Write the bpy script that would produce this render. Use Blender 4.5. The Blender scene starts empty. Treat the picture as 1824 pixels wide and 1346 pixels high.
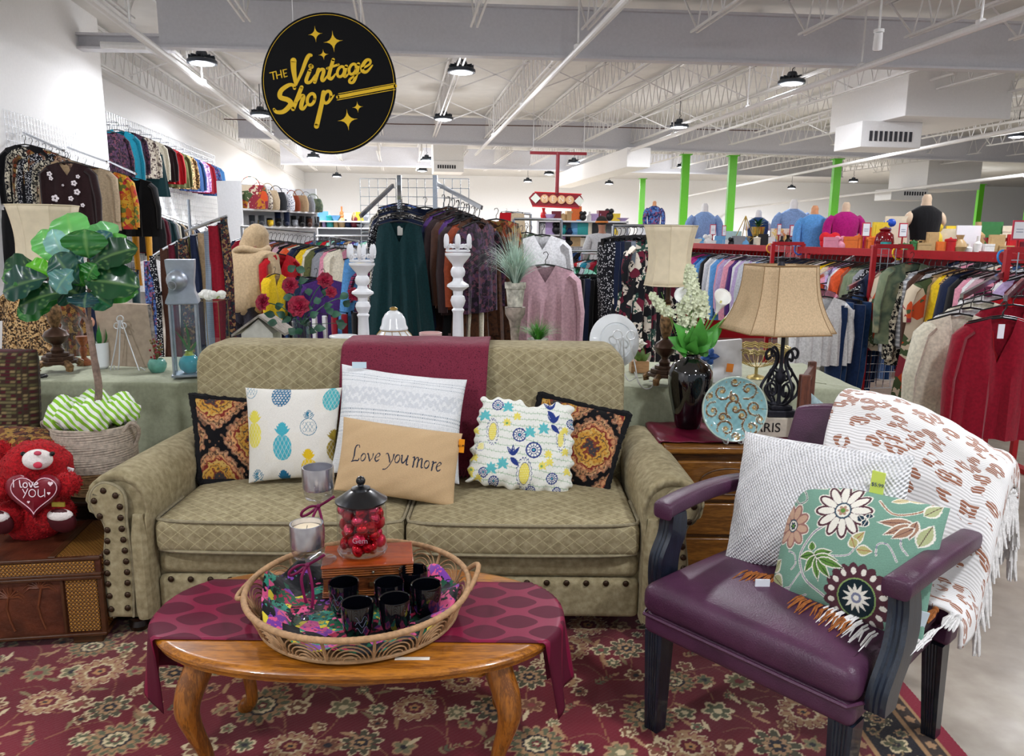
import bpy, bmesh, math, random
import numpy as np
from mathutils import Vector, Matrix
PI=math.pi; RNG=random.Random(7)
SC=bpy.context.scene; COL=SC.collection
# ---------------------------------------------------------------- camera
IW,IH=1824,1346; F=1365.; CH=1.45; PIT=math.radians(10.66); RO=0.01
_c,_s=math.cos(PIT),math.sin(PIT); _f=Vector((0,_c,-_s)); _r=Vector((1,0,0)); _u=Vector((0,_s,_c))
RT=_r*math.cos(RO)+_u*math.sin(RO); UP=_u*math.cos(RO)-_r*math.sin(RO)
CAM=Vector((0,0,CH))
cam=bpy.data.cameras.new('camera'); camo=bpy.data.objects.new('camera',cam); COL.objects.link(camo)
cam.sensor_fit='HORIZONTAL'; cam.sensor_width=36; cam.lens=36*F/IW; cam.clip_end=200; cam.clip_start=.05
m=Matrix((RT,UP,-_f)).transposed().to_4x4(); m.translation=CAM; camo.matrix_world=m; SC.camera=camo
def ray(x,y): return _f+RT*((x-IW/2)/F)-UP*((y-IH/2)/F)
def PY(x,y,Y): d=ray(x,y); return CAM+d*(Y/d.y)
def PZ(x,y,z): d=ray(x,y); return CAM+d*((z-CH)/d.z)
TH=math.radians(8.3); CT,ST=math.cos(TH),math.sin(TH)
def RM(u,v,z=0): return Vector((u*CT-v*ST,u*ST+v*CT,z))       # room frame -> world
def inR(p): return (p.x*CT+p.y*ST,-p.x*ST+p.y*CT,p.z)
def PU(x,y,u): d=ray(x,y); return CAM+d*(u/(d.x*CT+d.y*ST))
def PV(x,y,v): d=ray(x,y); return CAM+d*(v/(-d.x*ST+d.y*CT))
RZ=Matrix.Rotation(TH,3,'Z')
# ---------------------------------------------------------------- view, world
SC.view_settings.view_transform='Standard'; SC.view_settings.look='None'
SC.view_settings.exposure=0.2; SC.view_settings.gamma=1.0; SC.view_settings.use_curve_mapping=False
w=bpy.data.worlds.new('world'); SC.world=w; w.use_nodes=True
w.node_tree.nodes['Background'].inputs[0].default_value=(.80,.88,1,1)
w.node_tree.nodes['Background'].inputs[1].default_value=0.45
LAMP_W=95.0
# ---------------------------------------------------------------- colour + material helpers
def lin(h,a=None):
    if isinstance(h,str):
        h=h.lstrip('#'); c=[int(h[i:i+2],16)/255 for i in (0,2,4)]
    else: c=h
    c=[x/12.92 if x<=.04045 else ((x+.055)/1.055)**2.4 for x in c]
    return tuple(c)+((1,) if a is None else (a,))
_M={}
def nmat(name):
    mt=bpy.data.materials.new(name); mt.use_nodes=True; nt=mt.node_tree
    return mt,nt,nt.nodes['Principled BSDF']
def N(nt,t,**k):
    n=nt.nodes.new(t)
    for a,b in k.items(): setattr(n,a,b)
    return n
def coord(nt,sc=(1,1,1),kind='Object'):
    tc=N(nt,'ShaderNodeTexCoord'); mp=N(nt,'ShaderNodeMapping'); nt.links.new(tc.outputs[kind],mp.inputs[0])
    mp.inputs['Scale'].default_value=sc if not isinstance(sc,(int,float)) else (sc,)*3
    return mp.outputs[0]
def mth(nt,op,a,b=None,c=None):
    n=N(nt,'ShaderNodeMath',operation=op)
    for i,x in enumerate((a,b,c)):
        if x is None: continue
        if isinstance(x,(int,float)): n.inputs[i].default_value=x
        else: nt.links.new(x,n.inputs[i])
    return n.outputs[0]
def mixc(nt,f,a,b):
    n=N(nt,'ShaderNodeMix',data_type='RGBA')
    for s,x in ((n.inputs[0],f),(n.inputs[6],a),(n.inputs[7],b)):
        if isinstance(x,(int,float,tuple)): s.default_value=x
        else: nt.links.new(x,s)
    return n.outputs[2]
def ramp(nt,f,stops,interp='LINEAR'):
    n=N(nt,'ShaderNodeValToRGB'); r=n.color_ramp; r.interpolation=interp
    while len(r.elements)<len(stops): r.elements.new(.5)
    for e,(p,c) in zip(r.elements,stops): e.position=p; e.color=lin(c) if isinstance(c,str) else c
    nt.links.new(f,n.inputs[0]); return n.outputs[0]
def noise(nt,co,s,det=2,out=0):
    n=N(nt,'ShaderNodeTexNoise'); n.inputs['Scale'].default_value=s; n.inputs['Detail'].default_value=det
    nt.links.new(co,n.inputs['Vector']); return n.outputs[out]
def bump(nt,b,h,st=.3,d=.01):
    n=N(nt,'ShaderNodeBump'); n.inputs['Strength'].default_value=st; n.inputs['Distance'].default_value=d
    nt.links.new(h,n.inputs['Height']); nt.links.new(n.outputs[0],b.inputs['Normal']); return n
def setp(b,rough=.6,metal=0,spec=.5,sheen=0,coat=0,trans=0,ior=1.45):
    b.inputs['Roughness'].default_value=rough; b.inputs['Metallic'].default_value=metal
    b.inputs['Specular IOR Level'].default_value=spec; b.inputs['Sheen Weight'].default_value=sheen
    b.inputs['Coat Weight'].default_value=coat; b.inputs['Transmission Weight'].default_value=trans; b.inputs['IOR'].default_value=ior
def plain(h,rough=.5,metal=0,var=.06,sc=30,bs=0,bsc=200,**k):
    key=('p',h,rough,metal,var,sc,bs,bsc,tuple(sorted(k.items())))
    if key in _M: return _M[key]
    mt,nt,b=nmat('m_'+str(h).strip('#')); setp(b,rough,metal,**k); c=lin(h)
    co=coord(nt)
    if var:
        d=tuple(x*(1-var*2.2) for x in c[:3])+(1,); l=tuple(min(1,x*(1+var)) for x in c[:3])+(1,)
        nt.links.new(ramp(nt,noise(nt,co,sc),[(.3,d),(.7,l)]),b.inputs[0])
    else: b.inputs[0].default_value=c
    if bs: bump(nt,b,noise(nt,co,bsc,3),bs,.004)
    _M[key]=mt; return mt
def cloth(h,rough=.9,var=.1,fold=.5,h2=None,**k):       # woven fabric, soft wrinkles
    key=('c',h,rough,var,fold,h2)
    if key in _M: return _M[key]
    mt,nt,b=nmat('cloth_'+str(h).strip('#')); setp(b,rough,0,spec=.2,sheen=.15); c=lin(h); co=coord(nt)
    d=lin(h2) if h2 else tuple(x*(1-var*2.5) for x in c[:3])+(1,)
    nt.links.new(ramp(nt,noise(nt,co,60,4),[(.35,d),(.65,c)]),b.inputs[0])
    bump(nt,b,noise(nt,coord(nt,(14,14,3)),1,3),fold,.02)
    _M[key]=mt; return mt
def printed(cols,sc=40,kind='v',rough=.85):   # patterned cloth: speckled / blotchy / striped prints
    key=('pr',tuple(cols),sc,kind)
    if key in _M: return _M[key]
    mt,nt,b=nmat('print_'+kind+str(len(_M))); setp(b,rough,0,spec=.2,sheen=.1); co=coord(nt)
    st=[((i+.001)/len(cols),c) for i,c in enumerate(cols)]
    if kind=='v':
        v=N(nt,'ShaderNodeTexVoronoi'); v.inputs['Scale'].default_value=sc; nt.links.new(co,v.inputs['Vector'])
        s=N(nt,'ShaderNodeSeparateColor'); nt.links.new(v.outputs['Color'],s.inputs[0])
        f=mth(nt,'ADD',mth(nt,'MULTIPLY',s.outputs[0],.75),mth(nt,'MULTIPLY',noise(nt,co,sc*2.5),.3))
        o=ramp(nt,f,st,'CONSTANT')
    elif kind=='n':
        o=ramp(nt,noise(nt,co,sc,3),[(.3+.4*i/max(1,len(cols)-1),c) for i,c in enumerate(cols)])
    elif kind=='s':
        wv=N(nt,'ShaderNodeTexWave',bands_direction='Z'); wv.inputs['Scale'].default_value=sc; wv.inputs['Distortion'].default_value=.4; nt.links.new(co,wv.inputs['Vector'])
        o=ramp(nt,wv.outputs[1],st,'CONSTANT')
    elif kind=='d':
        v=N(nt,'ShaderNodeTexVoronoi'); v.inputs['Scale'].default_value=sc; nt.links.new(co,v.inputs['Vector'])
        o=ramp(nt,v.outputs['Distance'],[(0,cols[1]),(.33,cols[1]),(.36,cols[0]),(1,cols[0])])
    nt.links.new(o,b.inputs[0]); bump(nt,b,noise(nt,coord(nt,(14,14,3)),1,3),.4,.02)
    _M[key]=mt; return mt
def wood(c1,c2,rough=.35,sc=1.0,axis='X',coat=.2):
    key=('w',c1,c2,rough,sc,axis)
    if key in _M: return _M[key]
    mt,nt,b=nmat('wood_'+c1.strip('#')); setp(b,rough,0,coat=coat)
    s={'X':(1.2,14,14),'Y':(14,1.2,14),'Z':(14,14,1.2)}[axis]; co=coord(nt,tuple(x*sc for x in s))
    n1=noise(nt,co,3,5); n2=noise(nt,co,26,3)
    f=mth(nt,'ADD',mth(nt,'MULTIPLY',n1,.7),mth(nt,'MULTIPLY',n2,.3))
    nt.links.new(ramp(nt,f,[(.33,c1),(.45,c2),(.55,c1),(.68,c2)]),b.inputs[0]); bump(nt,b,n2,.12,.003)
    _M[key]=mt; return mt
def emis(h,st):
    key=('e',h,st)
    if key in _M: return _M[key]
    mt,nt,b=nmat('lit'); b.inputs[0].default_value=lin(h); b.inputs['Emission Color'].default_value=lin(h); b.inputs['Emission Strength'].default_value=st
    _M[key]=mt; return mt
def glass(h='#ffffff',rough=.02,ior=1.45,thin=True):
    key=('g',h,rough,thin)
    if key in _M: return _M[key]
    mt,nt,b=nmat('glass'); 
    if thin:      # thin-walled pane: mostly clear, fresnel reflections
        nt.nodes.remove(b); o=nt.nodes['Material Output']; g=N(nt,'ShaderNodeBsdfGlossy'); g.inputs['Roughness'].default_value=rough
        t=N(nt,'ShaderNodeBsdfTransparent'); t.inputs[0].default_value=lin(h); fr=N(nt,'ShaderNodeLayerWeight'); fr.inputs[0].default_value=.5
        mx=N(nt,'ShaderNodeMixShader'); nt.links.new(mth(nt,'MULTIPLY_ADD',mth(nt,'POWER',fr.outputs[1],3),.75,.05),mx.inputs[0]); nt.links.new(t.outputs[0],mx.inputs[1]); nt.links.new(g.outputs[0],mx.inputs[2]); nt.links.new(mx.outputs[0],o.inputs[0])
    else:
        setp(b,rough,0,trans=1,ior=ior); b.inputs[0].default_value=lin(h)
    _M[key]=mt; return mt
def vmat(rough=.9,bsc=350,bst=.35,spec=.2,sheen=.1,name='painted',coat=0):
    key=('vc',rough,bsc,bst,spec,sheen,coat)
    if key in _M: return _M[key]
    mt,nt,b=nmat(name); setp(b,rough,0,spec=spec,sheen=sheen,coat=coat); a=N(nt,'ShaderNodeAttribute',attribute_name='Col'); co=coord(nt)
    n=noise(nt,co,bsc,3)
    nt.links.new(mixc(nt,mth(nt,'MULTIPLY',mth(nt,'SUBTRACT',n,.3),.35),a.outputs[0],(0,0,0,1)),b.inputs[0])
    if bst: bump(nt,b,n,bst,.003)
    _M[key]=mt; return mt
# ---------------------------------------------------------------- objects
def tag(o,label=None,cat=None,group=None,kind=None):
    if label: o['label']=label
    if cat: o['category']=cat
    if group: o['group']=group
    if kind: o['kind']=kind
    return o
def thing(name,label,cat,loc=(0,0,0),group=None,rotz=0):
    o=bpy.data.objects.new(name,None); o.empty_display_size=.05; COL.objects.link(o); o.location=loc; o.rotation_euler=(0,0,rotz)
    return tag(o,label,cat,group)
def rootloc(p):
    if p is None: return Vector((0,0,0))
    while p.parent: p=p.parent
    return Vector(p.location)
class MB:
    def __init__(s): s.v=[];s.f=[];s.m=[]
    def add(s,vs,fs,mi=0):
        n=len(s.v); s.v.extend([tuple(p) for p in vs]); s.f.extend([tuple(i+n for i in f) for f in fs]); s.m.extend([mi]*len(fs)); return s
    def box(s,x0,x1,y0,y1,z0,z1,mi=0): return s.hexa([(x0,y0,z0),(x1,y0,z0),(x1,y1,z0),(x0,y1,z0),(x0,y0,z1),(x1,y0,z1),(x1,y1,z1),(x0,y1,z1)],mi)
    def hexa(s,v,mi=0): return s.add(v,[(0,3,2,1),(4,5,6,7),(0,1,5,4),(1,2,6,5),(2,3,7,6),(3,0,4,7)],mi)
    def obox(s,c,h,R=None,mi=0):
        R=R or Matrix.Identity(3); c=Vector(c)
        return s.hexa([c+R@Vector((h[0]*a,h[1]*b,h[2]*d)) for d in(-1,1) for a,b in((-1,-1),(1,-1),(1,1),(-1,1))],mi)
    def bar(s,a,b,w,h,mi=0,up=(0,0,1)):
        a,b=Vector(a),Vector(b); d=(b-a).normalized(); sd=d.cross(Vector(up)); 
        if sd.length<1e-4: sd=d.cross(Vector((1,0,0)))
        sd.normalize(); u=sd.cross(d); q=[]
        for p in (a,b): q+= [p-sd*w/2-u*h/2,p+sd*w/2-u*h/2,p+sd*w/2+u*h/2,p-sd*w/2+u*h/2]
        return s.add(q,[(3,2,1,0),(4,5,6,7),(0,1,5,4),(1,2,6,5),(2,3,7,6),(3,0,4,7)],mi)
    def tube(s,pts,r,n=8,closed=False,mi=0,cap=True,flat=1.0):
        pts=[Vector(p) for p in pts]; L=len(pts); rs=r if isinstance(r,(list,tuple)) else [r]*L
        prev=None; vs=[]
        for i,p in enumerate(pts):
            if closed: t=pts[(i+1)%L]-pts[i-1]
            else: t=pts[min(i+1,L-1)]-pts[max(i-1,0)]
            t=t.normalized() if t.length>1e-9 else Vector((0,0,1))
            if prev is None: a=Vector((0,0,1)) if abs(t.z)<.9 else Vector((1,0,0)); x=a.cross(t).normalized()
            else:
                x=prev-t*prev.dot(t); x=x.normalized() if x.length>1e-6 else prev
            prev=x; y=t.cross(x)
            for k in range(n):
                an=2*PI*k/n; vs.append(p+(x*math.cos(an)+y*math.sin(an)*flat)*rs[i])
        fs=[]
        for i in range(L if closed else L-1):
            j=(i+1)%L
            for k in range(n): fs.append((i*n+k,i*n+(k+1)%n,j*n+(k+1)%n,j*n+k))
        if cap and not closed: fs.append(tuple(range(n))[::-1]); fs.append(tuple((L-1)*n+k for k in range(n)))
        return s.add(vs,fs,mi)
    def lathe(s,c,prof,n=24,mi=0,R=None,sx=1,sy=1,fn=None):
        c=Vector(c); vs=[]; idx=[]
        for r,z in prof:
            if r<1e-6: idx.append([len(vs)]*n); p=Vector((0,0,z)); vs.append(c+(R@p if R else p)); continue
            row=[]
            for k in range(n):
                a=2*PI*k/n; rr=r*(fn(a,z) if fn else 1); p=Vector((rr*math.cos(a)*sx,rr*math.sin(a)*sy,z)); row.append(len(vs)); vs.append(c+(R@p if R else p))
            idx.append(row)
        fs=[]
        for a,b in zip(idx,idx[1:]):
            for k in range(n):
                q=[a[k],a[(k+1)%n],b[(k+1)%n],b[k]]; o=[]
                for i in q:
                    if i not in o: o.append(i)
                if len(o)>2: fs.append(tuple(o))
        return s.add(vs,fs,mi)
    def ball(s,c,r,nu=12,nv=8,mi=0,R=None,fn=None):
        r=(r,)*3 if isinstance(r,(int,float)) else r
        pr=[(math.sin(PI*i/nv),-math.cos(PI*i/nv)) for i in range(nv+1)]; pr[0]=(0,-1); pr[-1]=(0,1)
        t=MB(); t.lathe((0,0,0),pr,nu)
        vs=[]
        for x,y,z in t.v:
            k=fn(x,y,z) if fn else 1; p=Vector((x*r[0]*k,y*r[1]*k,z*r[2]*k)); vs.append(Vector(c)+(R@p if R else p))
        return s.add(vs,t.f,mi)
    def grid(s,fn,nu,nv,cu=False,cv=False,mi=0):
        U=nu if cu else nu+1; V=nv if cv else nv+1
        vs=[fn(i/nu,j/nv) for j in range(V) for i in range(U)]
        fs=[(j*U+i,j*U+(i+1)%U,((j+1)%V)*U+(i+1)%U,((j+1)%V)*U+i) for j in range(nv) for i in range(nu)]
        return s.add(vs,fs,mi)
    def prism(s,out,fr,th,mi=0):   # out: 2d outline, fr(a,b)->point, th: thickness vector
        th=Vector(th); n=len(out); a=[Vector(fr(*p)) for p in out]; vs=a+[p+th for p in a]
        return s.add(vs,[tuple(range(n)),tuple(range(2*n-1,n-1,-1))]+[(i+n,(i+1)%n+n,(i+1)%n,i) for i in range(n)],mi)
    def xf(s,Mx):
        s.v=[tuple(Mx@Vector(p)) for p in s.v]; return s
    def mesh(s,name,mats,smooth=35):
        me=bpy.data.meshes.new(name); me.from_pydata(s.v,[],s.f)
        for mt in (mats if isinstance(mats,(list,tuple)) else [mats]): me.materials.append(mt)
        if any(s.m): me.polygons.foreach_set('material_index',s.m)
        if smooth:
            me.polygons.foreach_set('use_smooth',[True]*len(me.polygons)); me.set_sharp_from_angle(angle=math.radians(smooth))
        me.update(); return me
    def build(s,name,mats,parent=None,smooth=35,bev=0,seg=2,origin=None,sub=0,fixn=False):
        o0=rootloc(parent) if parent is not None else Vector(origin or (0,0,0))
        if o0.length>0: s.v=[(p[0]-o0.x,p[1]-o0.y,p[2]-o0.z) for p in s.v]
        me=s.mesh(name,mats,smooth)
        if fixn:
            bm=bmesh.new(); bm.from_mesh(me); bmesh.ops.recalc_face_normals(bm,faces=bm.faces); bm.to_mesh(me); bm.free()
        o=bpy.data.objects.new(name,me); COL.objects.link(o)
        if parent is not None: o.parent=parent
        else: o.location=o0
        if bev:
            md=o.modifiers.new('b','BEVEL'); md.width=bev; md.segments=seg; md.limit_method='ANGLE'
        if sub: md=o.modifiers.new('s','SUBSURF'); md.levels=sub; md.render_levels=sub
        return o
def struct(name,mb,mat,label=None,**k):
    o=mb.build(name,mat,**k); tag(o,label,None,None,'structure'); return o
def link(name,me,loc,rz=0,parent=None,mat=None,sc=None,rot=None):
    o=bpy.data.objects.new(name,me); COL.objects.link(o); o.location=loc; o.rotation_euler=rot if rot else (0,0,rz)
    if parent: o.parent=parent
    if sc: o.scale=sc if not isinstance(sc,(int,float)) else (sc,)*3
    if mat: o.material_slots[0].link='OBJECT'; o.material_slots[0].material=mat
    return o
def copy_tree(o,parent=None):
    c=o.copy(); COL.objects.link(c); c.parent=parent
    for ch in list(o.children): copy_tree(ch,c)
    return c
def smooth_pts(pts,n=6,closed=False):   # catmull-rom
    P=[Vector(p) for p in pts]; L=len(P); out=[]
    for i in range(L if closed else L-1):
        if closed: a,b,c,d=P[i-1],P[i],P[(i+1)%L],P[(i+2)%L]
        else: a,b,c,d=P[max(i-1,0)],P[i],P[i+1],P[min(i+2,L-1)]
        for k in range(n):
            t=k/n; out.append(.5*((2*b)+(c-a)*t+(2*a-5*b+4*c-d)*t*t+(3*b-a-3*c+d)*t**3))
    if not closed: out.append(P[-1])
    return out
def textmesh(body,size,ext=.001,align='CENTER'):
    cu=bpy.data.curves.new('t','FONT'); cu.body=body; cu.size=size; cu.extrude=ext; cu.align_x=align; cu.align_y='CENTER'
    o=bpy.data.objects.new('t',cu); COL.objects.link(o); bpy.context.view_layer.update()
    me=bpy.data.meshes.new_from_object(o.evaluated_get(bpy.context.evaluated_depsgraph_get())); bpy.data.objects.remove(o); bpy.data.curves.remove(cu)
    return me
def write(body,size,loc,parent,mat,rot=(PI/2,0,0),name='lettering',ext=.001):
    me=textmesh(body,size,ext); me.materials.clear(); me.materials.append(mat)
    o=bpy.data.objects.new(name,me); COL.objects.link(o); o.parent=parent; o.location=Vector(loc)-rootloc(parent); o.rotation_euler=rot; return o
# ---------------------------------------------------------------- painting colours on dense meshes
class Canvas:
    def __init__(s,X,Y,base): s.X=X; s.Y=Y; s.c=np.empty((X.size,3)); s.c[:]=lin(base)[:3]
    def put(s,mk,col,a=1.0):
        if mk.any(): s.c[mk]=s.c[mk]*(1-a)+np.array(lin(col)[:3])*a
    def near(s,x0,x1,y0,y1): return np.nonzero((s.X>=x0)&(s.X<=x1)&(s.Y>=y0)&(s.Y<=y1))[0]
    def idx(s,ix,mk,col,a=1.0):
        j=ix[mk]; 
        if j.size: s.c[j]=s.c[j]*(1-a)+np.array(lin(col)[:3])*a
    def ell(s,cx,cy,rx,ry,col,rot=0,rin=0,a=1.0):
        R=max(rx,ry); ix=s.near(cx-R,cx+R,cy-R,cy+R); dx=s.X[ix]-cx; dy=s.Y[ix]-cy
        c_,s_=math.cos(rot),math.sin(rot); q=((dx*c_+dy*s_)/rx)**2+((dy*c_-dx*s_)/ry)**2
        s.idx(ix,(q<=1)&(q>=rin*rin),col,a)
    def star(s,cx,cy,r,n,depth,col,rot=0,asp=1,sharp=1,a=1.0,rin=0):   # petalled disc
        R=r*max(1,asp)*1.05; ix=s.near(cx-R,cx+R,cy-R,cy+R); dx=s.X[ix]-cx; dy=(s.Y[ix]-cy)/asp
        an=np.arctan2(dy,dx)+rot; rr=np.hypot(dx,dy); L=r*(1-depth*(1-np.abs(np.cos(an*n/2))**sharp)); s.idx(ix,(rr<=L)&(rr>=rin*r),col,a)
    def line(s,pts,w,col,a=1.0,sm=0):
        if sm: pts=[(p.x,p.y) for p in smooth_pts([(x,y,0) for x,y in pts],sm)]
        ws=w if isinstance(w,(list,tuple)) else None; W=max(ws) if ws else w; n=len(pts)
        for i,((x0,y0),(x1,y1)) in enumerate(zip(pts,pts[1:])):
            ix=s.near(min(x0,x1)-W,max(x0,x1)+W,min(y0,y1)-W,max(y0,y1)+W)
            if not ix.size: continue
            dx,dy=x1-x0,y1-y0; L=dx*dx+dy*dy+1e-12; t=np.clip(((s.X[ix]-x0)*dx+(s.Y[ix]-y0)*dy)/L,0,1)
            d=np.hypot(s.X[ix]-x0-t*dx,s.Y[ix]-y0-t*dy)
            if ws: q=i/(n-1)*(len(ws)-1); k=int(q); wl=ws[k]+(ws[min(k+1,len(ws)-1)]-ws[k])*(q-k)
            else: wl=w
            s.idx(ix,d<=wl/2,col,a)
    def poly(s,pts,col,a=1.0):
        xs=[p[0] for p in pts]; ys=[p[1] for p in pts]; ix=s.near(min(xs),max(xs),min(ys),max(ys))
        X,Y=s.X[ix],s.Y[ix]; ins=np.zeros(X.size,bool)
        for (x0,y0),(x1,y1) in zip(pts,pts[1:]+pts[:1]):
            if y0==y1: continue
            c=((y0>Y)!=(y1>Y))&(X<(x1-x0)*(Y-y0)/(y1-y0)+x0); ins^=c
        s.idx(ix,ins,col,a)
    def leaf(s,x0,y0,x1,y1,w,col,vein=None,vw=.8):
        dx,dy=x1-x0,y1-y0; L=math.hypot(dx,dy); nx,ny=-dy/L,dx/L; A=[];B=[]
        for i in range(9):
            t=i/8; h=w*math.sin(PI*t**.8)*.5; A.append((x0+dx*t+nx*h,y0+dy*t+ny*h)); B.append((x0+dx*t-nx*h,y0+dy*t-ny*h))
        s.poly(A+B[::-1],col)
        if vein: s.line([(x0,y0),(x1,y1)],vw,vein)
def fast_mesh(name,V,Fq,cols,mats,smooth=True):   # numpy mesh with colour attribute
    me=bpy.data.meshes.new(name); V=np.asarray(V,np.float32); Fq=np.asarray(Fq,np.int32)
    me.vertices.add(len(V)); me.vertices.foreach_set('co',V.ravel()); n=len(Fq)
    me.loops.add(n*4); me.loops.foreach_set('vertex_index',Fq.ravel()); me.polygons.add(n)
    me.polygons.foreach_set('loop_start',np.arange(0,n*4,4,dtype=np.int32)); me.polygons.foreach_set('use_smooth',np.full(n,smooth))
    me.update(calc_edges=True)
    if cols is not None:
        at=me.color_attributes.new('Col','FLOAT_COLOR','POINT'); c4=np.ones((len(V),4),np.float32); c4[:,:3]=cols; at.data.foreach_set('color',c4.ravel())
    for mt in (mats if isinstance(mats,(list,tuple)) else [mats]): me.materials.append(mt)
    me.validate(); return me
def gquads(nu,nv,off=0,flip=False):
    i,j=np.meshgrid(np.arange(nu),np.arange(nv)); a=(j*(nu+1)+i).ravel()+off; q=np.stack([a,a+1,a+nu+2,a+nu+1],1)
    return q[:,::-1] if flip else q
# ================================================================ STRUCTURE
WHITE=plain('#f1f1f1',.7,var=.01); CEIL=plain('#dcdad6',.8,var=.03,sc=3); STEEL=plain('#e4e3e2',.5,var=.02); BEAM=plain('#cfcfd4',.6,var=.02)
def rb(mb,u0,u1,v0,v1,z0,z1,mi=0):
    return mb.hexa([RM(u,v,z) for z in (z0,z1) for u,v in((u0,v0),(u1,v0),(u1,v1),(u0,v1))],mi)
def floor_mat():
    mt,nt,b=nmat('concrete'); setp(b,.35,0,spec=.5); co=coord(nt)
    f=mth(nt,'ADD',mth(nt,'MULTIPLY',noise(nt,co,1.3,6),.6),mth(nt,'MULTIPLY',noise(nt,co,9,6),.4))
    nt.links.new(ramp(nt,f,[(.3,'#7d7265'),(.45,'#958a7c'),(.55,'#a59b8d'),(.7,'#bab2a6')]),b.inputs[0])
    nt.links.new(mth(nt,'MULTIPLY_ADD',noise(nt,co,6,4),.4,.15),b.inputs['Roughness']); return mt
struct('floor',rb(MB(),-7,42,-5,42,-.1,0),floor_mat(),'polished mottled concrete floor of the shop')
DECKZ=4.32
struct('ceiling',rb(MB(),-7,42,-5,42,DECKZ,DECKZ+.1),CEIL,'cream painted metal roof deck')
struct('wall_left',rb(MB(),-4.6,-4.1,-5,12.06,0,DECKZ),WHITE,'near white wall behind the front wire grid of tops')
struct('wall_far_left',rb(MB(),-5.0,-4.6,12.06,40,0,DECKZ),WHITE,'set back white wall with the upper row of hanging jackets')
struct('wall_back',rb(MB(),-7,42,40,40.3,0,DECKZ),WHITE,'white wall at the far end of the shop')
struct('wall_right',rb(MB(),41.7,42,-5,40,0,DECKZ),WHITE,'distant white wall on the right side of the shop')
struct('trim_1',rb(MB(),-4.6,-4.52,12.1,39.9,3.8,3.86),STEEL,'thin ledge running along the top of the left wall')
def beam(name,a,b,z0,z1,lab,d=.16):
    a=Vector(a);b=Vector(b); dr=(b-a).normalized(); n=Vector((-dr.y,dr.x,0)); m=MB()
    for w_,q0,q1 in ((d,z0,z0+.03),(.02,z0+.03,z1-.03),(d,z1-.03,z1)):
        m.hexa([Vector((p.x,p.y,z))+n*k for z in (q0,q1) for p,k in((a,-w_/2),(b,-w_/2),(b,w_/2),(a,w_/2))])
    return struct(name,m,BEAM,lab,smooth=0)
beam('ceiling_beam',PZ(285,86,3.6),PZ(1990,133,3.6),3.6,4.2,'deep white steel beam crossing the ceiling nearest the camera')
beam('ceiling_beam',PZ(425,246,3.6),PZ(1900,292,3.6),3.6,4.25,'second white steel beam crossing behind the round sign')
beam('ceiling_beam',PZ(500,293,3.6),PZ(1500,316,3.6),3.6,4.25,'third and furthest white steel beam below the roof deck')
beam('ceiling_beam',RM(-4.6,11.4,3.62),RM(-2.9,11.2,3.62),3.75,3.95,'short grey steel stub beam at the left wall',.2)
# open-web joists : one object each
def joist(u,v0,v1,lab):
    m=MB(); zt,zb=DECKZ-.06,DECKZ-.55; L=v1-v0
    for s in(-.035,.035):
        m.bar(RM(u+s,v0+.05,zt),RM(u+s,v1-.05,zt),.03,.03); m.bar(RM(u+s,v0+.5,zb),RM(u+s,v1-.5,zb),.022,.022)
    n=int(L/.42); st=(L-1.2)/n
    for i in range(n):
        a=v0+.6+i*st; m.bar(RM(u,a,zb),RM(u,a+st/2,zt),.014,.014); m.bar(RM(u,a+st/2,zt),RM(u,a+st,zb),.014,.014)
    m.bar(RM(u,v0+.6,zb),RM(u,v0+.1,zt),.018,.018); m.bar(RM(u,v1-.6,zb),RM(u,v1-.1,zt),.018,.018)
    o=struct('roof_joist',m,STEEL,lab,smooth=0); o['group']='open web joists under the roof deck'; return o
for k in range(15):
    u=-4.2+k*1.27
    if -3<u<13: joist(u,3,9.9-.09*u,'open web steel joist in front of the nearest beam')
for k in range(16): u=-4.2+k*1.27; joist(u,10.4-.09*u,21.8-.2*u,'open web steel joist between the first and second beams')
for k in range(18): u=-4.4+k*1.27; joist(u,22.6-.2*u,31-.22*u,'open web steel joist between the second and third beams')
m=MB()
for v in (13.2,17.2):
    for k in range(12):
        u=-4.1+k*1.27; m.bar(RM(u,v,DECKZ-.07),RM(u+1.24,v,DECKZ-.54),.018,.018); m.bar(RM(u,v,DECKZ-.54),RM(u+1.24,v,DECKZ-.07),.018,.018)
struct('joist_bridging',m,STEEL,'crossed steel bridging rods between the joists',smooth=0)
# pipes
def pipe(name,pts,r,lab,mat=STEEL,hang=()):
    m=MB().tube(pts,r,10); o=struct(name,m,mat,lab)
    for h in hang:
        p=Vector(h); q=MB().tube([p,(p.x,p.y,DECKZ)],.012,6); q.lathe(p-Vector((0,0,.05)),[(r+.012,0),(r+.012,.05),(.015,.07)],8); o2=q.build('pipe_hanger',mat,o,smooth=35)
    return o
pipe('sprinkler_pipe',[RM(2.03,5,3.5),RM(2.03,21,3.5)],.037,'long white sprinkler pipe running back beside the round sign',hang=[RM(2.03,v,3.55) for v in(9,13,17)])
pipe('sprinkler_pipe',[RM(5.68,5,3.5),RM(5.68,24,3.5)],.04,'long white sprinkler pipe crossing the upper right of the ceiling',hang=[RM(5.68,v,3.55) for v in(7.3,9.3,12.5,16)])
uu=inR(PZ(290,96,3.5))[0]
pipe('sprinkler_pipe',[RM(uu,6,3.5),RM(uu,25,3.5)],.045,'long white sprinkler pipe above the left wall',hang=[RM(uu,v,3.55) for v in(9,12,18)])
pipe('conduit',[PZ(1345,236,3.9),PZ(1700,130,3.9)],.02,'thin white conduit above the right lamps')
pipe('conduit',[PZ(1220,350,3.2),PZ(1900,212,3.2)],.035,'white pipe sloping above the distant green columns')
pipe('conduit',[PZ(1250,378,2.9),PZ(1824,312,2.9)],.04,'lowest white pipe in front of the back wall')
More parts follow.
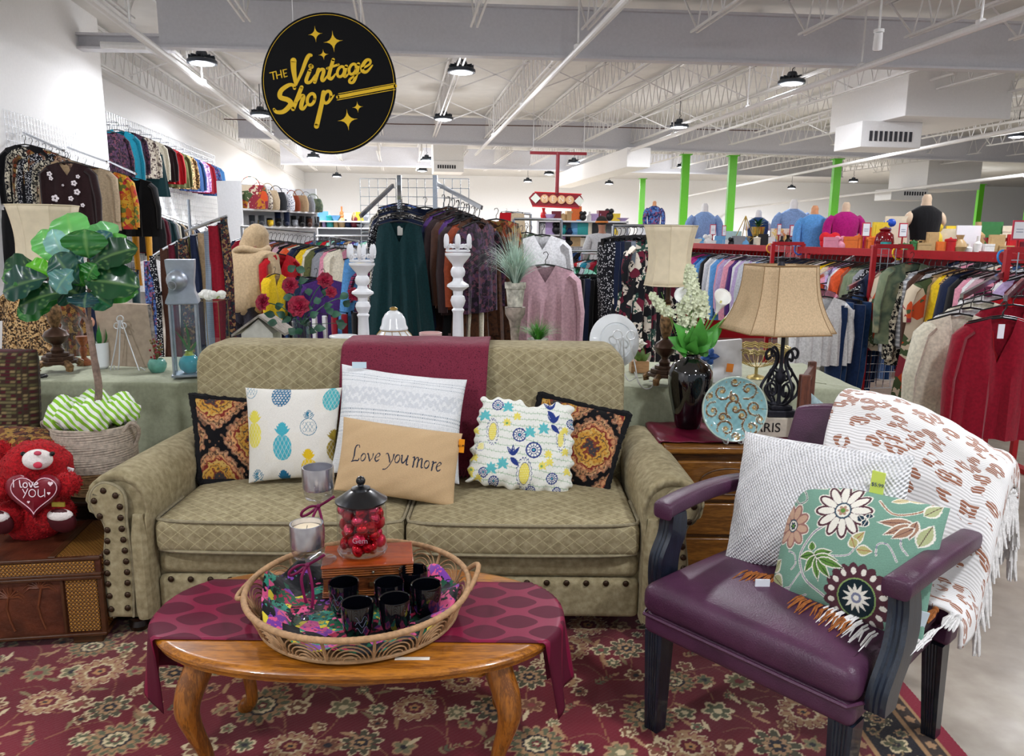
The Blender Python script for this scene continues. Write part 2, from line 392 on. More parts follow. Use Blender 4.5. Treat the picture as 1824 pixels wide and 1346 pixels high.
pipe('conduit',[PZ(180,80,3.62),PZ(262,83,3.62),PZ(290,96,3.5)],.04,'white branch pipe leaving the left wall near the stub beam')
pipe('conduit',[RM(-4,19.4,4.0),RM(0,19.2,3.98),RM(4,19.0,4.02),RM(9,18.6,4.0)],.012,'dark cable strung across the joists',plain('#5a4038',.7))
# ducts with grilles
def duct(px0,px1,y0,y1,z,deep,lab,grille=True,gy=None):
    a=PZ(px0,y1,z); u0,v0,_=inR(a); Yd=a.y; b=PV(px1,y1,v0); u1=inR(b)[0]; t=thing('air_duct',lab,'air duct',RM(u0,v0,z)); 
    zt=DECKZ-.02; m=MB(); rb(m,u0,u1,v0,v0+deep,z,zt); m.build('duct_box',WHITE,t,bev=.01)
    return t,u0,u1,v0,deep,z
t,u0,u1,v0,dp,z=duct(1612,1800,140,206,3.35,2.2,'large white boxed air duct hanging at upper right')
m=MB(); cw=(u1-u0); rb(m,u0-.35,u0+.75,v0+.6,v0+1.4,z-.42,z+.0); m.build('diffuser_box',WHITE,t,bev=.01)
m=MB()
for k in range(9): rb(m,u0-.2+k*.09,u0-.15+k*.09,v0+.59,v0+.605,z-.32,z-.16)
m.build('grille_slot',plain('#3a3a40',.6,var=0),t,smooth=0)
t,u0,u1,v0,dp,z=duct(1650,1745,300,336,3.0,2,'smaller white air duct further back at the right')
m=MB(); rb(m,u0-1.0,u0+.3,v0+.3,v0+1.2,z-.35,z); m.build('diffuser_box',WHITE,t,bev=.01)
m=MB()
for k in range(9): rb(m,u0-.55+k*.09,u0-.5+k*.09,v0+.29,v0+.305,z-.2,z-.08)
m.build('grille_slot',plain('#3a3a40',.6,var=0),t,smooth=0)
t,u0,u1,v0,dp,z=duct(772,826,262,286,3.55,1.5,'small white air duct hanging right of the round sign')
m=MB(); rb(m,u0,u1,v0-.05,v0+1.0,z-.32,z); m.build('diffuser_box',WHITE,t,bev=.01)
m=MB()
for k in range(8): rb(m,u0+.12+k*.07,u0+.165+k*.07,v0-.062,v0-.048,z-.22,z-.12)
m.build('grille_slot',plain('#26262a',.6,var=0),t,smooth=0)
a=PZ(1158,298,3.1); u0,v0,_=inR(a); m=MB(); rb(m,u0-.6,u0,v0,v0+9,3.1,3.57); tag(m.build('bulkhead_duct',WHITE,origin=a,bev=.01),'long white rectangular duct run above the hanging red sign','air duct')
# ---------------------------------------------------------------- high bay lamps
DK=plain('#3a4048',.4,.5,var=.03); LENS=emis('#f4f4ff',9)
def hb_mesh():
    a=MB(); a.lathe((0,0,0),[(0,.16),(.06,.16),(.075,.13),(.08,.07),(.12,.06),(.17,.05),(.2,.03),(.2,-.01),(.165,-.015)],20)
    for k in range(12):
        an=2*PI*k/12; c=Vector((math.cos(an)*.13,math.sin(an)*.13,.065)); a.obox(c,(.045,.005,.03),Matrix.Rotation(an,3,'Z'))
    b=MB().lathe((0,0,0),[(0,-.03),(.1,-.028),(.16,-.015),(.165,.0)],20)
    c=MB().tube([(0,0,.16),(0,0,.2),(.03,0,.23),(0,0,.26),(0,0,.59)],.008,6); return a.mesh('housing',DK),b.mesh('lens',LENS),c.mesh('hook',DK)
HB=hb_mesh()
def lamp(p,lab,power=1.0,sc=1.0):
    t=thing('high_bay_light',lab,'ceiling light',p,'high bay lights under the roof')
    for nme,me in zip(('housing','lens','hook'),HB): link(nme,me,(0,0,0),parent=t,sc=sc)
    L=bpy.data.lights.new('lamp','AREA'); L.shape='DISK'; L.size=.34; L.energy=LAMP_W*power; L.color=(.93,.95,1); o=bpy.data.objects.new('lamp_glow',L); COL.objects.link(o); o.parent=t; o.location=(0,0,-.04)
    L2=bpy.data.lights.new('spill','POINT'); L2.shadow_soft_size=.15; L2.energy=LAMP_W*power*.16; L2.color=(.95,.96,1); o=bpy.data.objects.new('lamp_spill',L2); COL.objects.link(o); o.parent=t; o.location=(0,0,-.22)  # extra point light added below the lens as lamp leak, to brighten the ceiling
LP=[(360,112,'first high bay lamp from the left wall, in front of the others'),(822,128,'large high bay lamp right of the round sign'),(1410,148,'large high bay lamp at right, left of the big duct'),
(464,205,'high bay lamp just left of the round sign'),(790,212,'high bay lamp right of the sign, below the larger one'),(1210,226,'high bay lamp above the green columns'),(1518,234,'high bay lamp just left of the big duct'),(1812,243,'high bay lamp at the right edge of the picture'),
(558,280,'small far lamp under the round sign'),(760,285,'small far lamp left of the small duct'),(1022,290,'small far lamp right of the red hanging pole'),(1216,297,'small far lamp against the second green column'),
(600,314,'tiny far lamp near the back left corner'),(752,304,'tiny far lamp under the small duct'),(940,323,'tiny far lamp left of the red sign pole'),(1085,327,'tiny far lamp right of the red sign'),
(978,310,'tiny far lamp beside the red pole'),(1410,335,'tiny far lamp between the green columns'),(1520,323,'tiny far lamp right of the tallest green column'),(1728,328,'tiny far lamp beside the rightmost green column')]
for x,y,l in LP: p_=PZ(x,y,3.72); lamp(p_,l,1.0 if p_.y<14 else 1.6 if p_.y<22 else 3.0)
for r_,v in enumerate((6.0,0.3,-4)):
    pw_=(.85,.75,.45)[r_]
    for k,u in enumerate((-2.6,1.9,6.4,11)): lamp(RM(u,v,3.85),f'high bay lamp over the front of the shop, {("nearest","middle","rearmost")[2-r_]} row, {("by the left wall","second from the left wall","third from the left wall","furthest right")[k]}',pw_)
# ---------------------------------------------------------------- green columns
GREEN=plain('#5cb81e',.45,var=.03)
for x,y,lab in ((1222,275,'green steel column behind the cream lamp'),(1306,277,'green steel column behind the gold planter'),(1492,283,'green steel column behind the plum top mannequin'),(1145,318,'slim far green column behind the first mannequin'),(1748,328,'slim far green column right of the black top mannequin'),(1838,322,'far green column at the right edge')):
    p=PZ(x,y,3.6); m=MB(); 
    for s in(-1,1): m.obox((p.x,p.y+s*.08,1.8),(.1,.008,1.8))
    m.obox((p.x,p.y,1.8),(.008,.08,1.8)); m.obox((p.x,p.y,3.59),(.15,.15,.012)); m.obox((p.x,p.y,.01),(.15,.15,.012))
    for s in (-1,1): m.obox((p.x+s*.098,p.y,1.8),(.004,.08,1.8))
    o=struct('green_column',m,GREEN,lab,smooth=0)
# security camera
p=PZ(1565,66,3.6); p=PY(1565,62,8.2); t=thing('security_camera','white bullet security camera hanging at top right of the ceiling','camera',p)
MB().tube([p+Vector((0,0,.02)),p+Vector((0,0,.02+.6))],.012,8).build('mount_pole',STEEL,t)
MB().lathe(p,[(0,.05),(.05,.05),(.05,.02),(0,.02)],14).build('mount_plate',WHITE,t)
R=Matrix.Rotation(math.radians(30),3,'X')@Matrix.Rotation(math.radians(-12),3,'Y'); m=MB().lathe(p-Vector((0,0,.0)),[(0,.03),(.035,.03),(.042,0),(.045,-.14),(.038,-.15)],14,R=R); m.build('camera_body',WHITE,t)
MB().lathe(p,[(0,-.15),(.038,-.152),(.04,-.145)],14,R=R).build('lens',plain('#0c0c12',.15,var=0),t)
# ================================================================ ROUND HANGING SIGN
SY=5.0; BLK=plain('#030306',.5,var=.02,spec=.15); GOLD=plain('#f6c80c',.5,var=.01)
def sg(x,y,d=0): return PY(440+x/3.96,y/3.96,SY-d)      # point on the sign board
c=sg(577,595); t=thing('round_sign','round black shop sign with gold lettering and stars hanging from the ceiling','sign',c)
R_=abs(sg(1052,595).x-c.x)
def ringpts(r,n=72): return [(c.x+r*math.cos(2*PI*k/n),c.z+r*math.sin(2*PI*k/n)*1.0) for k in range(n)]
MB().prism(ringpts(R_),lambda a,b:(a,SY,b),(0,.012,0)).build('sign_board',BLK,t,smooth=0)
def ribbon(mb,pts,w,front,cap=True,sm=5,n=10):
    if sm: pts=[(p.x,p.y) for p in smooth_pts([(x,y,0) for x,y in pts],sm)]
    L=len(pts); ws=[w]*L if isinstance(w,(int,float)) else [w[int(i/(L-1)*(len(w)-1))]+(w[min(int(i/(L-1)*(len(w)-1))+1,len(w)-1)]-w[int(i/(L-1)*(len(w)-1))])*((i/(L-1)*(len(w)-1))%1) for i in range(L)]
    vs=[]
    for i,(x,y) in enumerate(pts):
        a=pts[max(i-1,0)]; b=pts[min(i+1,L-1)]; dx,dy=b[0]-a[0],b[1]-a[1]; l=math.hypot(dx,dy) or 1; nx,ny=-dy/l*ws[i]/2,dx/l*ws[i]/2
        vs+= [front(x+nx,y+ny),front(x-nx,y-ny)]
    mb.add(vs,[(2*i,2*i+1,2*i+3,2*i+2) for i in range(L-1)])
    if cap:
        for (x,y),q in ((pts[0],ws[0]),(pts[-1],ws[-1])): mb.add([front(x+q/2*math.cos(2*PI*k/n),y+q/2*math.sin(2*PI*k/n)) for k in range(n)],[tuple(range(n))])
_layer=[0]
def fr():
    _layer[0]+=1; d=.0015+.00002*_layer[0]
    return lambda x,y: sg(x,y,d)
def glyph(name,strokes,sm=5):
    m=MB()
    for pts,w_ in strokes: ribbon(m,pts,w_,fr(),sm=sm)
    m.build(name,GOLD,t,smooth=0)
def loop(cx,cy,rx,ry,sl=0,a0=0,n=12): return [(cx+rx*math.cos(a0+2*PI*k/n)-sl*math.sin(a0+2*PI*k/n),cy+ry*math.sin(a0+2*PI*k/n)) for k in range(n+1)]
glyph('lettering',[([(327,428),(330,500),(345,595)],[44,36,22]),([(345,598),(385,510),(415,430),(436,392),(452,390)],[16,26,30,22])])
glyph('lettering',[([(443,497),(418,562),(425,582),(450,575),(480,530)],[26,26,22,12]),([(449,466),(454,470)],34)])
glyph('lettering',[([(505,490),(478,578)],26),([(484,545),(515,495),(537,490),(540,510),(528,555),(540,568),(575,525)],[12,22,26,24,10])])
glyph('lettering',[([(608,420),(578,530),(585,552),(600,552),(625,520)],[24,28,24,10]),([(565,482),(645,455)],17)])
glyph('lettering',[(loop(662,505,24,36,8),20),([(700,468),(685,525),(695,540),(725,510)],[26,26,18,8])])
glyph('lettering',[(loop(745,487,24,36,8),20),([(786,452),(770,530),(750,578),(725,580),(730,555),(800,510)],[26,24,20,18,9])])
glyph('lettering',[([(815,482),(865,452),(868,425),(842,425),(815,465),(815,500),(845,505),(885,460)],[14,16,20,26,28,22,10])])
glyph('lettering',[([(335,622),(325,600),(290,602),(240,640),(235,685),(290,705),(308,735),(260,785),(210,790),(190,770)],[24,22,30,34,34,36,34,26,18])])
glyph('lettering',[([(385,615),(325,768)],[28,30]),([(345,725),(378,680),(398,680),(385,730),(382,760),(400,765),(430,725)],[14,24,30,30,24,10])])
glyph('lettering',[(loop(452,700,26,40,8),22)])
glyph('lettering',[([(540,650),(525,740),(490,890)],[30,32,36]),(loop(565,685,26,42,8),22),([(590,705),(615,670)],[16,8])])
glyph('lettering',[([(160,514),(202,504)],7),([(181,509),(189,559)],8),([(204,503),(213,554)],8),([(237,496),(246,547)],8),([(208,532),(242,524)],7),([(254,493),(264,544)],8),([(254,494),(279,488)],7),([(259,519),(278,514)],7),([(264,543),(284,537)],7)],0)
glyph('stripe',[([(640,684),(1047,606)],24)],0); glyph('stripe',[([(645,661),(1045,587)],5)],0); glyph('stripe',[([(635,706),(1045,631)],5)],0)
m=MB(); f_=[(c.x+r*math.cos(2*PI*k/90),SY-.0012,c.z+r*math.sin(2*PI*k/90)) for k in range(90) for r in (R_*.965,R_*.972)]
m.add(f_,[(2*i,2*i+1,(2*i+3)%180,(2*i+2)%180) for i in range(90)]); m.build('border_ring',GOLD,t,smooth=0)
for x,y,a,b,sl in ((482,240,52,60,.05),(608,292,70,78,.05),(539,385,38,40,.05),(780,755,40,42,.05),(710,845,73,78,.05)):
    f0=fr(); m=MB(); pts=[]
    for k in range(4):
        a0=k*PI/2-.1; a1=(k+1)*PI/2-.1; p0=(x+a*math.cos(a0),y+b*math.sin(a0)); p1=(x+a*math.cos(a1),y+b*math.sin(a1))
        for i in range(5): s_=i/5; q=(1-s_)**2; r2=s_**2; mm=2*s_*(1-s_); pts.append(f0(p0[0]*q+x*mm*1+p1[0]*r2,p0[1]*q+y*mm+p1[1]*r2))
    m.add(pts+[f0(x,y)],[(20,i,(i+1)%20) for i in range(20)]); m.build('star',GOLD,t,smooth=0)
for s in(-.5,.5):
    x=c.x+s*R_; z=c.z+R_*.82; MB().tube([(x,SY+.006,z),(x,SY+.006,DECKZ)],.0012,4).build('hanging_wire',STEEL,t)
# red hanging MENS sign
RED=plain('#8e1f2a',.4,var=.03); p=PY(992,355,14); t=thing('hanging_sign','small red arrow-shaped sign with four round letters under a red pole','sign',p)
q=lambda x,y,d=0:PY(x,y,14-d)
MB().prism([(942,352),(950,343),(1034,347),(1040,357),(1031,370),(948,366)],lambda a,b:q(a,b),(0,.06,0)).build('sign_frame',RED,t,smooth=0)
MB().tube([q(952,342),q(1036,346)],.012,6).build('neon_edge',plain('#d8303a',.4,var=0),t); MB().tube([q(948,367),q(1032,371)],.012,6).build('neon_edge',plain('#d8303a',.4,var=0),t)
for x,l in ((970,'M'),(985,'E'),(1000,'N'),(1015,'S')):
    y=354+(x-970)*.05; cc=q(x,y,.02); d=MB().lathe(cc,[(0,.02),(.072,.02),(.076,0)],20,R=Matrix.Rotation(PI/2,3,'X')).build('letter_disc',plain('#e8b98a',.5,var=.02),t)
    write(l,.12,cc+Vector((0,-.03,0)),d,plain('#f7eedd',.5,var=0),name='letter')
for x,y in ((954,353),(1032,358)): MB().prism([(x-9,y),(x,y-9),(x+9,y),(x,y+9)],lambda a,b:q(a,b,.03),(0,.01,0)).build('diamond_plate',plain('#e7eee2',.5,var=.02),t,smooth=0)
MB().tube([q(992,345),q(994,272)],.035,10).build('pole',RED,t); MB().bar(q(944,272),q(1045,274),.05,.05).build('cross_bar',RED,t)
for x in(950,1040): a_=q(x,273); MB().tube([a_,(a_.x,a_.y,DECKZ)],.006,6).build('hanger_rod',STEEL,t)
# ================================================================ RUG
def build_rug():
    x0,x1,y0,y1=-2.35,1.30,1.50,3.0; st=.0050; nu=int((x1-x0)/st); nv=int((y1-y0)/st)
    gx,gy=np.meshgrid(np.linspace(x0,x1,nu+1),np.linspace(y0,y1,nv+1)); X,Y=gx.ravel(),gy.ravel()
    rnd=random.Random(5); c=Canvas(X*100,Y*100,'#6e0d20')
    n=.5+.5*np.sin(X*9+2*np.sin(Y*7))*np.sin(Y*11+1.5*np.sin(X*5)); c.c*=(.86+.25*n)[:,None]
    TAN,CRM,OLV,NVY,BRN,RED_='#b58e68','#dcc9a0','#5f6146','#221c26','#7a4a34','#6e1224'
    def big(x,y,r,k):
        rot=rnd.random()*3; asp=rnd.uniform(.85,1.1)
        if k==0:
            c.star(x,y,r,14,.22,CRM,rot,asp); c.star(x,y,r*.93,14,.25,'#8a3a3c',rot,asp); c.star(x,y,r*.86,14,.5,TAN,rot,asp,.6)
            c.star(x,y,r*.55,8,.2,CRM,rot,asp); c.star(x,y,r*.45,8,.2,RED_,rot,asp); c.star(x,y,r*.25,5,.4,'#c28e5c',rot,asp); c.ell(x,y,r*.1,r*.08,NVY)
        elif k==1:
            c.star(x,y,r*1.15,16,.3,TAN,rot,asp); c.star(x,y,r*1.0,16,.35,OLV,rot,asp,.7); c.star(x,y,r*.8,12,.3,'#a9835c',rot,asp); c.star(x,y,r*.58,10,.12,NVY,rot,asp); c.star(x,y,r*.47,10,.15,CRM,rot,asp); c.star(x,y,r*.36,7,.3,OLV,rot,asp); c.star(x,y,r*.2,5,.4,RED_,rot,asp); c.ell(x,y,r*.09,r*.09,CRM)
        else:
            c.star(x,y,r*.95,9,.5,CRM,rot,asp,.8); c.star(x,y,r*.85,9,.55,'#4d4a34',rot,asp,.8); c.star(x,y,r*.5,9,.3,TAN,rot,asp); c.star(x,y,r*.33,6,.3,NVY,rot,asp); c.ell(x,y,r*.14,r*.1,'#c9a06a')
    def small(x,y,r):
        rot=rnd.random()*3; k=rnd.choice((5,6,6,8)); c.star(x,y,r,k,.42,CRM if rnd.random()<.6 else TAN,rot); c.star(x,y,r*.78,k,.5,rnd.choice((OLV,BRN,'#7f7a58')),rot); c.ell(x,y,r*.28,r*.25,rnd.choice((CRM,'#8a3a3c',NVY)))
    def fern(x,y,a,L):
        for s in(-1,1):
            for i in range(6):
                t=i/6; bx,by=x+math.cos(a)*L*t,y+math.sin(a)*L*t; w=L*.28*(1-t*.6); c.leaf(bx,by,bx+math.cos(a+s*.8)*w,by+math.sin(a+s*.8)*w,w*.45,rnd.choice((TAN,'#8f7d58',OLV)))
        c.leaf(x+math.cos(a)*L*.85,y+math.sin(a)*L*.85,x+math.cos(a)*L*1.15,y+math.sin(a)*L*1.15,L*.15,TAN)
    A=[]
    gxs=np.arange(-228,100,23.5)
    for j,yy in enumerate(np.arange(160,300,17.5)):
        for i,xx in enumerate(gxs):
            A.append((xx+(j%2)*11.7+rnd.uniform(-2.5,2.5),yy+rnd.uniform(-2,2),(i*2+j*3)%5,rnd.uniform(6.8,8.6)))
    for k,(x,y,t,r) in enumerate(A):     # vines
        nx=x+11.7; ny=y+17.5*(1 if k%2 else -1)
        c.line([(x,y),(x+8,y+5*((k%3)-1)),(nx,ny)],.42,'#9a6a48',.9,5)
        if k%2: c.line([(x,y),(x-6,y+8),(x-14,y+6)],.4,'#8a5a44',.9,5)
    for x,y,t,r in A:
        for q in range(3):
            an=rnd.random()*6.3; d=rnd.uniform(9,12); c.leaf(x+math.cos(an)*d,y+math.sin(an)*d,x+math.cos(an+.4)*(d+4),y+math.sin(an+.4)*(d+4),1.5,rnd.choice((TAN,CRM,'#8f7d58','#a9835c')))
        if t==4: fern(x-3,y-3,rnd.uniform(.2,2.6),9)
        elif t==3: small(x,y,5.2)
        else: big(x,y,r,t)
        small(x+11.7+rnd.uniform(-1.5,1.5),y+rnd.uniform(-2,2),rnd.uniform(3.2,4.4)); small(x+rnd.uniform(3,6),y+8.7+rnd.uniform(-1,1),rnd.uniform(2.2,3.2))
    # border along the right edge
    def band(a,b,col): c.poly([(a,0),(b,0),(b,400),(a,400)],col)
    band(98,130,'#1c1820'); band(98,100,'#b08a60'); band(100,104,'#6b1a28')
    for y in np.arange(150,356,6): c.star(102,y,1.7,5,.4,TAN)
    band(104,105.5,'#b08a60'); band(118.5,120,'#b08a60'); band(120,124,'#3a2c26'); band(124,125.3,'#b08a60'); band(125.3,131,'#8c1c34')
    for y in np.arange(150,356,6): c.star(122,y,1.7,5,.4,TAN)
    for j,y in enumerate(np.arange(150,356,12)):
        (big if j%2 else lambda x_,y_,r_,k_:small(x_,y_,4.2))(112,y,4.6,j%3)
        small(108,y+6,2.0); small(116,y+5,2.2); c.line([(112,y),(108,y+4),(112,y+8),(112,y+12)],.5,'#8f7d58',1,4)
    Z=np.full(X.size,.012)+.0012*np.sin(X*900)*np.sin(Y*870)
    V=np.stack([X-0,Y,Z],1); me=fast_mesh('rug',V,gquads(nu,nv),c.c,vmat(.98,500,.5,.1,.25,'rug_pile'))
    o=bpy.data.objects.new('rug',me); COL.objects.link(o); tag(o,'crimson floral area rug with tan flowers and a dark border under the coffee table','rug')
    m=MB().box(x0,x1,y0,y1,0.0,.0105); m.build('rug_backing',plain('#6b1226',.9,var=.05),o,smooth=0)
build_rug()
# ================================================================ SOFA
def sofa_mat(diam):
    mt,nt,b=nmat('sofa_fabric'); setp(b,.92,0,spec=.2,sheen=.05); co=coord(nt); sp=N(nt,'ShaderNodeSeparateXYZ'); nt.links.new(co,sp.inputs[0])
    n=noise(nt,co,45,4); base=ramp(nt,n,[(.3,'#857a5c'),(.5,'#988c6c'),(.7,'#a99e7e')])
    wv=noise(nt,coord(nt,(500,500,160)),1,2)
    if diam:
        q=mth(nt,'ADD',sp.outputs[1],sp.outputs[2]); L=[]
        for sg_ in (1,-1):
            f=mth(nt,'FRACT',mth(nt,'MULTIPLY',mth(nt,'ADD',mth(nt,'MULTIPLY',sp.outputs[0],sg_*.8),q),22))
            L.append(mth(nt,'LESS_THAN',mth(nt,'ABSOLUTE',mth(nt,'SUBTRACT',f,.5)),.042))
        ln=mth(nt,'MAXIMUM',L[0],L[1]); ln=mth(nt,'MULTIPLY',ln,mth(nt,'MULTIPLY_ADD',noise(nt,co,260,1),.9,.0))
        base=mixc(nt,ln,base,lin('#cdc298'))
    nt.links.new(base,b.inputs[0]); bump(nt,b,wv,.35,.003); return mt
SF,SFD=sofa_mat(0),sofa_mat(1); NAIL=plain('#3c2c20',.35,.7,var=.05); PIPING=cloth('#9a9074')
SOX=-.40; sofa=thing('sofa','khaki green rolled arm sofa with diamond weave fabric and bronze nail heads','sofa',(SOX,2.95,0))
def rbx(name,x0,x1,y0,y1,z0,z1,mat,parent,bev=.03,puff=None,nm=3):   # padded block
    m=MB(); nx,ny=16,10
    def face(fn): m.grid(fn,nx,ny)
    e=4.0
    def P(s,t,r):
        x,y,z=(s*2-1),(t*2-1),(r*2-1); return (x,y,z)
    cx,cy,cz=(x0+x1)/2,(y0+y1)/2,(z0+z1)/2; hx,hy,hz=(x1-x0)/2,(y1-y0)/2,(z1-z0)/2
    def mp(x,y,z):
        # round the box: project the cube shell towards a superellipsoid of radius bev
        ax,ay,az=hx-bev,hy-bev,hz-bev; px,py,pz=x*hx,y*hy,z*hz
        qx,qy,qz=max(-ax,min(ax,px)),max(-ay,min(ay,py)),max(-az,min(az,pz)); d=Vector((px-qx,py-qy,pz-qz))
        if d.length>1e-9: d=d.normalized()*bev
        p=Vector((qx,qy,qz))+d
        if puff: p=Vector(puff(p.x/hx,p.y/hy,p.z/hz,p))
        return (cx+p.x,cy+p.y,cz+p.z)
    def sub(v,h): # cluster samples near edges
        e=bev/h; v=v*2-1; a=[-1,-1+e*.3,-1+e*.7,-1+e]; 
        return v
    def lst(h,n):
        e=min(.45,bev/h); a=[-1,-1+e*.25,-1+e*.6,-1+e]; k=n; mid=[(-1+e)+(2-2*e)*i/k for i in range(1,k)]; return a+mid+[-q for q in a[::-1]]
    LX,LY,LZ=lst(hx,12),lst(hy,8),lst(hz,4)
    def g(A,B,f,flip):
        vs=[mp(*f(a,b)) for b in B for a in A]; U=len(A); fs=[(j*U+i,j*U+i+1,(j+1)*U+i+1,(j+1)*U+i) for j in range(len(B)-1) for i in range(U-1)]
        m.add(vs,[q[::-1] for q in fs] if flip else fs)
    g(LX,LY,lambda a,b:(a,b,1),False); g(LX,LY,lambda a,b:(a,b,-1),True)
    g(LX,LZ,lambda a,b:(a,-1,b),False); g(LX,LZ,lambda a,b:(a,1,b),True)
    g(LY,LZ,lambda a,b:(1,a,b),False); g(LY,LZ,lambda a,b:(-1,a,b),True)
    o=m.build(name,mat,parent,smooth=180); bm=bmesh.new(); bm.from_mesh(o.data); bmesh.ops.remove_doubles(bm,verts=bm.verts,dist=1e-5); bm.to_mesh(o.data); bm.free(); return o
XL,XR=-1.265,.465
# base, front band and lower roll
rbx('base',XL-.02,XR+.02,2.60,3.30,.09,.33,SF,sofa,.02)
rbx('front_band',XL,XR,2.575,2.66,.235,.32,SF,sofa,.03)
rbx('front_rail',XL,XR,2.565,2.66,.085,.232,SF,sofa,.022)
NH=MB().lathe((0,0,0),[(0,-.006),(.007,-.0045),(.0115,.0),(.0,.001)],10,R=Matrix.Rotation(-PI/2,3,'X').inverted()).mesh('nail_head',NAIL)
NH=MB().ball((0,0,0),(.0115,.007,.0115),10,6).mesh('nail_head',NAIL)
def nail(p,rot=None): o=link('nail_head',NH,Vector(p)-Vector(sofa.location),parent=sofa,rot=rot); return o
k=24
for i in range(k): nail((XL+.05+(XR-XL-.1)*i/(k-1),2.563,.222))
# seat cushions
def cpuff(x,y,z,p):
    k=(1-x*x)*(1-y*y); dz=.030*k*(1 if z>0 else -.2)
    if y<-.6: dz+=0
    return (p.x,p.y-(.012*(1-x*x) if y<-.5 else 0),p.z+dz)
for a,b in ((XL+.005,-.378),(-.372,XR-.005)):
    cu=rbx('seat_cushion',a,b,2.545,3.12,.325,.452,SFD,sofa,.035,cpuff)
    hx=(b-a)/2; cx=(a+b)/2
    for z,s in ((.447,0),(.335,1)):
        P_=[]; r=.04
        for i in range(41):
            t=i/40; x=a+.012+(b-a-.024)*t; y=2.548+.02*(abs(2*t-1)**10)-.012*(1-(2*t-1)**2); P_.append((x,y,z-.0*(abs(2*t-1)**12)))
        P_=[(a+.004,2.80,z+(.0)),(a+.004,2.60,z)]+P_+[(b-.004,2.60,z),(b-.004,2.80,z)]
        MB().tube(P_,.006,6).build('piping',PIPING,cu)
# back
def backprofile(n=8):
    x0,x1,z0,z1,r=-1.325,.475,.30,.985,.085; pts=[(x0,z0)]
    for cxx,czz,a0 in ((x0+r,z1-r,PI),(x1-r,z1-r,PI/2)):
        for i in range(n+1): a=a0-PI/2*i/n; pts.append((cxx+r*math.cos(a),czz+r*math.sin(a)))
    pts.append((x1,z0)); return pts
def bk():
    m=MB(); out=backprofile(); n=len(out); cx,cz=-.425,.64
    rows=[]
    for y,s in ((3.345,.965),(3.35,1-.012),(3.33,1.0),(3.16,1.0),(3.125,.99),(3.105,.97),(3.095,.93),(3.09,.6),(3.085,.25)):
        rows.append([(cx+(x-cx)*(1-(1-s)*1.0*(0.4 if s>.9 else 1)),y+(.02 if z<.5 else 0)*0+(z-.45)*.09,cz+(z-cz)*s) for x,z in out])
    vs=[p for r in rows for p in r]; fs=[(j*n+i,j*n+(i+1)%n,(j+1)*n+(i+1)%n,(j+1)*n+i) for j in range(len(rows)-1) for i in range(n)]
    fs.append(tuple(range(n))[::-1]); fs.append(tuple((len(rows)-1)*n+i for i in range(n))); m.add(vs,fs); return m.build('backrest',SFD,sofa,smooth=60,fixn=True)
bk()
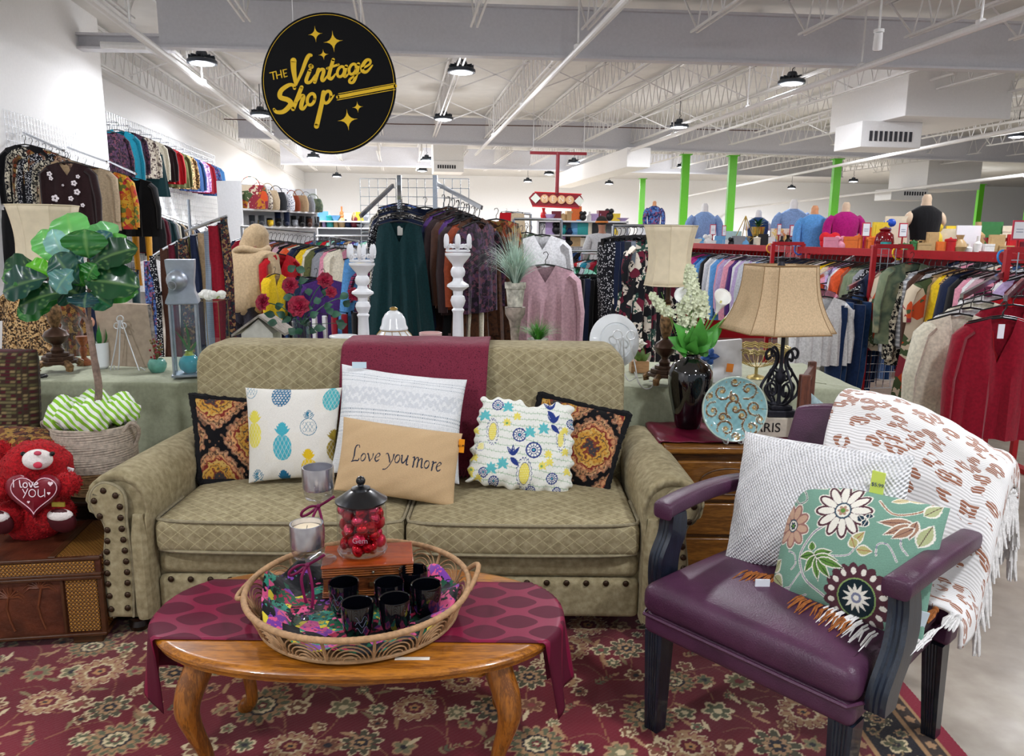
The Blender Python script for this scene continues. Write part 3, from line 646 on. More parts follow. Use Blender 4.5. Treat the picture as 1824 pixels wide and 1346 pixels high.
# arms : closed profile (local a = distance outwards from the inner face, z) swept front to back
def arm(side):
    inner=XL if side<0 else XR; sx=side
    pr=[(0,.09),(0,.30),(-.004,.44),(-.01,.52),(.004,.575),(.035,.612),(.085,.632),(.135,.625),(.180,.595),(.205,.550),(.203,.505),(.178,.470),(.150,.452),(.148,.40),(.158,.30),(.160,.20),(.150,.09)]
    pr=[(p.x,p.y) for p in smooth_pts([(a,z,0) for a,z in pr],3)]; n=len(pr); ca,cz=.09,.45
    rows=[]
    def ring(y,s,sq=1.0,th=0): return [(inner+sx*(ca+(a-ca)*s),y,cz+(z-cz)*(s if z>.2 else 1)) for a,z in pr]
    m=MB(); 
    for y,s in ((2.535,.80),(2.522,.90),(2.522,.96),(2.530,.99),(2.548,1.0),(2.60,1.0),(2.8,.985),(3.0,.96),(3.2,.93),(3.33,.90),(3.35,.85)):
        rows.append(ring(y,s))
    # pleats round the front of the roll
    for r_i in (1,2,3,4):
        rows[r_i]=[(x,y-(0 if z<.46 else .006*math.sin(i*2.1)),z) for i,(x,y,z) in enumerate(rows[r_i])]
    vs=[p for r in rows for p in r]; fs=[(j*n+i,j*n+(i+1)%n,(j+1)*n+(i+1)%n,(j+1)*n+i) for j in range(len(rows)-1) for i in range(n)]
    fs.append(tuple(range(n))); fs.append(tuple((len(rows)-1)*n+i for i in range(n)))
    m.add(vs,fs); ar=m.build('arm',SF,sofa,smooth=60,fixn=True)
    # front facing panel: keyhole shape, slightly padded, with welt and nail heads
    KH=[(.150,.10),(.158,.22),(.152,.33),(.140,.42),(.150,.465),(.176,.495),(.185,.535),(.172,.572),(.140,.595),(.100,.590),(.070,.565),(.062,.52),(.066,.46),(.062,.38),(.058,.28),(.064,.18),(.070,.10)]
    kh=[(p.x,p.y) for p in smooth_pts([(a,z,0) for a,z in KH],4)]
    ccx=sum(a for a,_ in kh)/len(kh); m=MB(); rr=[]
    def ctr(z): return .112 if z<.42 else .118
    for s,y in ((1,2.528),(.97,2.513),(.85,2.507),(.5,2.503)):
        rr+=[(inner+sx*(ctr(z)+(a-ctr(z))*s),y,z if .14<z<.56 else z+(.35-z)*(1-s)*.15) for a,z in kh]
    K=len(kh); m.add(rr,[(j*K+i,j*K+(i+1)%K,(j+1)*K+(i+1)%K,(j+1)*K+i) for j in range(3) for i in range(K)]+[tuple(3*K+i for i in range(K))])
    m.build('arm_front_panel',SF,ar,smooth=60,fixn=True)
    MB().tube([(inner+sx*a,2.516,z) for a,z in kh],.0055,6).build('welt',PIPING,ar)
    # vertical padded post beside the panel
    MB().tube([(inner+sx*.03,2.528,z) for z in (.095,.12,.2,.3,.4,.48)],[.026,.031,.031,.030,.030,.018],10).build('front_post',SF,ar)
    L=[(.165,.535),(.150,.480),(.128,.43),(.132,.39),(.137,.35),(.140,.31),(.142,.27),(.143,.23),(.142,.185),(.140,.135)]
    Rr=[(.090,.555),(.078,.515),(.079,.475),(.078,.435),(.076,.395),(.074,.355),(.073,.315),(.073,.275),(.075,.235),(.078,.19),(.082,.14)]
    for a,z in L+Rr+[(.13,.572)]: nail((inner+sx*a,2.503,z))
for s in(-1,1): arm(s)
SL=wood('#2a1a10','#1a0f0a',.4)
for x,y in ((-1.36,2.60),(.55,2.60),(-1.34,3.25),(.53,3.25)):
    MB().lathe((x,y,0),[(0,.013),(.03,.013),(.036,.03),(.03,.05),(.045,.075),(.045,.095),(0,.095)],14).build('foot',SL,sofa)
# ================================================================ CUSHIONS
def pillow(name,label,px,T=.07,paint=None,n=(60,60),pinch=.05,mat=None,rough=.9,parent=None,wr=.004,pw=2.2,bsc=350,bst=.35,edge=None,group=None,seed=0):
    TL,TR,BR,BL=[PY(*p) for p in px]; nu,nv=n; s,t=np.meshgrid(np.linspace(0,1,nu+1),np.linspace(0,1,nv+1)); s=s.ravel(); t=t.ravel()
    S=.5+(s-.5)*(1-pinch*4*t*(1-t)*1.0); Tt=.5+(t-.5)*(1-pinch*4*s*(1-s))
    if edge is not None: S,Tt=edge(S,Tt,s,t)
    A=[np.array(v) for v in (TL,TR,BR,BL)]
    def bil(S,Tt,A): return ((1-S)*(1-Tt))[:,None]*A[0]+(S*(1-Tt))[:,None]*A[1]+(S*Tt)[:,None]*A[2]+((1-S)*Tt)[:,None]*A[3]
    B=bil(S,Tt,A); nr=(A[1]-A[3]); nr=np.cross(A[1]-A[0],A[3]-A[0]); nr=nr/np.linalg.norm(nr)
    if nr[1]>0: nr=-nr
    d=T*np.power(np.clip((1-np.abs(2*s-1)**pw)*(1-np.abs(2*t-1)**pw),0,1),.55)
    ph=seed*1.7; w=wr*(np.sin(s*17+ph+4*t)*np.sin(t*13+ph*.6)+.6*np.sin((s+t)*29+ph))*np.minimum(1,d/T*2+.0)*(1.2-d/T)
    e0=np.minimum.reduce([s,1-s,t,1-t])*9
    f=B+nr[None,:]*(d+w)[:,None]; b=B-nr[None,:]*(d)[:,None]
    V=np.concatenate([f,b]); c=None; M=mat
    q=np.array([[p[0],p[1]] for p in px],float); XY=bil(S,Tt,q); XYo=bil(s,t,q)
    if paint:
        cv=Canvas(XYo[:,0],XYo[:,1],'#ffffff'); cv.s=s; cv.t=t; paint(cv); c=np.concatenate([cv.c,cv.c]); M=mat or vmat(rough,bsc,bst)
    F=np.concatenate([gquads(nu,nv,0,True),gquads(nu,nv,len(s))]); loc=np.array(B.mean(0)); loc[2]=B[:,2].min()
    if parent is not None: loc=np.array(rootloc(parent))
    me=fast_mesh(name,V-loc,F,c,M); o=bpy.data.objects.new(name,me); COL.objects.link(o)
    if parent is None: o.location=loc; tag(o,label,'cushion',group)
    else: o.parent=parent
    o['_n']=[float(x) for x in nr]; bd=[A,nr]
    return o,(lambda a,b_,off=0: Vector((bil(np.array([a]),np.array([b_]),A)[0]+nr*off)))
def paisley(cv):
    X,Y=cv.s,cv.t; 
    u=(X-.70)*2.1; v=(Y-.50)*2.0
    f=(np.cos(PI*u)+np.cos(PI*v))/2+.07*np.sin(PI*5*u)*np.sin(PI*5*v)+.05*np.sin(24*u+9*v)*np.sin(26*v-7*u)+.03*np.cos(41*u)*np.cos(37*v)
    g=np.abs(f); pal=[(0,'#0d0c10'),(.11,'#7c5a45'),(.16,'#b08468'),(.22,'#c79a6c'),(.27,'#5d4334'),(.31,'#b0805c'),(.37,'#d8a06a'),(.42,'#c98a5c'),(.47,'#7a2c26'),(.53,'#8f3a30'),(.56,'#c9a45a'),(.66,'#c58f3c'),(.74,'#5a4a3a'),(.78,'#c9963f'),(.88,'#7b3a2c'),(.93,'#403a3c')]
    for p,c in pal: cv.put(g>=p,c)
    dd=np.sin(X*95)*np.sin(Y*88); cv.put((dd>.55)&(g>.12)&(g<.45),'#5b4634'); cv.put((dd<-.7)&(g>.55),'#8a5a2c')
    for k in range(9):
        for j in range(9):
            x=(k+.5*(j%2))/8; y=j/8; q=np.hypot((X-x)*1.0,(Y-y)); w=(q>.028)&(q<.04)&(g>.12)&(g<.5); cv.put(w,'#a5674c'); cv.put((q<.02)&(g>.1)&(g<.5),'#c88f68')
def fringe_edge(o,at,name,col,rad=.016,n=150,seed=1):
    rnd=random.Random(seed); P_=[]
    for i in range(n):
        q=i/n*4; k=int(q); f=q-k; p={0:(f,0),1:(1,f),2:(1-f,1),3:(0,1-f)}[k]; c=4*f*(1-f)*.03
        p={0:(f,c),1:(1-c,f),2:(1-f,1-c),3:(c,1-f)}[k]; P_.append(at(*p)+Vector((rnd.uniform(-1,1),rnd.uniform(-1,1),rnd.uniform(-1,1)))*.0022)
    m=MB(); m.tube(P_,[rad*rnd.uniform(.88,1.08) for _ in P_],7,closed=True)
    for i in range(n*5):
        q=P_[i%n]; a=rnd.random()*6.28; d=Vector((math.cos(a)*.7,-abs(rnd.random())*.8,math.sin(a))).normalized(); sd=Vector((rnd.uniform(-1,1),rnd.uniform(-1,1),rnd.uniform(-1,1))).normalized()*.0022
        m.add([q+d*rad*.7-sd,q+d*rad*.7+sd,q+d*rad*1.3+sd*.3],[(0,1,2)])
    return m.build(name,plain(col,.95,var=.15,sc=90),o)
o,at=pillow('cushion','paisley cushion with black brush fringe against the left sofa arm',[(342,704,3.06),(508,716,3.13),(500,864,3.0),(356,858,2.93)],.06,paisley,(170,160),.05,seed=1)
fringe_edge(o,at,'brush_fringe','#0b0b10')
o,at=pillow('cushion','paisley cushion with black brush fringe against the right sofa arm',[(962,702,3.10),(1121,738,3.04),(1079,882,2.90),(932,856,2.97)],.06,paisley,(170,160),.05,seed=2)
fringe_edge(o,at,'brush_fringe','#0b0b10',seed=2)
def pine(cv,x,y,w,h,col,style='fill',bw='#e8e4da'):   # body centre x,y; crown above
    hw,hh=w/2,h/2
    if style=='fill':
        cv.ell(x,y,hw,hh,col); 
        for k in range(-4,5):
            o=k*w/4.5; cv.line([(x+o-hh*.5,y-hh),(x+o+hh*.5,y+hh)],.8,bw,.55); cv.line([(x+o+hh*.5,y-hh),(x+o-hh*.5,y+hh)],.8,bw,.55)
        ix=(np.hypot((cv.X-x)/hw,(cv.Y-y)/hh)>1)&(np.abs(cv.X-x)<hw*1.9)&(np.abs(cv.Y-y)<hh*1.15); cv.put(ix,bw)
    elif style=='line':
        cv.ell(x,y,hw,hh,col,0,.93)
        ins=lambda px,py: math.hypot((px-x)/hw,(py-y)/hh)<.98
        for k in range(-4,5):
            for sg_ in (-1,1):
                pts=[(x+k*w/4.5+sg_*q*hh*.6,y+q*hh) for q in (-1,-.6,-.2,.2,.6,1)]; pts=[p for p in pts if ins(*p)]
                if len(pts)>1: cv.line(pts,.7,col)
    else:
        cv.ell(x,y,hw,hh,col)
        for i in range(-3,4):
            for j in range(-4,5): cv.ell(x+i*w*.17+(j%2)*w*.085,y+j*h*.11,w*.05,w*.05,bw,0,.35)
    for r,(n_,L) in enumerate(((7,.5),(6,.42),(5,.34))):
        for i in range(n_):
            a=-PI/2+(i-(n_-1)/2)*.33; bx,by=x,y-hh*.93-r*h*.0; ex,ey=x+math.cos(a)*h*L*.75,by+math.sin(a)*h*(L+.05*r)
            if style=='line': cv.leaf(bx,by-h*.1*r,ex,ey-h*.05*r,w*.18,col); cv.leaf(bx,by-h*.1*r,bx+(ex-bx)*.9,by-h*.1*r+(ey-h*.05*r-by+h*.1*r)*.9,w*.10,bw)
            else: cv.leaf(bx,by-h*.12*r,ex,ey-h*.05*r,w*.18,col)
def pineapples(cv):
    cv.c[:]=lin('#e9e6de')[:3]
    q=lambda x,y:(320+x/4.145,620+y/4.145)
    def P_(x,y,w,h,c,s): X,Y=q(x,y); pine(cv,X,Y,w/4.145,h/4.145,c,s)
    P_(565,650,118,190,'#e8dc5c','fill'); P_(790,745,142,195,'#49afc0','fill'); P_(985,590,122,130,'#3e7f9c','line'); P_(1135,380,118,170,'#4fb3bb','fill'); P_(768,345,142,180,'#2b6f98','dot')
    P_(1165,760,110,160,'#a08a30','fill'); P_(980,900,120,150,'#e8c228','fill'); P_(785,1060,130,150,'#1c6c94','fill'); P_(590,1050,130,150,'#3e7f9c','line'); P_(530,300,100,150,'#6f9db0','line')
o,at=pillow('cushion','white cushion printed with teal and yellow pineapples left of the middle','' or [(437,690,2.98),(609,690,2.98),(596,850,2.86),(443,860,2.86)],.065,pineapples,(180,180),.045,wr=.003,seed=3)
m=MB(); a=at(.98,.03,.01); m.obox(PY(566,697,2.985),(.012,.002,.008)); m.build('care_tag',plain('#f4f4f4',.6,var=0),o)
def stripes(cv):
    cv.c[:]=lin('#eef0f2')[:3]; t=cv.t; s=cv.s
    for a,b in ((.075,.083),(.105,.113),(.14,.15),(.42,.43),(.452,.462),(.49,.497),(.62,.63)): cv.put((t>a)&(t<b)&((s*160).astype(int)%2==0),'#9aa6b2')
    z=(t>.2)&(t<.37); zz=np.abs(((s*22)%1)-.5)*.045; cv.put(z&(((t+zz)*70%1)<.32),'#c9ced6')
    z=(t>.5)&(t<.95); cv.put(z&(((t*60)%1)<.25)&(((s*60)%1)<.6),'#d5dae0')
o,at=pillow('cushion','large white cushion with thin grey stripes behind the lettered cushion',[(609,648,3.03),(832,676,3.03),(818,862,2.84),(588,842,2.84)],.085,stripes,(150,150),.06,wr=.004,seed=4,bsc=180,bst=.6)
MB().obox(PY(640,650,2.985),(.028,.002,.012)).build('price_tag',plain('#cfe6f2',.6,var=0),o)
def lovetext(cv):
    cv.c[:]=lin('#d3b389')[:3]; n=.94+.08*np.sin(cv.X*3.1)*np.sin(cv.Y*2.7); cv.c*=n[:,None]
    S=4.4875; W=np.array
    def st(pts,w=(1.1,2.6,1.1),sm=6): cv.line([(580+x/S,620+y/S) for x,y in pts],[v for v in w],'#2b3346',1,sm)
    st([(272,812),(270,795),(252,794),(236,818),(228,870),(212,918)],(1.6,1.5,2.4,2.6,1.4)); st([(203,921),(235,916),(258,919),(268,900)],(2,2.2,2.4,1.1))
    def o_(cx,cy,rx,ry): st([(cx+rx*math.cos(a)+ry*.22*-math.sin(a),cy+ry*math.sin(a)) for a in [k*PI/5-.6 for k in range(11)]],(1.2,2.6,1.2,2.6,1.2))
    o_(302,894,19,29)
    st([(335,870),(343,866),(350,900),(356,926)],(1.2,2.6,2.6)); st([(356,926),(378,900),(386,868)],(1.2,1.2,2.2))
    st([(405,902),(435,890),(440,873),(428,866),(408,885),(400,912),(410,930),(432,918)],(1.2,1.2,2.4,1.2,2.4,2.6,1.4))
    st([(490,874),(505,868),(515,900),(520,938)],(1.2,2.4,2.6)); st([(555,876),(545,915),(515,965),(485,992),(464,994)],(2.4,1.5,1.4,1.6,2.4))
    o_(582,912,19,32)
    st([(612,890),(622,884),(616,925),(622,945),(640,935),(662,900)],(1.2,2.6,2.6,1.4)); st([(668,886),(656,935),(656,960),(668,958)],(2.6,2.6,1.4))
    st([(708,902),(722,897),(715,940),(706,978)],(1.3,2.6,2.6)); st([(716,935),(738,903),(752,903),(748,940),(740,978)],(1.1,1.8,2.6,2.6)); st([(748,940),(768,912),(782,912),(778,950),(776,982),(788,980)],(1.1,1.8,2.6,2.6,1.3))
    o_(820,955,19,30)
    st([(862,935),(874,930),(866,968),(858,1000)],(1.3,2.6,2.6)); st([(867,965),(880,942),(896,936)],(1.1,1.6,2.8))
    st([(903,970),(930,955),(936,942),(924,936),(905,955),(898,984),(908,1004),(930,992)],(1.2,1.2,2.4,1.2,2.4,2.6,1.4))
o,at=pillow('cushion','tan burlap cushion reading Love you more leaning on the striped one',[(612,742,2.83),(824,772,2.83),(808,903,2.70),(594,872,2.70)],.06,lovetext,(330,210),.035,wr=.003,seed=5)
pt=MB().obox(PY(822,794,2.80),(.011,.0015,.026),Matrix.Rotation(.08,3,'Y')).build('price_tag',plain('#f59a12',.6,var=0),o,smooth=0)
write('$1.99',.012,PY(822,794,2.797),pt,plain('#6b4208',.6,var=0),name='tag_print')
def floral(cv):
    cv.c[:]=lin('#f1f2ea')[:3]; K=5.067; q=lambda x,y:(800+x/K,660+y/K)
    for r in range(13):
        y0=275+r*62; pts=[q(150+i*38,y0+i*5+6*math.sin(i*.9+r)) for i in range(28)]; cv.line(pts,.8,'#8fb58a',.9)
        for i in range(54): 
            x,y=q(160+i*19,y0+i*2.5+6*math.sin(i*.45+r)); cv.line([(x,y),(x,y+(-1 if i%2 else 1)*2.6)],.7,'#8fb58a',.9)
    B,T_,Yw='#2c3f86','#63c0c6','#efe06a'
    def blueflower(x,y,r): X,Y=q(x,y); r/=K; cv.ell(X,Y,r,r,B); cv.ell(X,Y,r*.82,r*.82,'#f1f2ea',0,.6); [cv.line([(X+math.cos(a)*r*.45,Y+math.sin(a)*r*.45),(X+math.cos(a)*r,Y+math.sin(a)*r)],1.3,B) for a in [i*PI/6 for i in range(12)]]; cv.ell(X,Y,r*.42,r*.42,'#f1f2ea'); cv.ell(X,Y,r*.3,r*.3,B,0,.4); cv.ell(X,Y,r*.14,r*.14,T_)
    def egg(x,y,rx,ry):
        X,Y=q(x,y); rx/=K;ry/=K; cv.star(X,Y,rx*1.5,18,.18,B,0,ry/rx); cv.star(X,Y,rx*1.38,18,.18,'#f1f2ea',0,ry/rx); cv.ell(X,Y,rx,ry,B,.1); cv.ell(X,Y,rx*.92,ry*.94,Yw,.1)
        for i in range(-2,3):
            for j in range(-4,5): cv.ell(X+i*rx*.4+(j%2)*rx*.2,Y+j*ry*.22,.8,.8,'#f7f0b0')
    def splash(x,y,c,r=55):
        X,Y=q(x,y); r/=K
        for a in range(7): an=-PI/2+(a-3)*.75; cv.leaf(X,Y,X+math.cos(an)*r,Y+math.sin(an)*r*1.2,r*.5,c)
    def bird(x,y):
        X,Y=q(x,y); cv.leaf(X,Y,X-10,Y-17,6,B); cv.leaf(X,Y,X+1,Y-20,6,B); cv.leaf(X,Y,X+12,Y-16,6,B); cv.leaf(X-4,Y+2,X+11,Y+18,9,B); cv.line([(X-5,Y-8),(X-8,Y-14)],.6,'#f1f2ea'); cv.line([(X+1,Y-8),(X+1,Y-15)],.6,'#f1f2ea')
    for x,y,r in ((630,608,60),(752,740,70),(915,985,50),(310,925,42),(440,335,50),(1090,500,45),(730,1085,45),(960,1095,40),(400,1000,45)): blueflower(x,y,r)
    for x,y,a,b in ((395,575,36,82),(670,940,48,95),(990,640,28,75),(290,700,26,30)): egg(x,y,a,b)
    for x,y,c in ((840,560,T_),(480,860,T_),(530,360,T_),(380,900,T_),(720,590,T_),(330,430,T_)): splash(x,y,c)
    for x,y in ((610,450),(880,780),(230,800),(250,560),(890,850),(1030,760),(1050,930),(1030,570),(260,980),(520,500),(830,880),(180,930)): splash(x,y,Yw,40)
    for x,y in ((570,790),(925,505),(900,380)): bird(x,y)
    for x,y in ((520,505),(820,880),(210,900)): X,Y=q(x,y); cv.star(X,Y,5.5,8,.3,Yw); cv.ell(X,Y,2.2,2.2,'#7fae6a'); 
def ruffle(S,T,s,t):
    e=np.minimum.reduce([s,1-s,t,1-t]); k=np.clip(1-e/.09,0,1)
    a=.012*np.sin(t*52)+.012*np.sin(t*31+1); b=.012*np.sin(s*48)+.012*np.sin(s*29+2)
    S=S+k*a*np.sign(s-.5)*(np.minimum(s,1-s)<.1); T=T+k*b*np.sign(t-.5)*(np.minimum(t,1-t)<.1); 
    T=T+np.where(t<.12,.075*np.exp(-((s-.56)/.12)**2)*(1-t/.12),0); return S,T
o,at=pillow('cushion','white cushion with a ruffled edge and blue and yellow flowers',[(860,708,2.97),(1020,722,2.97),(1016,886,2.83),(832,856,2.83)],.06,floral,(210,210),-.02,wr=.006,edge=ruffle,seed=6,pw=3.5)
# ---- maroon throw over the sofa back
def throw1():
    THR=printed(('#6d2233','#823045','#551a2a'),160,'n'); nu,nv=40,60; path=[(3.43,.62),(3.405,.80),(3.40,.95),(3.375,1.000),(3.25,1.006),(3.14,.995),(3.115,.94),(3.085,.80),(3.07,.62),(3.06,.50),(3.02,.482)]
    sp=smooth_pts([(0,y,z) for y,z in path],6); L=len(sp)-1; m=MB()
    def fn(s,t):
        p=sp[int(round(t*L))]; tt=max(0,(t-.45)/.55); xl=PY(618,600,3.2).x+(-.045)*tt*0-.03*tt; xr=PY(872,603,3.2).x-.05*tt*tt; x=xl+(xr-xl)*s
        return (x,p.y-.004*math.sin(s*9+t*5)-.006,p.z+.002*math.sin(s*13))
    m.grid(fn,nu,L); vs=m.v[:]; o=m.build('throw_blanket',THR,origin=(-.35,3.2,.482),smooth=180); tag(o,'maroon woven throw draped over the middle of the sofa back','throw'); md=o.modifiers.new('s','SOLIDIFY'); md.thickness=.008; md.offset=1
    f=MB(); r=random.Random(3)
    for i in range(60):
        x=PY(618,600,3.2).x-.02+i*.0098; f.tube([(x,3.035,.49),(x+r.uniform(-.006,.006),2.99,.486),(x+r.uniform(-.012,.012),2.96,.484)],.0028,4)
    f=f.build('fringe',THR,o,smooth=60); f['kind']='stuff'
throw1()
# ================================================================ COFFEE TABLE
OAK=wood('#b5711f','#7a4512',.28,1,'X',.4); OAKZ=wood('#a8651f','#6e3e12',.3,1,'Z',.4)
TX,TY,TZ=-.405,1.935,.435; RX,RY=.54,.30
ct=thing('coffee_table','oval oak coffee table with curved legs standing on the rug','table',(TX,TY,.012))
def oval(s,z,n=72,pw=2.35): 
    o=[]
    for k in range(n):
        a=2*PI*k/n; c_,s_=math.cos(a),math.sin(a); o.append((TX+RX*s*math.copysign(abs(c_)**(2/pw),c_),TY+(RY-(1-s)*RX)*math.copysign(abs(s_)**(2/pw),s_),z))
    return o
def stack(rings,mb,cap=True,mi=0):
    n=len(rings[0]); vs=[p for r in rings for p in r]; fs=[(j*n+i,j*n+(i+1)%n,(j+1)*n+(i+1)%n,(j+1)*n+i) for j in range(len(rings)-1) for i in range(n)]
    if cap: fs+= [tuple(range(n))[::-1],tuple((len(rings)-1)*n+i for i in range(n))]
    return mb.add(vs,fs,mi)
stack([oval(.955,.400),oval(.985,.402),oval(.99,.412),oval(1.0,.418),oval(1.0,.426),oval(.985,.434),oval(.965,.435)],MB()).build('tabletop',OAK,ct,smooth=40)
# apron with cupid-bow lower edge
m=MB(); n=96
def ap(k,s): 
    a=2*PI*k/n; c_,s_=math.cos(a),math.sin(a); return (TX+.425*s*math.copysign(abs(c_)**.7,c_),TY+.215*s*math.copysign(abs(s_)**.7,s_))
vs=[]
for s in (1,.955):
    for k in range(n):
        x,y=ap(k,s); q=abs(math.sin(4*PI*k/n*2)); vs+=[(x,y,.401),(x,y,.345+.02*abs(math.sin(PI*((k/n*8)%1)))-.0)]
f=[]
for s in range(2):
    for k in range(n): a=s*2*n+2*k; b=s*2*n+2*((k+1)%n); f.append((a,b,b+1,a+1) if s==0 else (b,a,a+1,b+1))
for k in range(n): a=2*k+1; b=2*((k+1)%n)+1; f.append((a,b,b+2*n,a+2*n))
m.add(vs,f); m.build('apron',OAK,ct,smooth=50)
for sx in(-1,1):
    for sy in(-1,1):
        bx,by=TX+sx*.375,TY+sy*.165; P_=[];R_2=[]
        for z,o,r in ((.40,0,.034),(.36,.006,.036),(.31,.024,.035),(.26,.032,.031),(.20,.022,.024),(.13,.004,.019),(.07,-.004,.0175),(.045,.004,.019),(.03,.018,.024),(.018,.026,.025),(.013,.026,.020)):
            P_.append((bx+sx*o,by+sy*o*.8,z)); R_2.append(r)
        MB().tube(smooth_pts(P_,4),[R_2[min(10,i//4)]+(R_2[min(10,i//4+1)]-R_2[min(10,i//4)])*(i%4)/4 for i in range(41)],14).build('leg',OAKZ,ct,smooth=60)
# runner
def runner_paint_mat():
    mt,nt,b=nmat('burgundy_damask'); setp(b,.55,0,spec=.3); co=coord(nt); sp=N(nt,'ShaderNodeSeparateXYZ'); nt.links.new(co,sp.inputs[0])
    x=mth(nt,'MULTIPLY',sp.outputs[0],1/.085); y=mth(nt,'MULTIPLY',sp.outputs[1],1/.055)
    wob=mth(nt,'MULTIPLY',mth(nt,'SINE',mth(nt,'MULTIPLY',x,PI)),mth(nt,'SINE',mth(nt,'MULTIPLY',y,PI)))
    f=mth(nt,'ABSOLUTE',mth(nt,'ADD',mth(nt,'MULTIPLY',mth(nt,'COSINE',mth(nt,'MULTIPLY',x,PI)),1.0),mth(nt,'COSINE',mth(nt,'MULTIPLY',y,PI*1.0))))
    k=mth(nt,'LESS_THAN',f,.55); c=mixc(nt,k,lin('#561029'),lin('#7d1239')); nt.links.new(c,b.inputs[0]); nt.links.new(mth(nt,'MULTIPLY_ADD',k,-.18,.6),b.inputs['Roughness'])
    bump(nt,b,mth(nt,'ADD',k,noise(nt,coord(nt,(10,10,10)),1.5,3)),.25,.002); return mt
RUN=runner_paint_mat()
def runner():
    nu,nv=150,26; y0,y1=1.775,2.115; half=.535; drop=.20; m=MB()
    yr=random.Random(2)
    def fn(s,t):
        X=(s*2-1)*(half+drop); y=y0+(y1-y0)*t; 
        e=RX*max(0,1-abs((y-TY)/RY)**2.35)**(1/2.35)+.004; d=abs(X)-e; sg_=1 if X>0 else -1
        wv=.002*math.sin(X*21+y*30)*0
        if d<=0: return (TX+X,y,.4385+wv)
        r=.010; 
        if d<r*1.57: a=d/r; return (TX+sg_*(e+r*math.sin(a)),y,.4385-r*(1-math.cos(a)))
        d2=d-r*1.57; k=d2/drop; g=1-.35*k if sg_<0 else 1-.30*k
        yc=(y0+y1)/2-.05*k; yy=yc+(y-yc)*g
        return (TX+sg_*(e+r+.02*k+.016*k*math.sin(t*14+sg_)),yy+.0,.4285-d2)
    m.grid(fn,nu,nv); o=m.build('table_runner',RUN,origin=(TX,TY,.4375),smooth=180); tag(o,'burgundy damask table runner hanging over both ends of the coffee table','runner')
    md=o.modifiers.new('s','SOLIDIFY'); md.thickness=.002; md.offset=-1
runner()
# sticky label
MB().obox((-.235,1.70,.4355),(.042,.006,.0006),Matrix.Rotation(.02,3,'Z')).build('tape_strip',plain('#e9e2d6',.4,var=0),ct)
# ================================================================ TRAY
RAT=plain('#b58e66',.6,var=.12,sc=70,bs=.4,bsc=260); RATP=plain('#a98660',.6,var=.12,sc=60)
KX,KY=-.405,1.925; TR0,TR1=.262,.295; ZB,ZT=.4405,.520
tr=thing('wicker_tray','round openwork rattan tray with arched sides on the burgundy runner','tray',(KX,KY,ZB))
def cir(r,z,n=72): return [(KX+r*math.cos(2*PI*k/n),KY+r*math.sin(2*PI*k/n),z) for k in range(n)]
def rimwrap():
    m=MB(); n=260; pts=cir(TR1,ZT,n); m.tube(pts,[.0078+.0008*(i%2) for i in range(n)],8,closed=True); return m
rimwrap().build('rim',RAT,tr,smooth=70)
MB().tube(cir(TR0,ZB+.006,64),.006,7,closed=True).tube(cir(TR0-.012,ZB+.005,64),.005,6,closed=True).build('base_ring',RATP,tr)
MB().lathe((KX,KY,ZB),[(0,.002),(TR0-.01,.002),(TR0-.01,.006),(0,.006)],48).build('tray_base',RATP,tr)
def side(a,h): r=TR0+(TR1-TR0)*h; return (KX+r*math.cos(a),KY+r*math.sin(a),ZB+.006+(ZT-ZB-.01)*h)
ns=15
for k in range(ns):
    a0=2*PI*k/ns; MB().tube([side(a0,0),side(a0,.5),side(a0,1)],.0042,6).build('upright',RAT,tr)
    m=MB()
    for q in range(5):
        w_=(.98-q*.17)*PI/ns; h=.93-q*.17; m.tube([side(a0+PI/ns+w_*math.cos(t),h*math.sin(t)) for t in [PI*i/14 for i in range(15)]],.0021,4)
    m.build('arch_weave',RAT,tr,smooth=60)
for sgn,a0 in ((-1,PI+.08),(1,.12)):
    pts=[]
    for i in range(13):
        t=i/12; a=a0+(t-.5)*.42; r=TR1+.004+.022*math.sin(PI*t); pts.append((KX+r*math.cos(a),KY+r*math.sin(a),ZT-.002+.012*math.sin(PI*t)*(1 if sgn>0 else -1)+(.028*math.sin(PI*t) if sgn>0 else -.01*math.sin(PI*t))))
    MB().tube(pts,.0068,8).build('handle',RAT,tr,smooth=60)
# black floral cloth bunched in the tray
FLR=printed(('#0e0f14','#10121a','#14563c','#a8244a','#0c0d12','#0e0f14','#101116','#e05a8c','#7d3fa0','#0f1014','#2d8f78','#d9c63a','#101116'),24,'v',.5)
m=MB(); rr_=random.Random(11)
def cl(s,t):
    a=2*PI*s; r=t*(.262+.01*math.sin(5*a)); e=max(0,(t-.72)/.28); left=max(0,math.cos(a-PI))**1.5; h=.452+.0-.003+.010*math.sin(r*60+3*a)*math.sin(4*a+1)*min(1,t*2)*.4+e*(.018+.045*left+.02*max(0,math.cos(a-.3)))*(1+.35*math.sin(11*a))
    return (KX+r*math.cos(a),KY+r*math.sin(a),h+.0)
m.grid(cl,90,22,cu=True); o=m.build('floral_scarf',FLR,origin=(KX,KY,.45),smooth=180); tag(o,'black scarf with pink and green flowers lining the wicker tray','scarf'); md=o.modifiers.new('s','SOLIDIFY'); md.thickness=.003; md.offset=-1
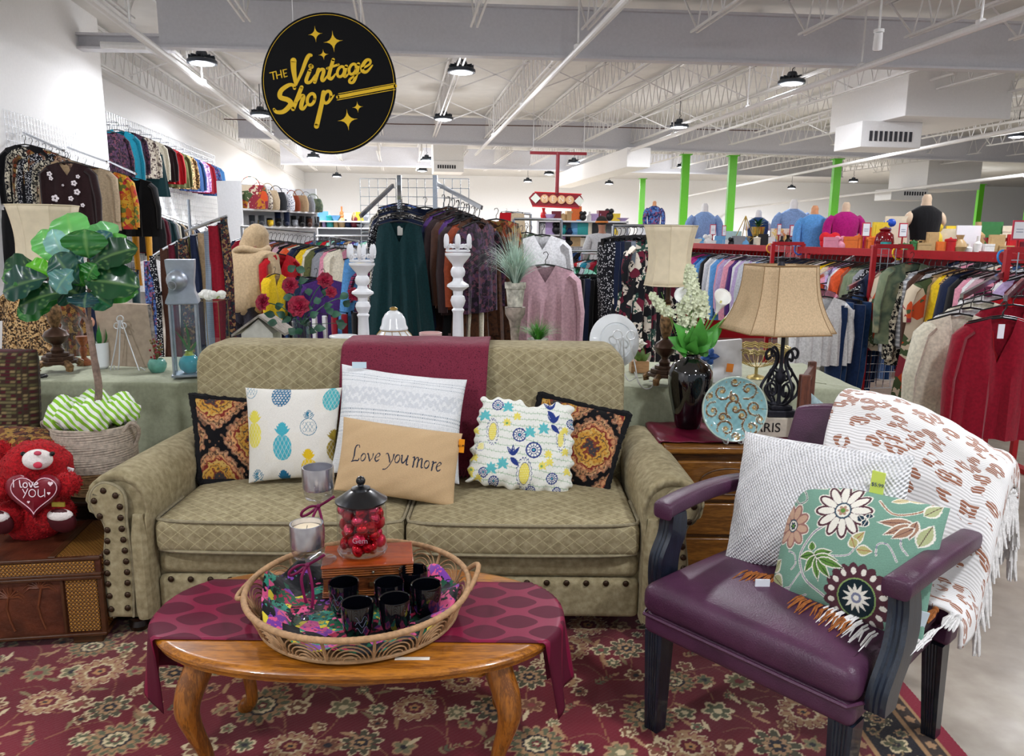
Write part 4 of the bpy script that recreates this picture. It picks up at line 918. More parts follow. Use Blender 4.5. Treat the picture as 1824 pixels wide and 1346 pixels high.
# ================================================================ CUPS
CUP=plain('#06070d',.08,var=0,coat=.8)
def cupproto():
    t=thing('cup','','cup',(0,0,0),'black cups in the wicker tray')
    pr=[(0,0),(.026,0),(.031,.004),(.037,.02),(.0395,.05),(.0405,.084),(.0398,.087),(.037,.085),(.036,.05),(.034,.02),(.028,.008),(0,.007)]
    MB().lathe((0,0,0),pr,32).build('cup_body',CUP,t)
    r=.0385; m=MB()
    for z0,ph in ((.045,0),(.058,1.2),(.03,.6)): m.tube([( -r*math.sin(-.9+.09*i)*1.02*-1*-1 if 0 else r*1.03*math.cos(-2.2+.1*i), r*1.03*math.sin(-2.2+.1*i), z0+.008*math.sin(i*1.1+ph)) for i in range(9)],.0006,4)
    m.build('etched_scroll',plain('#5b6078',.3,var=0),t); return t
C0=cupproto(); cups=[(612,1036,'black cup at the left of the six, beside the wooden box'),(636,1073,'front left black cup nearest the tray rim'),(693,1036,'black cup in the middle just right of the box'),(703,1065,'front right black cup of the near pair'),(736,1014,'rearmost black cup of the six'),(759,1040,'rightmost black cup of the six')]
for i,(x,y,l) in enumerate(cups):
    o=C0 if i==0 else copy_tree(C0); p=PZ(x,y,.541); o.location=(p.x,p.y,.4555); o.rotation_euler=(0,0,i*.7); o['label']=l
# ================================================================ WOODEN BOX, JAR, GOBLETS
MAH=wood('#9c5a26','#6b3512',.3,1.2,'X',.3); MAHT=wood('#a54a1a','#8c3c14',.15,.8,'X',.7)
BA=math.radians(9); BR=Matrix.Rotation(BA,3,'Z'); bc=Vector((-.405,2.055,0)); bz0,bz1=.4555,.548
bx=thing('wooden_box','reddish wooden lidded box with ribbed sides standing in the tray','box',(bc.x,bc.y,bz0))
def bb(hx,hy,z0,z1,nm,mt=MAH,par=None,bev=.002,c=(0,0)): return MB().obox(bc+BR@Vector((c[0],c[1],(z0+z1)/2)),(hx,hy,(z1-z0)/2),BR).build(nm,mt,par or bx,bev=bev)
bb(.125,.075,bz0,bz0+.006,'base'); bb(.121,.071,bz0+.006,bz1-.036,'box_body',wood('#7c4420','#4f2810',.35,1,'X',.2)); 
ld=bb(.122,.072,bz1-.034,bz1-.006,'lid'); bb(.126,.076,bz1-.006,bz1,'lid_top',MAHT,ld)
for k in range(4): bb(.1245,.0745,bz1-.032+k*.0066,bz1-.0285+k*.0066,'moulding',MAH,ld,.0015)
for k in range(2): bb(.1245,.0745,bz0+.008+k*.006,bz0+.012+k*.006,'moulding',MAH,bx,.0015)
MB().ball(bc+BR@Vector((.015,-.079,bz1-.02)),.0045,8,6).build('catch_pin',plain('#8a8578',.3,.9,var=0),bx); MB().obox(bc+BR@Vector((.02,-.0735,bz0+.035)),(.016,.002,.006),BR).build('nameplate',plain('#7a5a3a',.4,.6,var=0),bx)
jp=PZ(646,983,bz1); jp.z=bz1+.001; jr=.070
GL=glass('#fbfdff',.02,1.45)
jar=thing('glass_jar','glass jar of red ornaments with a black knobbed lid on the wooden box','jar',jp)
MB().lathe(jp,[(0,.002),(jr-.012,.002),(jr-.003,.008),(jr,.02),(jr,.135),(jr-.004,.145),(jr-.006,.15)],40).build('jar_wall',GL,jar)
MB().lathe(jp,[(jr-.012,0),(jr-.002,.004),(jr+.001,.012),(jr-.003,.012)],40).build('jar_foot',glass('#eef4f8',.05,1.6),jar)
MB().tube([jp+Vector((math.cos(k*PI/20)*(jr-.005),math.sin(k*PI/20)*(jr-.005),.148)) for k in range(40)],.0025,6,closed=True).build('jar_rim',glass('#eef4f8',.05,1.6),jar)
LID=plain('#0e0e12',.28,var=.02,coat=.4)
ld=MB().lathe(jp,[(0,.150),(jr-.002,.150),(jr+.003,.154),(jr+.003,.158),(jr-.004,.162),(.055,.170),(.038,.182),(.028,.187),(.026,.193),(.018,.196),(.009,.199),(.007,.204),(0,.206)],40).build('lid',LID,jar)
MB().ball(jp+Vector((0,0,.213)),.0135,16,12).build('knob',LID,ld)
m=MB(); 
write('Gem',.022,jp+Vector((.008,-jr-.0015,.062)),jar,plain('#b58a98',.3,var=0),name='etched_letters',ext=.0001)
ORN=[plain('#c01424',.15,.75,var=.02),plain('#d4224a',.25,.6,var=.05),plain('#a80f1c',.3,.7,var=.05,bs=.6,bsc=600),plain('#e0405e',.12,.8,var=.02)]
om=[MB().ball((0,0,0),.0168,14,10).mesh('bauble',ORN[0]),MB().ball((0,0,0),(.0155,.0155,.019),14,10,fn=lambda x,y,z:1+.05*math.cos(8*math.atan2(y,x))).mesh('bauble',ORN[0]),MB().ball((0,0,0),(.020,.014,.014),14,10).mesh('bauble',ORN[0])]
r3=random.Random(4); pos=[]
for _ in range(20000):
    a=r3.random()*6.28; r_=math.sqrt(r3.random())*(jr-.0178); z=.022+r3.random()*.118; p=Vector((r_*math.cos(a),r_*math.sin(a),z))
    if all((p-q).length>.0262 for q in pos): pos.append(p)
    if len(pos)>92: break
pos.sort(key=lambda p:p.z); ol={}
cn=['crimson','rose red','dark red glittery','pink red']; sn=['round','ribbed','oblong']
for i,p in enumerate(pos):
    k=i%3; c_=r3.randrange(4); fr_='front' if p.y<0 else 'back'; lv=('bottom','lower middle','upper middle','top')[min(3,int(p.z/.034))]; sd='left' if p.x<-.015 else 'right' if p.x>.015 else 'centre'
    o=link('bauble',om[k],jp+p,mat=ORN[c_],rot=(r3.random()*3,r3.random()*3,0)); l_=f'{cn[c_]} {sn[k]} ornament in the glass jar, {lv} layer, {fr_} {sd}'; ol[l_]=ol.get(l_,0)+1; l_+=['',', higher one',', highest one',', uppermost one'][min(3,ol[l_]-1)]; tag(o,l_,'ornament','red ornaments in the glass jar')
SIL=plain('#dcdce2',.22,.88,var=.16,sc=22); RIB=plain('#7a1048',.45,var=.05); WAXM=plain('#f0dfc0',.5,var=.02)
def goblet(base,zr,label,wax,rt=.043):
    t=thing('candle_goblet',label,'candle holder',base); b=Vector(base); H=zr-b.z
    MB().lathe(b,[(0,.001),(.043,.001),(.043,.003),(.02,.006),(.007,.012),(.0045,.03),(.004,H-.115),(.006,H-.100),(.022,H-.094),(.036,H-.088),(rt-.003,H-.075),(rt,H-.06),(rt,H)],32).build('glass_stem',glass('#f4f6fb',.03,1.5),t)
    MB().lathe(b,[(0,H-.066),(rt-.004,H-.064),(rt-.0015,H-.058),(rt-.001,H-.002),(rt-.004,H-.002),(rt-.0045,H-.058),(0,H-.06)],32).build('silver_cup',SIL,t)
    if wax: w_=MB().lathe(b,[(0,H-.06),(rt-.006,H-.06),(rt-.006,H-.016),(0,H-.018)],28).build('candle',WAXM,t); MB().tube([b+Vector((0,0,H-.018)),b+Vector((.002,0,H-.008))],.0008,5).build('wick',LID,w_)
    kz=b.z+H-.112; k=Vector((b.x,b.y-.006,kz)); f=[]
    def rib(pts,w=.0075):
        m=MB(); P_=smooth_pts(pts,6); vs=[]
        for i,p in enumerate(P_):
            q=P_[min(i+1,len(P_)-1)]-P_[max(i-1,0)]; n_=q.cross(Vector((0,1,.15))).normalized()*w/2; vs+=[p-n_,p+n_]
        m.add(vs,[(2*i,2*i+1,2*i+3,2*i+2) for i in range(len(P_)-1)]); o=m.build('ribbon',RIB,t,smooth=180); md=o.modifiers.new('s','SOLIDIFY'); md.thickness=.001
    rib([k,k+Vector((-.022,-.006,.0)),k+Vector((-.044,-.004,-.016)),k+Vector((-.046,0,-.03)),k+Vector((-.025,-.004,-.02)),k])
    rib([k,k+Vector((.022,-.006,.014)),k+Vector((.046,-.004,.030))]); rib([k,k+Vector((.01,-.006,-.04)),k+Vector((.012,-.004,-.08)),k+Vector((.008,-.003,-.118))]) ; rib([k,k+Vector((-.014,-.008,-.03)),k+Vector((-.012,-.006,-.07)),k+Vector((-.006,-.003,-.105))])
    MB().ball(k,(.007,.006,.006),10,8).build('knot',RIB,t)
p=PZ(553,1103,.4575); p.z=.4575; goblet(p,PY(550,930,p.y).z,'silver candle goblet with burgundy ribbon standing in the tray, lower of the two',True)
p=PZ(572,998,bz1); p.z=bz1+.001; goblet(p,PY(574,830,p.y).z,'taller silver candle goblet standing on the wooden box left of the jar',False)
# ================================================================ TRUNK, BEAR
LEA=plain('#5a2c1a',.45,var=.22,sc=14,bs=.5,bsc=60); TRIM=plain('#4a2a16',.4,var=.1,sc=40)
def wovenm():
    mt,nt,b=nmat('woven_cane'); setp(b,.45,0,coat=.1); co=coord(nt); sp=N(nt,'ShaderNodeSeparateXYZ'); nt.links.new(co,sp.inputs[0])
    x=mth(nt,'ADD',sp.outputs[0],sp.outputs[1]); u=mth(nt,'MULTIPLY',mth(nt,'ADD',x,sp.outputs[2]),70); v=mth(nt,'MULTIPLY',mth(nt,'SUBTRACT',x,sp.outputs[2]),70)
    w_=mth(nt,'MULTIPLY',mth(nt,'SINE',mth(nt,'MULTIPLY',u,PI)),mth(nt,'SINE',mth(nt,'MULTIPLY',v,PI))); fu=mth(nt,'ABSOLUTE',mth(nt,'SINE',mth(nt,'MULTIPLY',u,PI/1)));fv=mth(nt,'ABSOLUTE',mth(nt,'SINE',mth(nt,'MULTIPLY',v,PI)))
    k=mth(nt,'GREATER_THAN',w_,0); h=mth(nt,'MULTIPLY',mth(nt,'MINIMUM',fu,fv),1.0)
    c=mixc(nt,k,lin('#a8742a'),lin('#8a5a1e')); nt.links.new(mixc(nt,mth(nt,'LESS_THAN',h,.28),c,lin('#3a2210')),b.inputs[0]); bump(nt,b,h,.8,.004); return mt
CANE=wovenm()
tk=thing('trunk','leather and woven cane trunk with embossed palm trees under the red bear','trunk',(-1.95,2.62,.012))
tR=Matrix.Rotation(math.radians(9),3,'Z'); tc=PZ(190,1142,.013); 
def TK(a,b_,z): return tc+tR@Vector((a,b_,0))+Vector((0,0,z-.013))     # a: along front from right corner (negative = left)
def tbox(a0,a1,b0,b1,z0,z1,nm,mt,par=tk,bev=.003): return MB().hexa([TK(a,b_,z) for z in(z0,z1) for a,b_ in((a0,b0),(a1,b0),(a1,b1),(a0,b1))]).build(nm,mt,par,bev=bev)
W_=.62; D_=.36; Hh=.335
tbox(-W_,0,0,D_,.045,Hh-.07,'trunk_body',LEA); lidp=tbox(-W_-.006,.006,-.008,D_+.006,Hh-.066,Hh,'trunk_lid',LEA)
tbox(-.115,-.012,-.005,.0,.06,Hh-.075,'cane_panel',CANE); tbox(0,.004,.012,D_-.012,.06,Hh-.075,'cane_panel',CANE); tbox(-W_,-.012,-.0125,-.006,Hh-.055,Hh-.010,'cane_panel',CANE,lidp); tbox(.004,.011,.01,D_-.01,Hh-.055,Hh-.010,'cane_panel',CANE,lidp)
tbox(-.14,0,.01,D_-.01,Hh,Hh+.003,'cane_panel',CANE,lidp); tbox(-.165,-.14,0,D_,Hh-.0,Hh+.006,'strap',TRIM,lidp)
for a,b_ in ((0,0),(0,D_)): MB().bar(TK(a,b_,.045),TK(a,b_,Hh-.07),.018,.018).build('corner_trim',TRIM,tk,bev=.003)
MB().bar(TK(-.125,-.003,.06),TK(-.125,-.003,Hh-.07),.012,.010).build('edge_trim',TRIM,tk,bev=.002)
for z in (.05,Hh-.072,Hh-.060,Hh-.002): MB().bar(TK(-W_,-.009,z),TK(.008,-.009,z),.012,.012).build('edge_trim',TRIM,tk,bev=.003)
for z in (.05,Hh-.064,Hh-.002): MB().bar(TK(.006,0,z),TK(.006,D_,z),.012,.012).build('edge_trim',TRIM,tk,bev=.003)
for a,b_ in ((-.06,.03),(-.06,D_-.03),(-W_+.06,.03),(-W_+.06,D_-.03)): MB().obox(TK(a,b_,.029),(.05,.03,.016),tR).build('foot',TRIM,tk,bev=.004)
m=MB(); rp=random.Random(8)    # embossed palms
for a0,zt in ((-.20,.23),(-.30,.20),(-.42,.235),(-.52,.19)):
    m.tube([TK(a0+.01*math.sin(z*30),-.001,z) for z in (.075,.12,.16,zt)],.004,6)
    for k in range(9):
        an=-.3+k*.47; L=.055; m.tube([TK(a0,-.001,zt),TK(a0+math.cos(an)*L*.6,-.001,zt+math.sin(an)*L*.5+.01),TK(a0+math.cos(an)*L,-.001,zt+math.sin(an)*L*.5-.008)],[.0035,.0035,.001],5)
m.build('palm_relief',plain('#6b3a22',.4,var=.15,sc=30),tk)
# teddy bear
FUR=plain('#b30b18',.95,var=.25,sc=120,bs=1.0,bsc=260); WF=plain('#f0e8e4',.9,var=.05,sc=120,bs=.8,bsc=260); SATIN=plain('#7a0a22',.4,var=.05); BLKE=plain('#08080a',.08,var=0)
BY=2.66
def bp(x,y,d=0): return PY(x,y,BY+d)
def furry(mb_args,nm,mt,par,R=None,seed=0,amp=.035):
    c_,r_=mb_args; rn=random.Random(seed); ph=[rn.random()*6 for _ in range(6)]
    fn=lambda x,y,z:1+amp*(math.sin(9*x+ph[0])*math.sin(8*y+ph[1])+math.sin(11*z+ph[2])*.6+.5*math.sin(21*x+ph[3])*math.sin(19*z+ph[4]))
    m=MB().ball(c_,r_,28,20,R=R,fn=fn)
    # tufts of pile
    for i in range(420):
        a=rn.random()*6.28; u=rn.uniform(-1,1); q=math.sqrt(1-u*u); n_=Vector((q*math.cos(a),q*math.sin(a),u)); p=Vector((n_.x*r_[0],n_.y*r_[1],n_.z*r_[2])); 
        if R: p=R@p; n_=R@n_
        p+=Vector(c_); sd=Vector((rn.uniform(-1,1),rn.uniform(-1,1),rn.uniform(-1,1))).normalized()*.003; m.add([p-sd,p+sd,p+n_*.008+sd],[(0,1,2)])
    return m.build(nm,mt,par,smooth=180)
bear=thing('teddy_bear','red plush teddy bear holding a heart pillow, sitting on the leather trunk','toy',(bp(60,960).x,BY,Hh+.004))
cH=bp(66,832,.01); furry((cH,(.120,.105,.098)),'head',FUR,bear,seed=1)
furry((bp(60,915,.03),(.105,.085,.115)),'body',FUR,bear,seed=2)
for x,y in ((-2,805),(128,815)): 
    e=furry((bp(x if x<50 else 118,y if x<50 else 798,.03),(.048,.03,.045)),'ear',FUR,bear,seed=3) if x<50 else None
for (x,y),r_,s in (((118,862),(.045,.05,.042),5),((4,870),(.045,.05,.042),6)): furry((bp(x,y,-.07),r_),'arm',FUR,bear,seed=s)
for x,y,s in ((98,922,7),(20,925,8)): 
    lg=furry((bp(x,y-8,-.03),(.062,.075,.062)),'leg',FUR,bear,seed=s)
    c_=bp(x+12 if x>50 else x-22,y+5,-.09); MB().ball(c_,(.052,.020,.050),20,14,R=Matrix.Rotation(.25,3,'X')).build('paw_pad',plain('#4a0a16',.6,var=.05),lg); MB().ball(c_+Vector((.0,-.006,.022)),(.046,.020,.024),16,12).build('paw_toe',WF,lg)
mz=MB().ball(bp(67,818,-.085),(.050,.038,.036),20,14).build('muzzle',WF,bear,smooth=180)
MB().ball(bp(67,807,-.123),(.013,.008,.008),12,8).build('nose',plain('#c04058',.5,var=0),mz)
m=MB().ball(bp(67,828,-.118),(.016,.007,.012),14,10); m.build('mouth',plain('#c8304a',.6,var=0),mz)
for x in (41,93): MB().ball(bp(x,808,-.082),.0085,12,8).build('eye',BLKE,bear)
# heart pillow
def heart(n=60): return [(16*math.sin(t)**3,-(13*math.cos(t)-5*math.cos(2*t)-2*math.cos(3*t)-math.cos(4*t))) for t in [2*PI*k/n for k in range(n)]]
hc=(60,878); hs=3.05; hm=MB(); rings=[]
for s,dd in ((.2,-.150),(.5,-.147),(.75,-.14),(.9,-.131),(.98,-.118),(1.0,-.108),(.97,-.098),(.8,-.09),(.3,-.086)): rings.append([bp(hc[0]+x*hs*s*1.05,hc[1]+y*hs*s*.92,dd) for x,y in heart()])
stack(rings,hm); hp=hm.build('heart_pillow',SATIN,bear,smooth=60,fixn=True)
m=MB().tube([bp(hc[0]+x*hs*.80*1.05,hc[1]+y*hs*.80*.92,-.1405) for x,y in heart(50)],.0016,5,closed=True); m.build('heart_stitching',plain('#f0c8d4',.6,var=0),hp)
S_=2.32
def hw(strokes,w=3.2,nm='lettering'):
    for s in strokes:
        m=MB(); ribbon(m,s,w,lambda x,y:bp(x/S_,600+y/S_,-.1530),sm=5,n=8); o=m.build(nm,plain('#f6e8ee',.6,var=0),hp,smooth=0)
hw([[(55,590),(56,620)],[(80,592),(84,618),(90,620)],loop(104,612,9,10,0,0,8),[(120,602),(128,620),(136,600)],[(140,612),(156,606),(150,600),(141,610),(144,620),(158,618)]],4.5)
hw([[(93,628),(102,645)],[(115,626),(104,650),(96,664)],loop(133,645,14,15,0,0,10),[(158,630),(158,652),(168,660),(184,652)],[(184,628),(185,660)]],3.5)
for x,y,r_ in ((208,606,11),(201,646,7),(117,682,6)):
    m=MB().prism([(bx_*r_/16,by_*r_/16) for bx_,by_ in heart(24)],lambda a,b:bp((x+a)/S_,600+(y+b)/S_,-.1530),(0,.001,0)); m.build('small_heart',plain('#f6dfe6',.6,var=0),hp,smooth=0)
MB().obox(bp(104,898,-.1),(.022,.003,.008)).build('ribbon_tag',plain('#b5a03a',.5,var=.1,sc=80),bear)
MB().obox(bp(124,842,-.0),(.012,.002,.02),Matrix.Rotation(.3,3,'Y')).build('price_tag',plain('#f2f4f6',.6,var=0),bear)
# dark chest behind the trunk, under the basket
DW=wood('#2b1a10','#160d08',.35,1,'X',.3)
ch=thing('dark_chest','dark wooden chest behind the trunk under the rope basket','chest',(-1.68,3.0,0))
MB().box(-2.02,-1.50,2.86,3.16,.03,.385).build('chest_body',DW,ch,bev=.004); MB().box(-2.04,-1.485,2.84,3.17,.385,.405).build('chest_top',DW,ch,bev=.005)
for z in (.10,.215,.30): MB().box(-1.98,-1.53,2.852,2.86,z-.03,z+.03).build('drawer',DW,ch,bev=.004)
for x in(-1.98,-1.54): MB().box(x-.02,x+.02,2.88,3.14,0,.03).build('foot',DW,ch)
# checkered chair at the left edge
def check(cv):
    cv.c[:]=lin('#5f5a3c')[:3]; i=np.floor(cv.s*26).astype(int); j=np.floor(cv.t*30).astype(int); h=(i*7+j*13+(i*j)%5)%7
    for k,c_ in enumerate(('#4c1a22','#7b6a4a','#4c1a22','#8d7a55','#5c5636','#3e2a22','#6d6546')): cv.put(h==k,c_)
    e=np.minimum((cv.s*26)%1,(cv.t*30)%1); cv.put(e<.08,'#3a3024')
cc=thing('checkered_chair','armchair with small olive and maroon checks at the left edge of the picture','chair',(-2.25,3.05,0))
pillow('backrest','',[(-150,620,3.15),(66,622,3.15),(72,800,3.10),(-150,800,3.10)],.06,check,(80,90),-.01,parent=cc,wr=0,pw=8)
pillow('seat_cushion','',[(-150,765,3.02),(98,768,3.0),(104,800,2.85),(-150,802,2.85)],.035,None,(40,30),-.01,mat=printed(('#3c1c18','#6b3a22','#a07a3a','#2a1814'),60,'v'),parent=cc,wr=0,pw=6)
MB().box(-2.95,-2.05,2.85,3.2,.18,.56).build('seat_base',DW,cc,bev=.02)
for x in(-2.9,-2.1):
    for y in (2.9,3.15): MB().box(x-.025,x+.025,y-.025,y+.025,0,.18).build('leg',DW,cc)
# ================================================================ DISPLAY TABLES WITH CLOTH
SAGE=cloth('#a9ad94',.9,.06,.4); TZ_=.76
def cloth_table(x0,x1,y0,y1,lab,seed):
    t=thing('folding_table','long folding table hidden under the sage cloth '+lab,'table',((x0+x1)/2,(y0+y1)/2,0),'folding tables behind the sofa')
    MB().box(x0+.01,x1-.01,y0+.01,y1-.01,TZ_-.045,TZ_-.008).build('tabletop',plain('#cfcabc',.5),t,bev=.005)
    for x in (x0+.12,x1-.12):
        for y in (y0+.08,y1-.08): MB().tube([(x,y,0),(x,y,TZ_-.045)],.014,8).build('leg',plain('#707074',.4,.6),t)
    n=220; m=MB(); rows=[]; r=random.Random(seed); ph=[r.random()*6 for _ in range(5)]
    per=[]; 
    L=2*(x1-x0+y1-y0)
    for i in range(n):
        d=L*i/n
        if d<x1-x0: per.append((x0+d,y0,0,-1))
        elif d<x1-x0+y1-y0: per.append((x1,y0+d-(x1-x0),1,0))
        elif d<2*(x1-x0)+y1-y0: per.append((x1-(d-(x1-x0)-(y1-y0)),y1,0,1))
        else: per.append((x0,y1-(d-2*(x1-x0)-(y1-y0)),-1,0))
    cx,cy=(x0+x1)/2,(y0+y1)/2
    for z,o in ((TZ_,-.30),(TZ_,-.12),(TZ_,-.008),(TZ_-.004,.0),(TZ_-.02,.006),(.6,.012),(.45,.02),(.25,.03),(.06,.035)):
        row=[]
        for i,(x,y,a,b) in enumerate(per):
            k=max(0,(TZ_-z)/.7); f=(.02*math.sin(i*.55+ph[0])+.012*math.sin(i*.9+ph[1]))*k; zz=z
            if o<0: zz=z+.0015*math.sin(i*.7+ph[2])
            if o<0: row.append((min(max(x,x0-o),x1+o),min(max(y,y0-o),y1+o),TZ_ if o<-.2 else zz)); continue
            row.append((x+a*(o+f),y+b*(o+f),zz))
        rows.append(row)
    vs=[p for w_ in rows for p in w_]; fs=[(j*n+i,j*n+(i+1)%n,(j+1)*n+(i+1)%n,(j+1)*n+i) for j in range(len(rows)-1) for i in range(n)]; fs.append(tuple(range(n))[::-1])
    m.add(vs,fs); o=m.build('tablecloth',SAGE,origin=(cx,cy,TZ_),smooth=70); tag(o,'sage green cloth on the table '+lab,'tablecloth')
cloth_table(-2.75,-.64,3.47,4.2,'left of and behind the sofa',1)
cloth_table(-.54,1.62,3.47,4.2,'right of and behind the sofa',2)
TB=TZ_+.002
# ---- baluster lamps
BRZ=plain('#4a3428',.35,.4,var=.15,sc=30); ANT=plain('#8a6a48',.45,.5,var=.35,sc=60,bs=.6,bsc=90); SHADE=plain('#e3d5b8',.8,var=.03); FLINEN=plain('#cbb08c',.85,var=.08,sc=160,bs=.2,bsc=500)
def shade(t,c,z0,z1,w0,w1,waist,n,mat,nm='lamp_shade',cut=0,trim=None,rot=0):
    m=MB(); rows=[]
    N_=10
    def out(r):
        pts=[]
        for k in range(4):
            a=PI/4+k*PI/2+rot
            for s_ in (-1,1):
                aa=a+s_*cut; pts.append((c.x+r*math.cos(aa),c.y+r*math.sin(aa)))
        return pts
    for i in range(N_+1):
        f=i/N_; r=w0+(w1-w0)*f-waist*math.sin(PI*f); rows.append([(x,y,z0+(z1-z0)*f) for x,y in out(r)])
    n=8; vs=[p for r in rows for p in r]; m.add(vs,[(j*n+i,j*n+(i+1)%n,(j+1)*n+(i+1)%n,(j+1)*n+i) for j in range(N_) for i in range(n)])
    o=m.build(nm,mat,t,smooth=25); md=o.modifiers.new('s','SOLIDIFY'); md.thickness=.003
    for j in (0,N_): MB().tube(rows[j],.003,6,closed=True).build('shade_trim',trim or mat,o)
    for i in range(n): MB().tube([rows[j][i] for j in range(N_+1)],.0016,4).build('shade_seam',trim or mat,o)
    return o
def baluster(px,py,ztop,sw,label,sc=1.0,shz=.27,waist=.02):
    p=PZ(px,py,TB); p.z=TB; t=thing('table_lamp',label,'lamp',p); H=ztop-p.z; k=.40/.40
    m=MB()
    for a in range(4):
        an=PI/4+a*PI/2+.2; d=Vector((math.cos(an),math.sin(an),0)); m.tube([p+d*.095*sc+Vector((0,0,.016)),p+d*.1*sc+Vector((0,0,.035)),p+d*.075*sc+Vector((0,0,.05)),p+d*.03*sc+Vector((0,0,.05))],[.016*sc,.018*sc,.016*sc,.014*sc],8)
    m.build('scroll_feet',ANT,t); 
    for i,(r,z0,z1) in enumerate(((.085,.045,.06),(.07,.06,.08),(.05,.08,.095))): MB().lathe(p,[(0,z0),(r*sc,z0),(r*sc,z1),(0,z1)],8).build('base_step',BRZ,t,bev=.002)
    MB().lathe(p,[(0,.09),(.025*sc,.095),(.03*sc,.11),(.018*sc,.125),(.02*sc,.135),(.045*sc,.155),(.055*sc,.18),(.045*sc,.2),(.02*sc,.215),(.016*sc,.22)],24).build('urn',BRZ,t)
    MB().lathe(p,[(.016*sc,.22),(.024*sc,.24),(.034*sc,.28),(.03*sc,.33),(.018*sc,.37),(.02*sc,.385)],24).build('carved_column',ANT,t)
    MB().lathe(p,[(.02*sc,.38),(.026*sc,.39),(.012*sc,.40),(.010*sc,H-shz+.02),(.014,H-shz+.05),(.014,H-.12)],16).build('neck',BRZ,t)
    shade(t,p,p.z+H-shz,p.z+H,sw/2*1.15,sw/2*1.25,waist,8,SHADE,cut=.35,rot=.25); return p
def ztop(px,py,ybase,ytop): p=PZ(px,ybase,TB); return PY(px,ytop,p.y).z
baluster(106,662,ztop(106,366,662,366),.245,'cream shaded bronze table lamp behind the fiddle leaf plant at left',1.05,.30)
baluster(1182,686,ztop(1187,400,686,402),.19,'tall cream shaded bronze lamp just left of the black vase',.92,.265)
# ---- canvas on wire easel
WIRE=plain('#d5d7da',.35,.6,var=0)
p=PZ(225,655,TB); pY=p.y
def bd(x,y,d=0): return PY(x,y,pY+d)
t=thing('framed_canvas','back of a beige canvas leaning on a silver wire easel on the left table','picture',bd(225,655))
MB().hexa([bd(183,651),bd(278,655,.03),bd(281,650,.05),bd(186,646,.02),bd(166,538,.0),bd(262,543,.05),bd(268,541,.07),bd(172,535,.02)]).build('canvas_board',plain('#b3a08d',.8,var=.06,sc=40),t,bev=.002)
MB().hexa([bd(262,543,.05),bd(268,541,.07),bd(283,651,.05),bd(278,655,.03),bd(263,543,.052),bd(269,541,.072),bd(284,651,.052),bd(279,655,.032)]).build('frame_edge',plain('#8f8782',.7,var=.3,sc=60),t)
t=thing('wire_easel','silver scrolled wire easel in front of the beige canvas','easel',bd(215,668,-.05))
def wires(t,paths,d=0,r=.0022,Y=None,mat=WIRE,nm='wire'):
    for pts in paths: MB().tube(smooth_pts([PY(a[0],a[1],(Y or pY)+(a[2] if len(a)>2 else d)) for a in pts],4),r,6).build(nm,mat,t)
spi=lambda x,y,r,d=0,n=8:[(x+r*math.cos(PI*2*k/n),y+r*math.sin(PI*2*k/n),d) for k in range(n+1)]
wires(t,[[(212,570,-.02),(205,620,-.04),(195,665,-.06),(190,672,-.06),(189,662,-.06),(196,661,-.06)],[(214,570,-.02),(213,620,-.03),(211,655,-.04),(205,660,-.04),(203,650,-.04)],[(216,570,-.02),(230,610,-.04),(246,655,-.06),(252,668,-.06),(258,660,-.06),(250,654,-.06)],spi(214,568,6,-.02),spi(208,580,5,-.02),spi(220,580,5,-.02)],r=.003)
# ---- pots, tulip, mint pot
def leafmesh(mb,base,tip,w,up=None,bend=.15,n=6,fold=.12,mi=0,shape=.75,side=None):
    b,e=Vector(base),Vector(tip); d=e-b; L=d.length; d.normalize(); up=Vector(up) if up else Vector((0,0,1))
    s=side or d.cross(up); s=s.normalized() if s.length>1e-4 else Vector((1,0,0)); nn=s.cross(d).normalized(); vs=[]
    for i in range(n+1):
        t=i/n; h=w*.5*math.sin(PI*min(1,max(.0,t))**shape) if 0<i<n else (.0008 if i else .0015); c=b+d*L*t+nn*(bend*L*math.sin(PI*t)-0*L)
        for q in (-1,-.5,0,.5,1): vs.append(c+s*h*q+nn*abs(q)*fold*h)
    mb.add(vs,[(j*5+i,j*5+i+1,(j+1)*5+i+1,(j+1)*5+i) for j in range(n) for i in range(4)],mi); return mb
GRN=plain('#2f7a34',.4,var=.15,sc=15); PORC=plain('#e9edf0',.2,var=.01,coat=.4)
p=PZ(181,655,TB); p.z=TB; t=thing('tulip_pot','white pot with a peach tulip behind the canvas on the left table','potted plant',p)
MB().lathe(p,[(0,0),(.03,0),(.038,.01),(.042,.13),(.038,.13),(.035,.02),(0,.02)],24).build('pot',PORC,t)
for k in range(6): a=k*1.05; leafmesh(MB(),p+Vector((math.cos(a)*.01,math.sin(a)*.01,.11)),p+Vector((math.cos(a)*.035,math.sin(a)*.03,.20+.02*(k%2))),.022,up=(math.cos(a),math.sin(a),.3)).build('leaf',GRN,t,smooth=60)
MB().tube([p+Vector((-.01,-.01,.1)),p+Vector((-.02,-.02,.22))],.002,5).build('stem',GRN,t)
MB().ball(p+Vector((-.02,-.02,.235)),(.016,.016,.022),12,8,fn=lambda x,y,z:1+.12*math.cos(3*math.atan2(y,x))).build('tulip_bloom',plain('#e8a890',.5,var=.1),t)
MINT=plain('#6fb0a0',.3,var=.12,sc=30,coat=.3)
p=PZ(281,662,TB); p.z=TB; t=thing('mint_pot','small mint green pot with dried red sprigs beside the lantern','potted plant',p)
MB().lathe(p,[(0,0),(.03,0),(.042,.02),(.045,.04),(.036,.06),(.03,.065),(.028,.06),(0,.055)],24).build('pot',MINT,t)
r=random.Random(6)
m=MB(); 
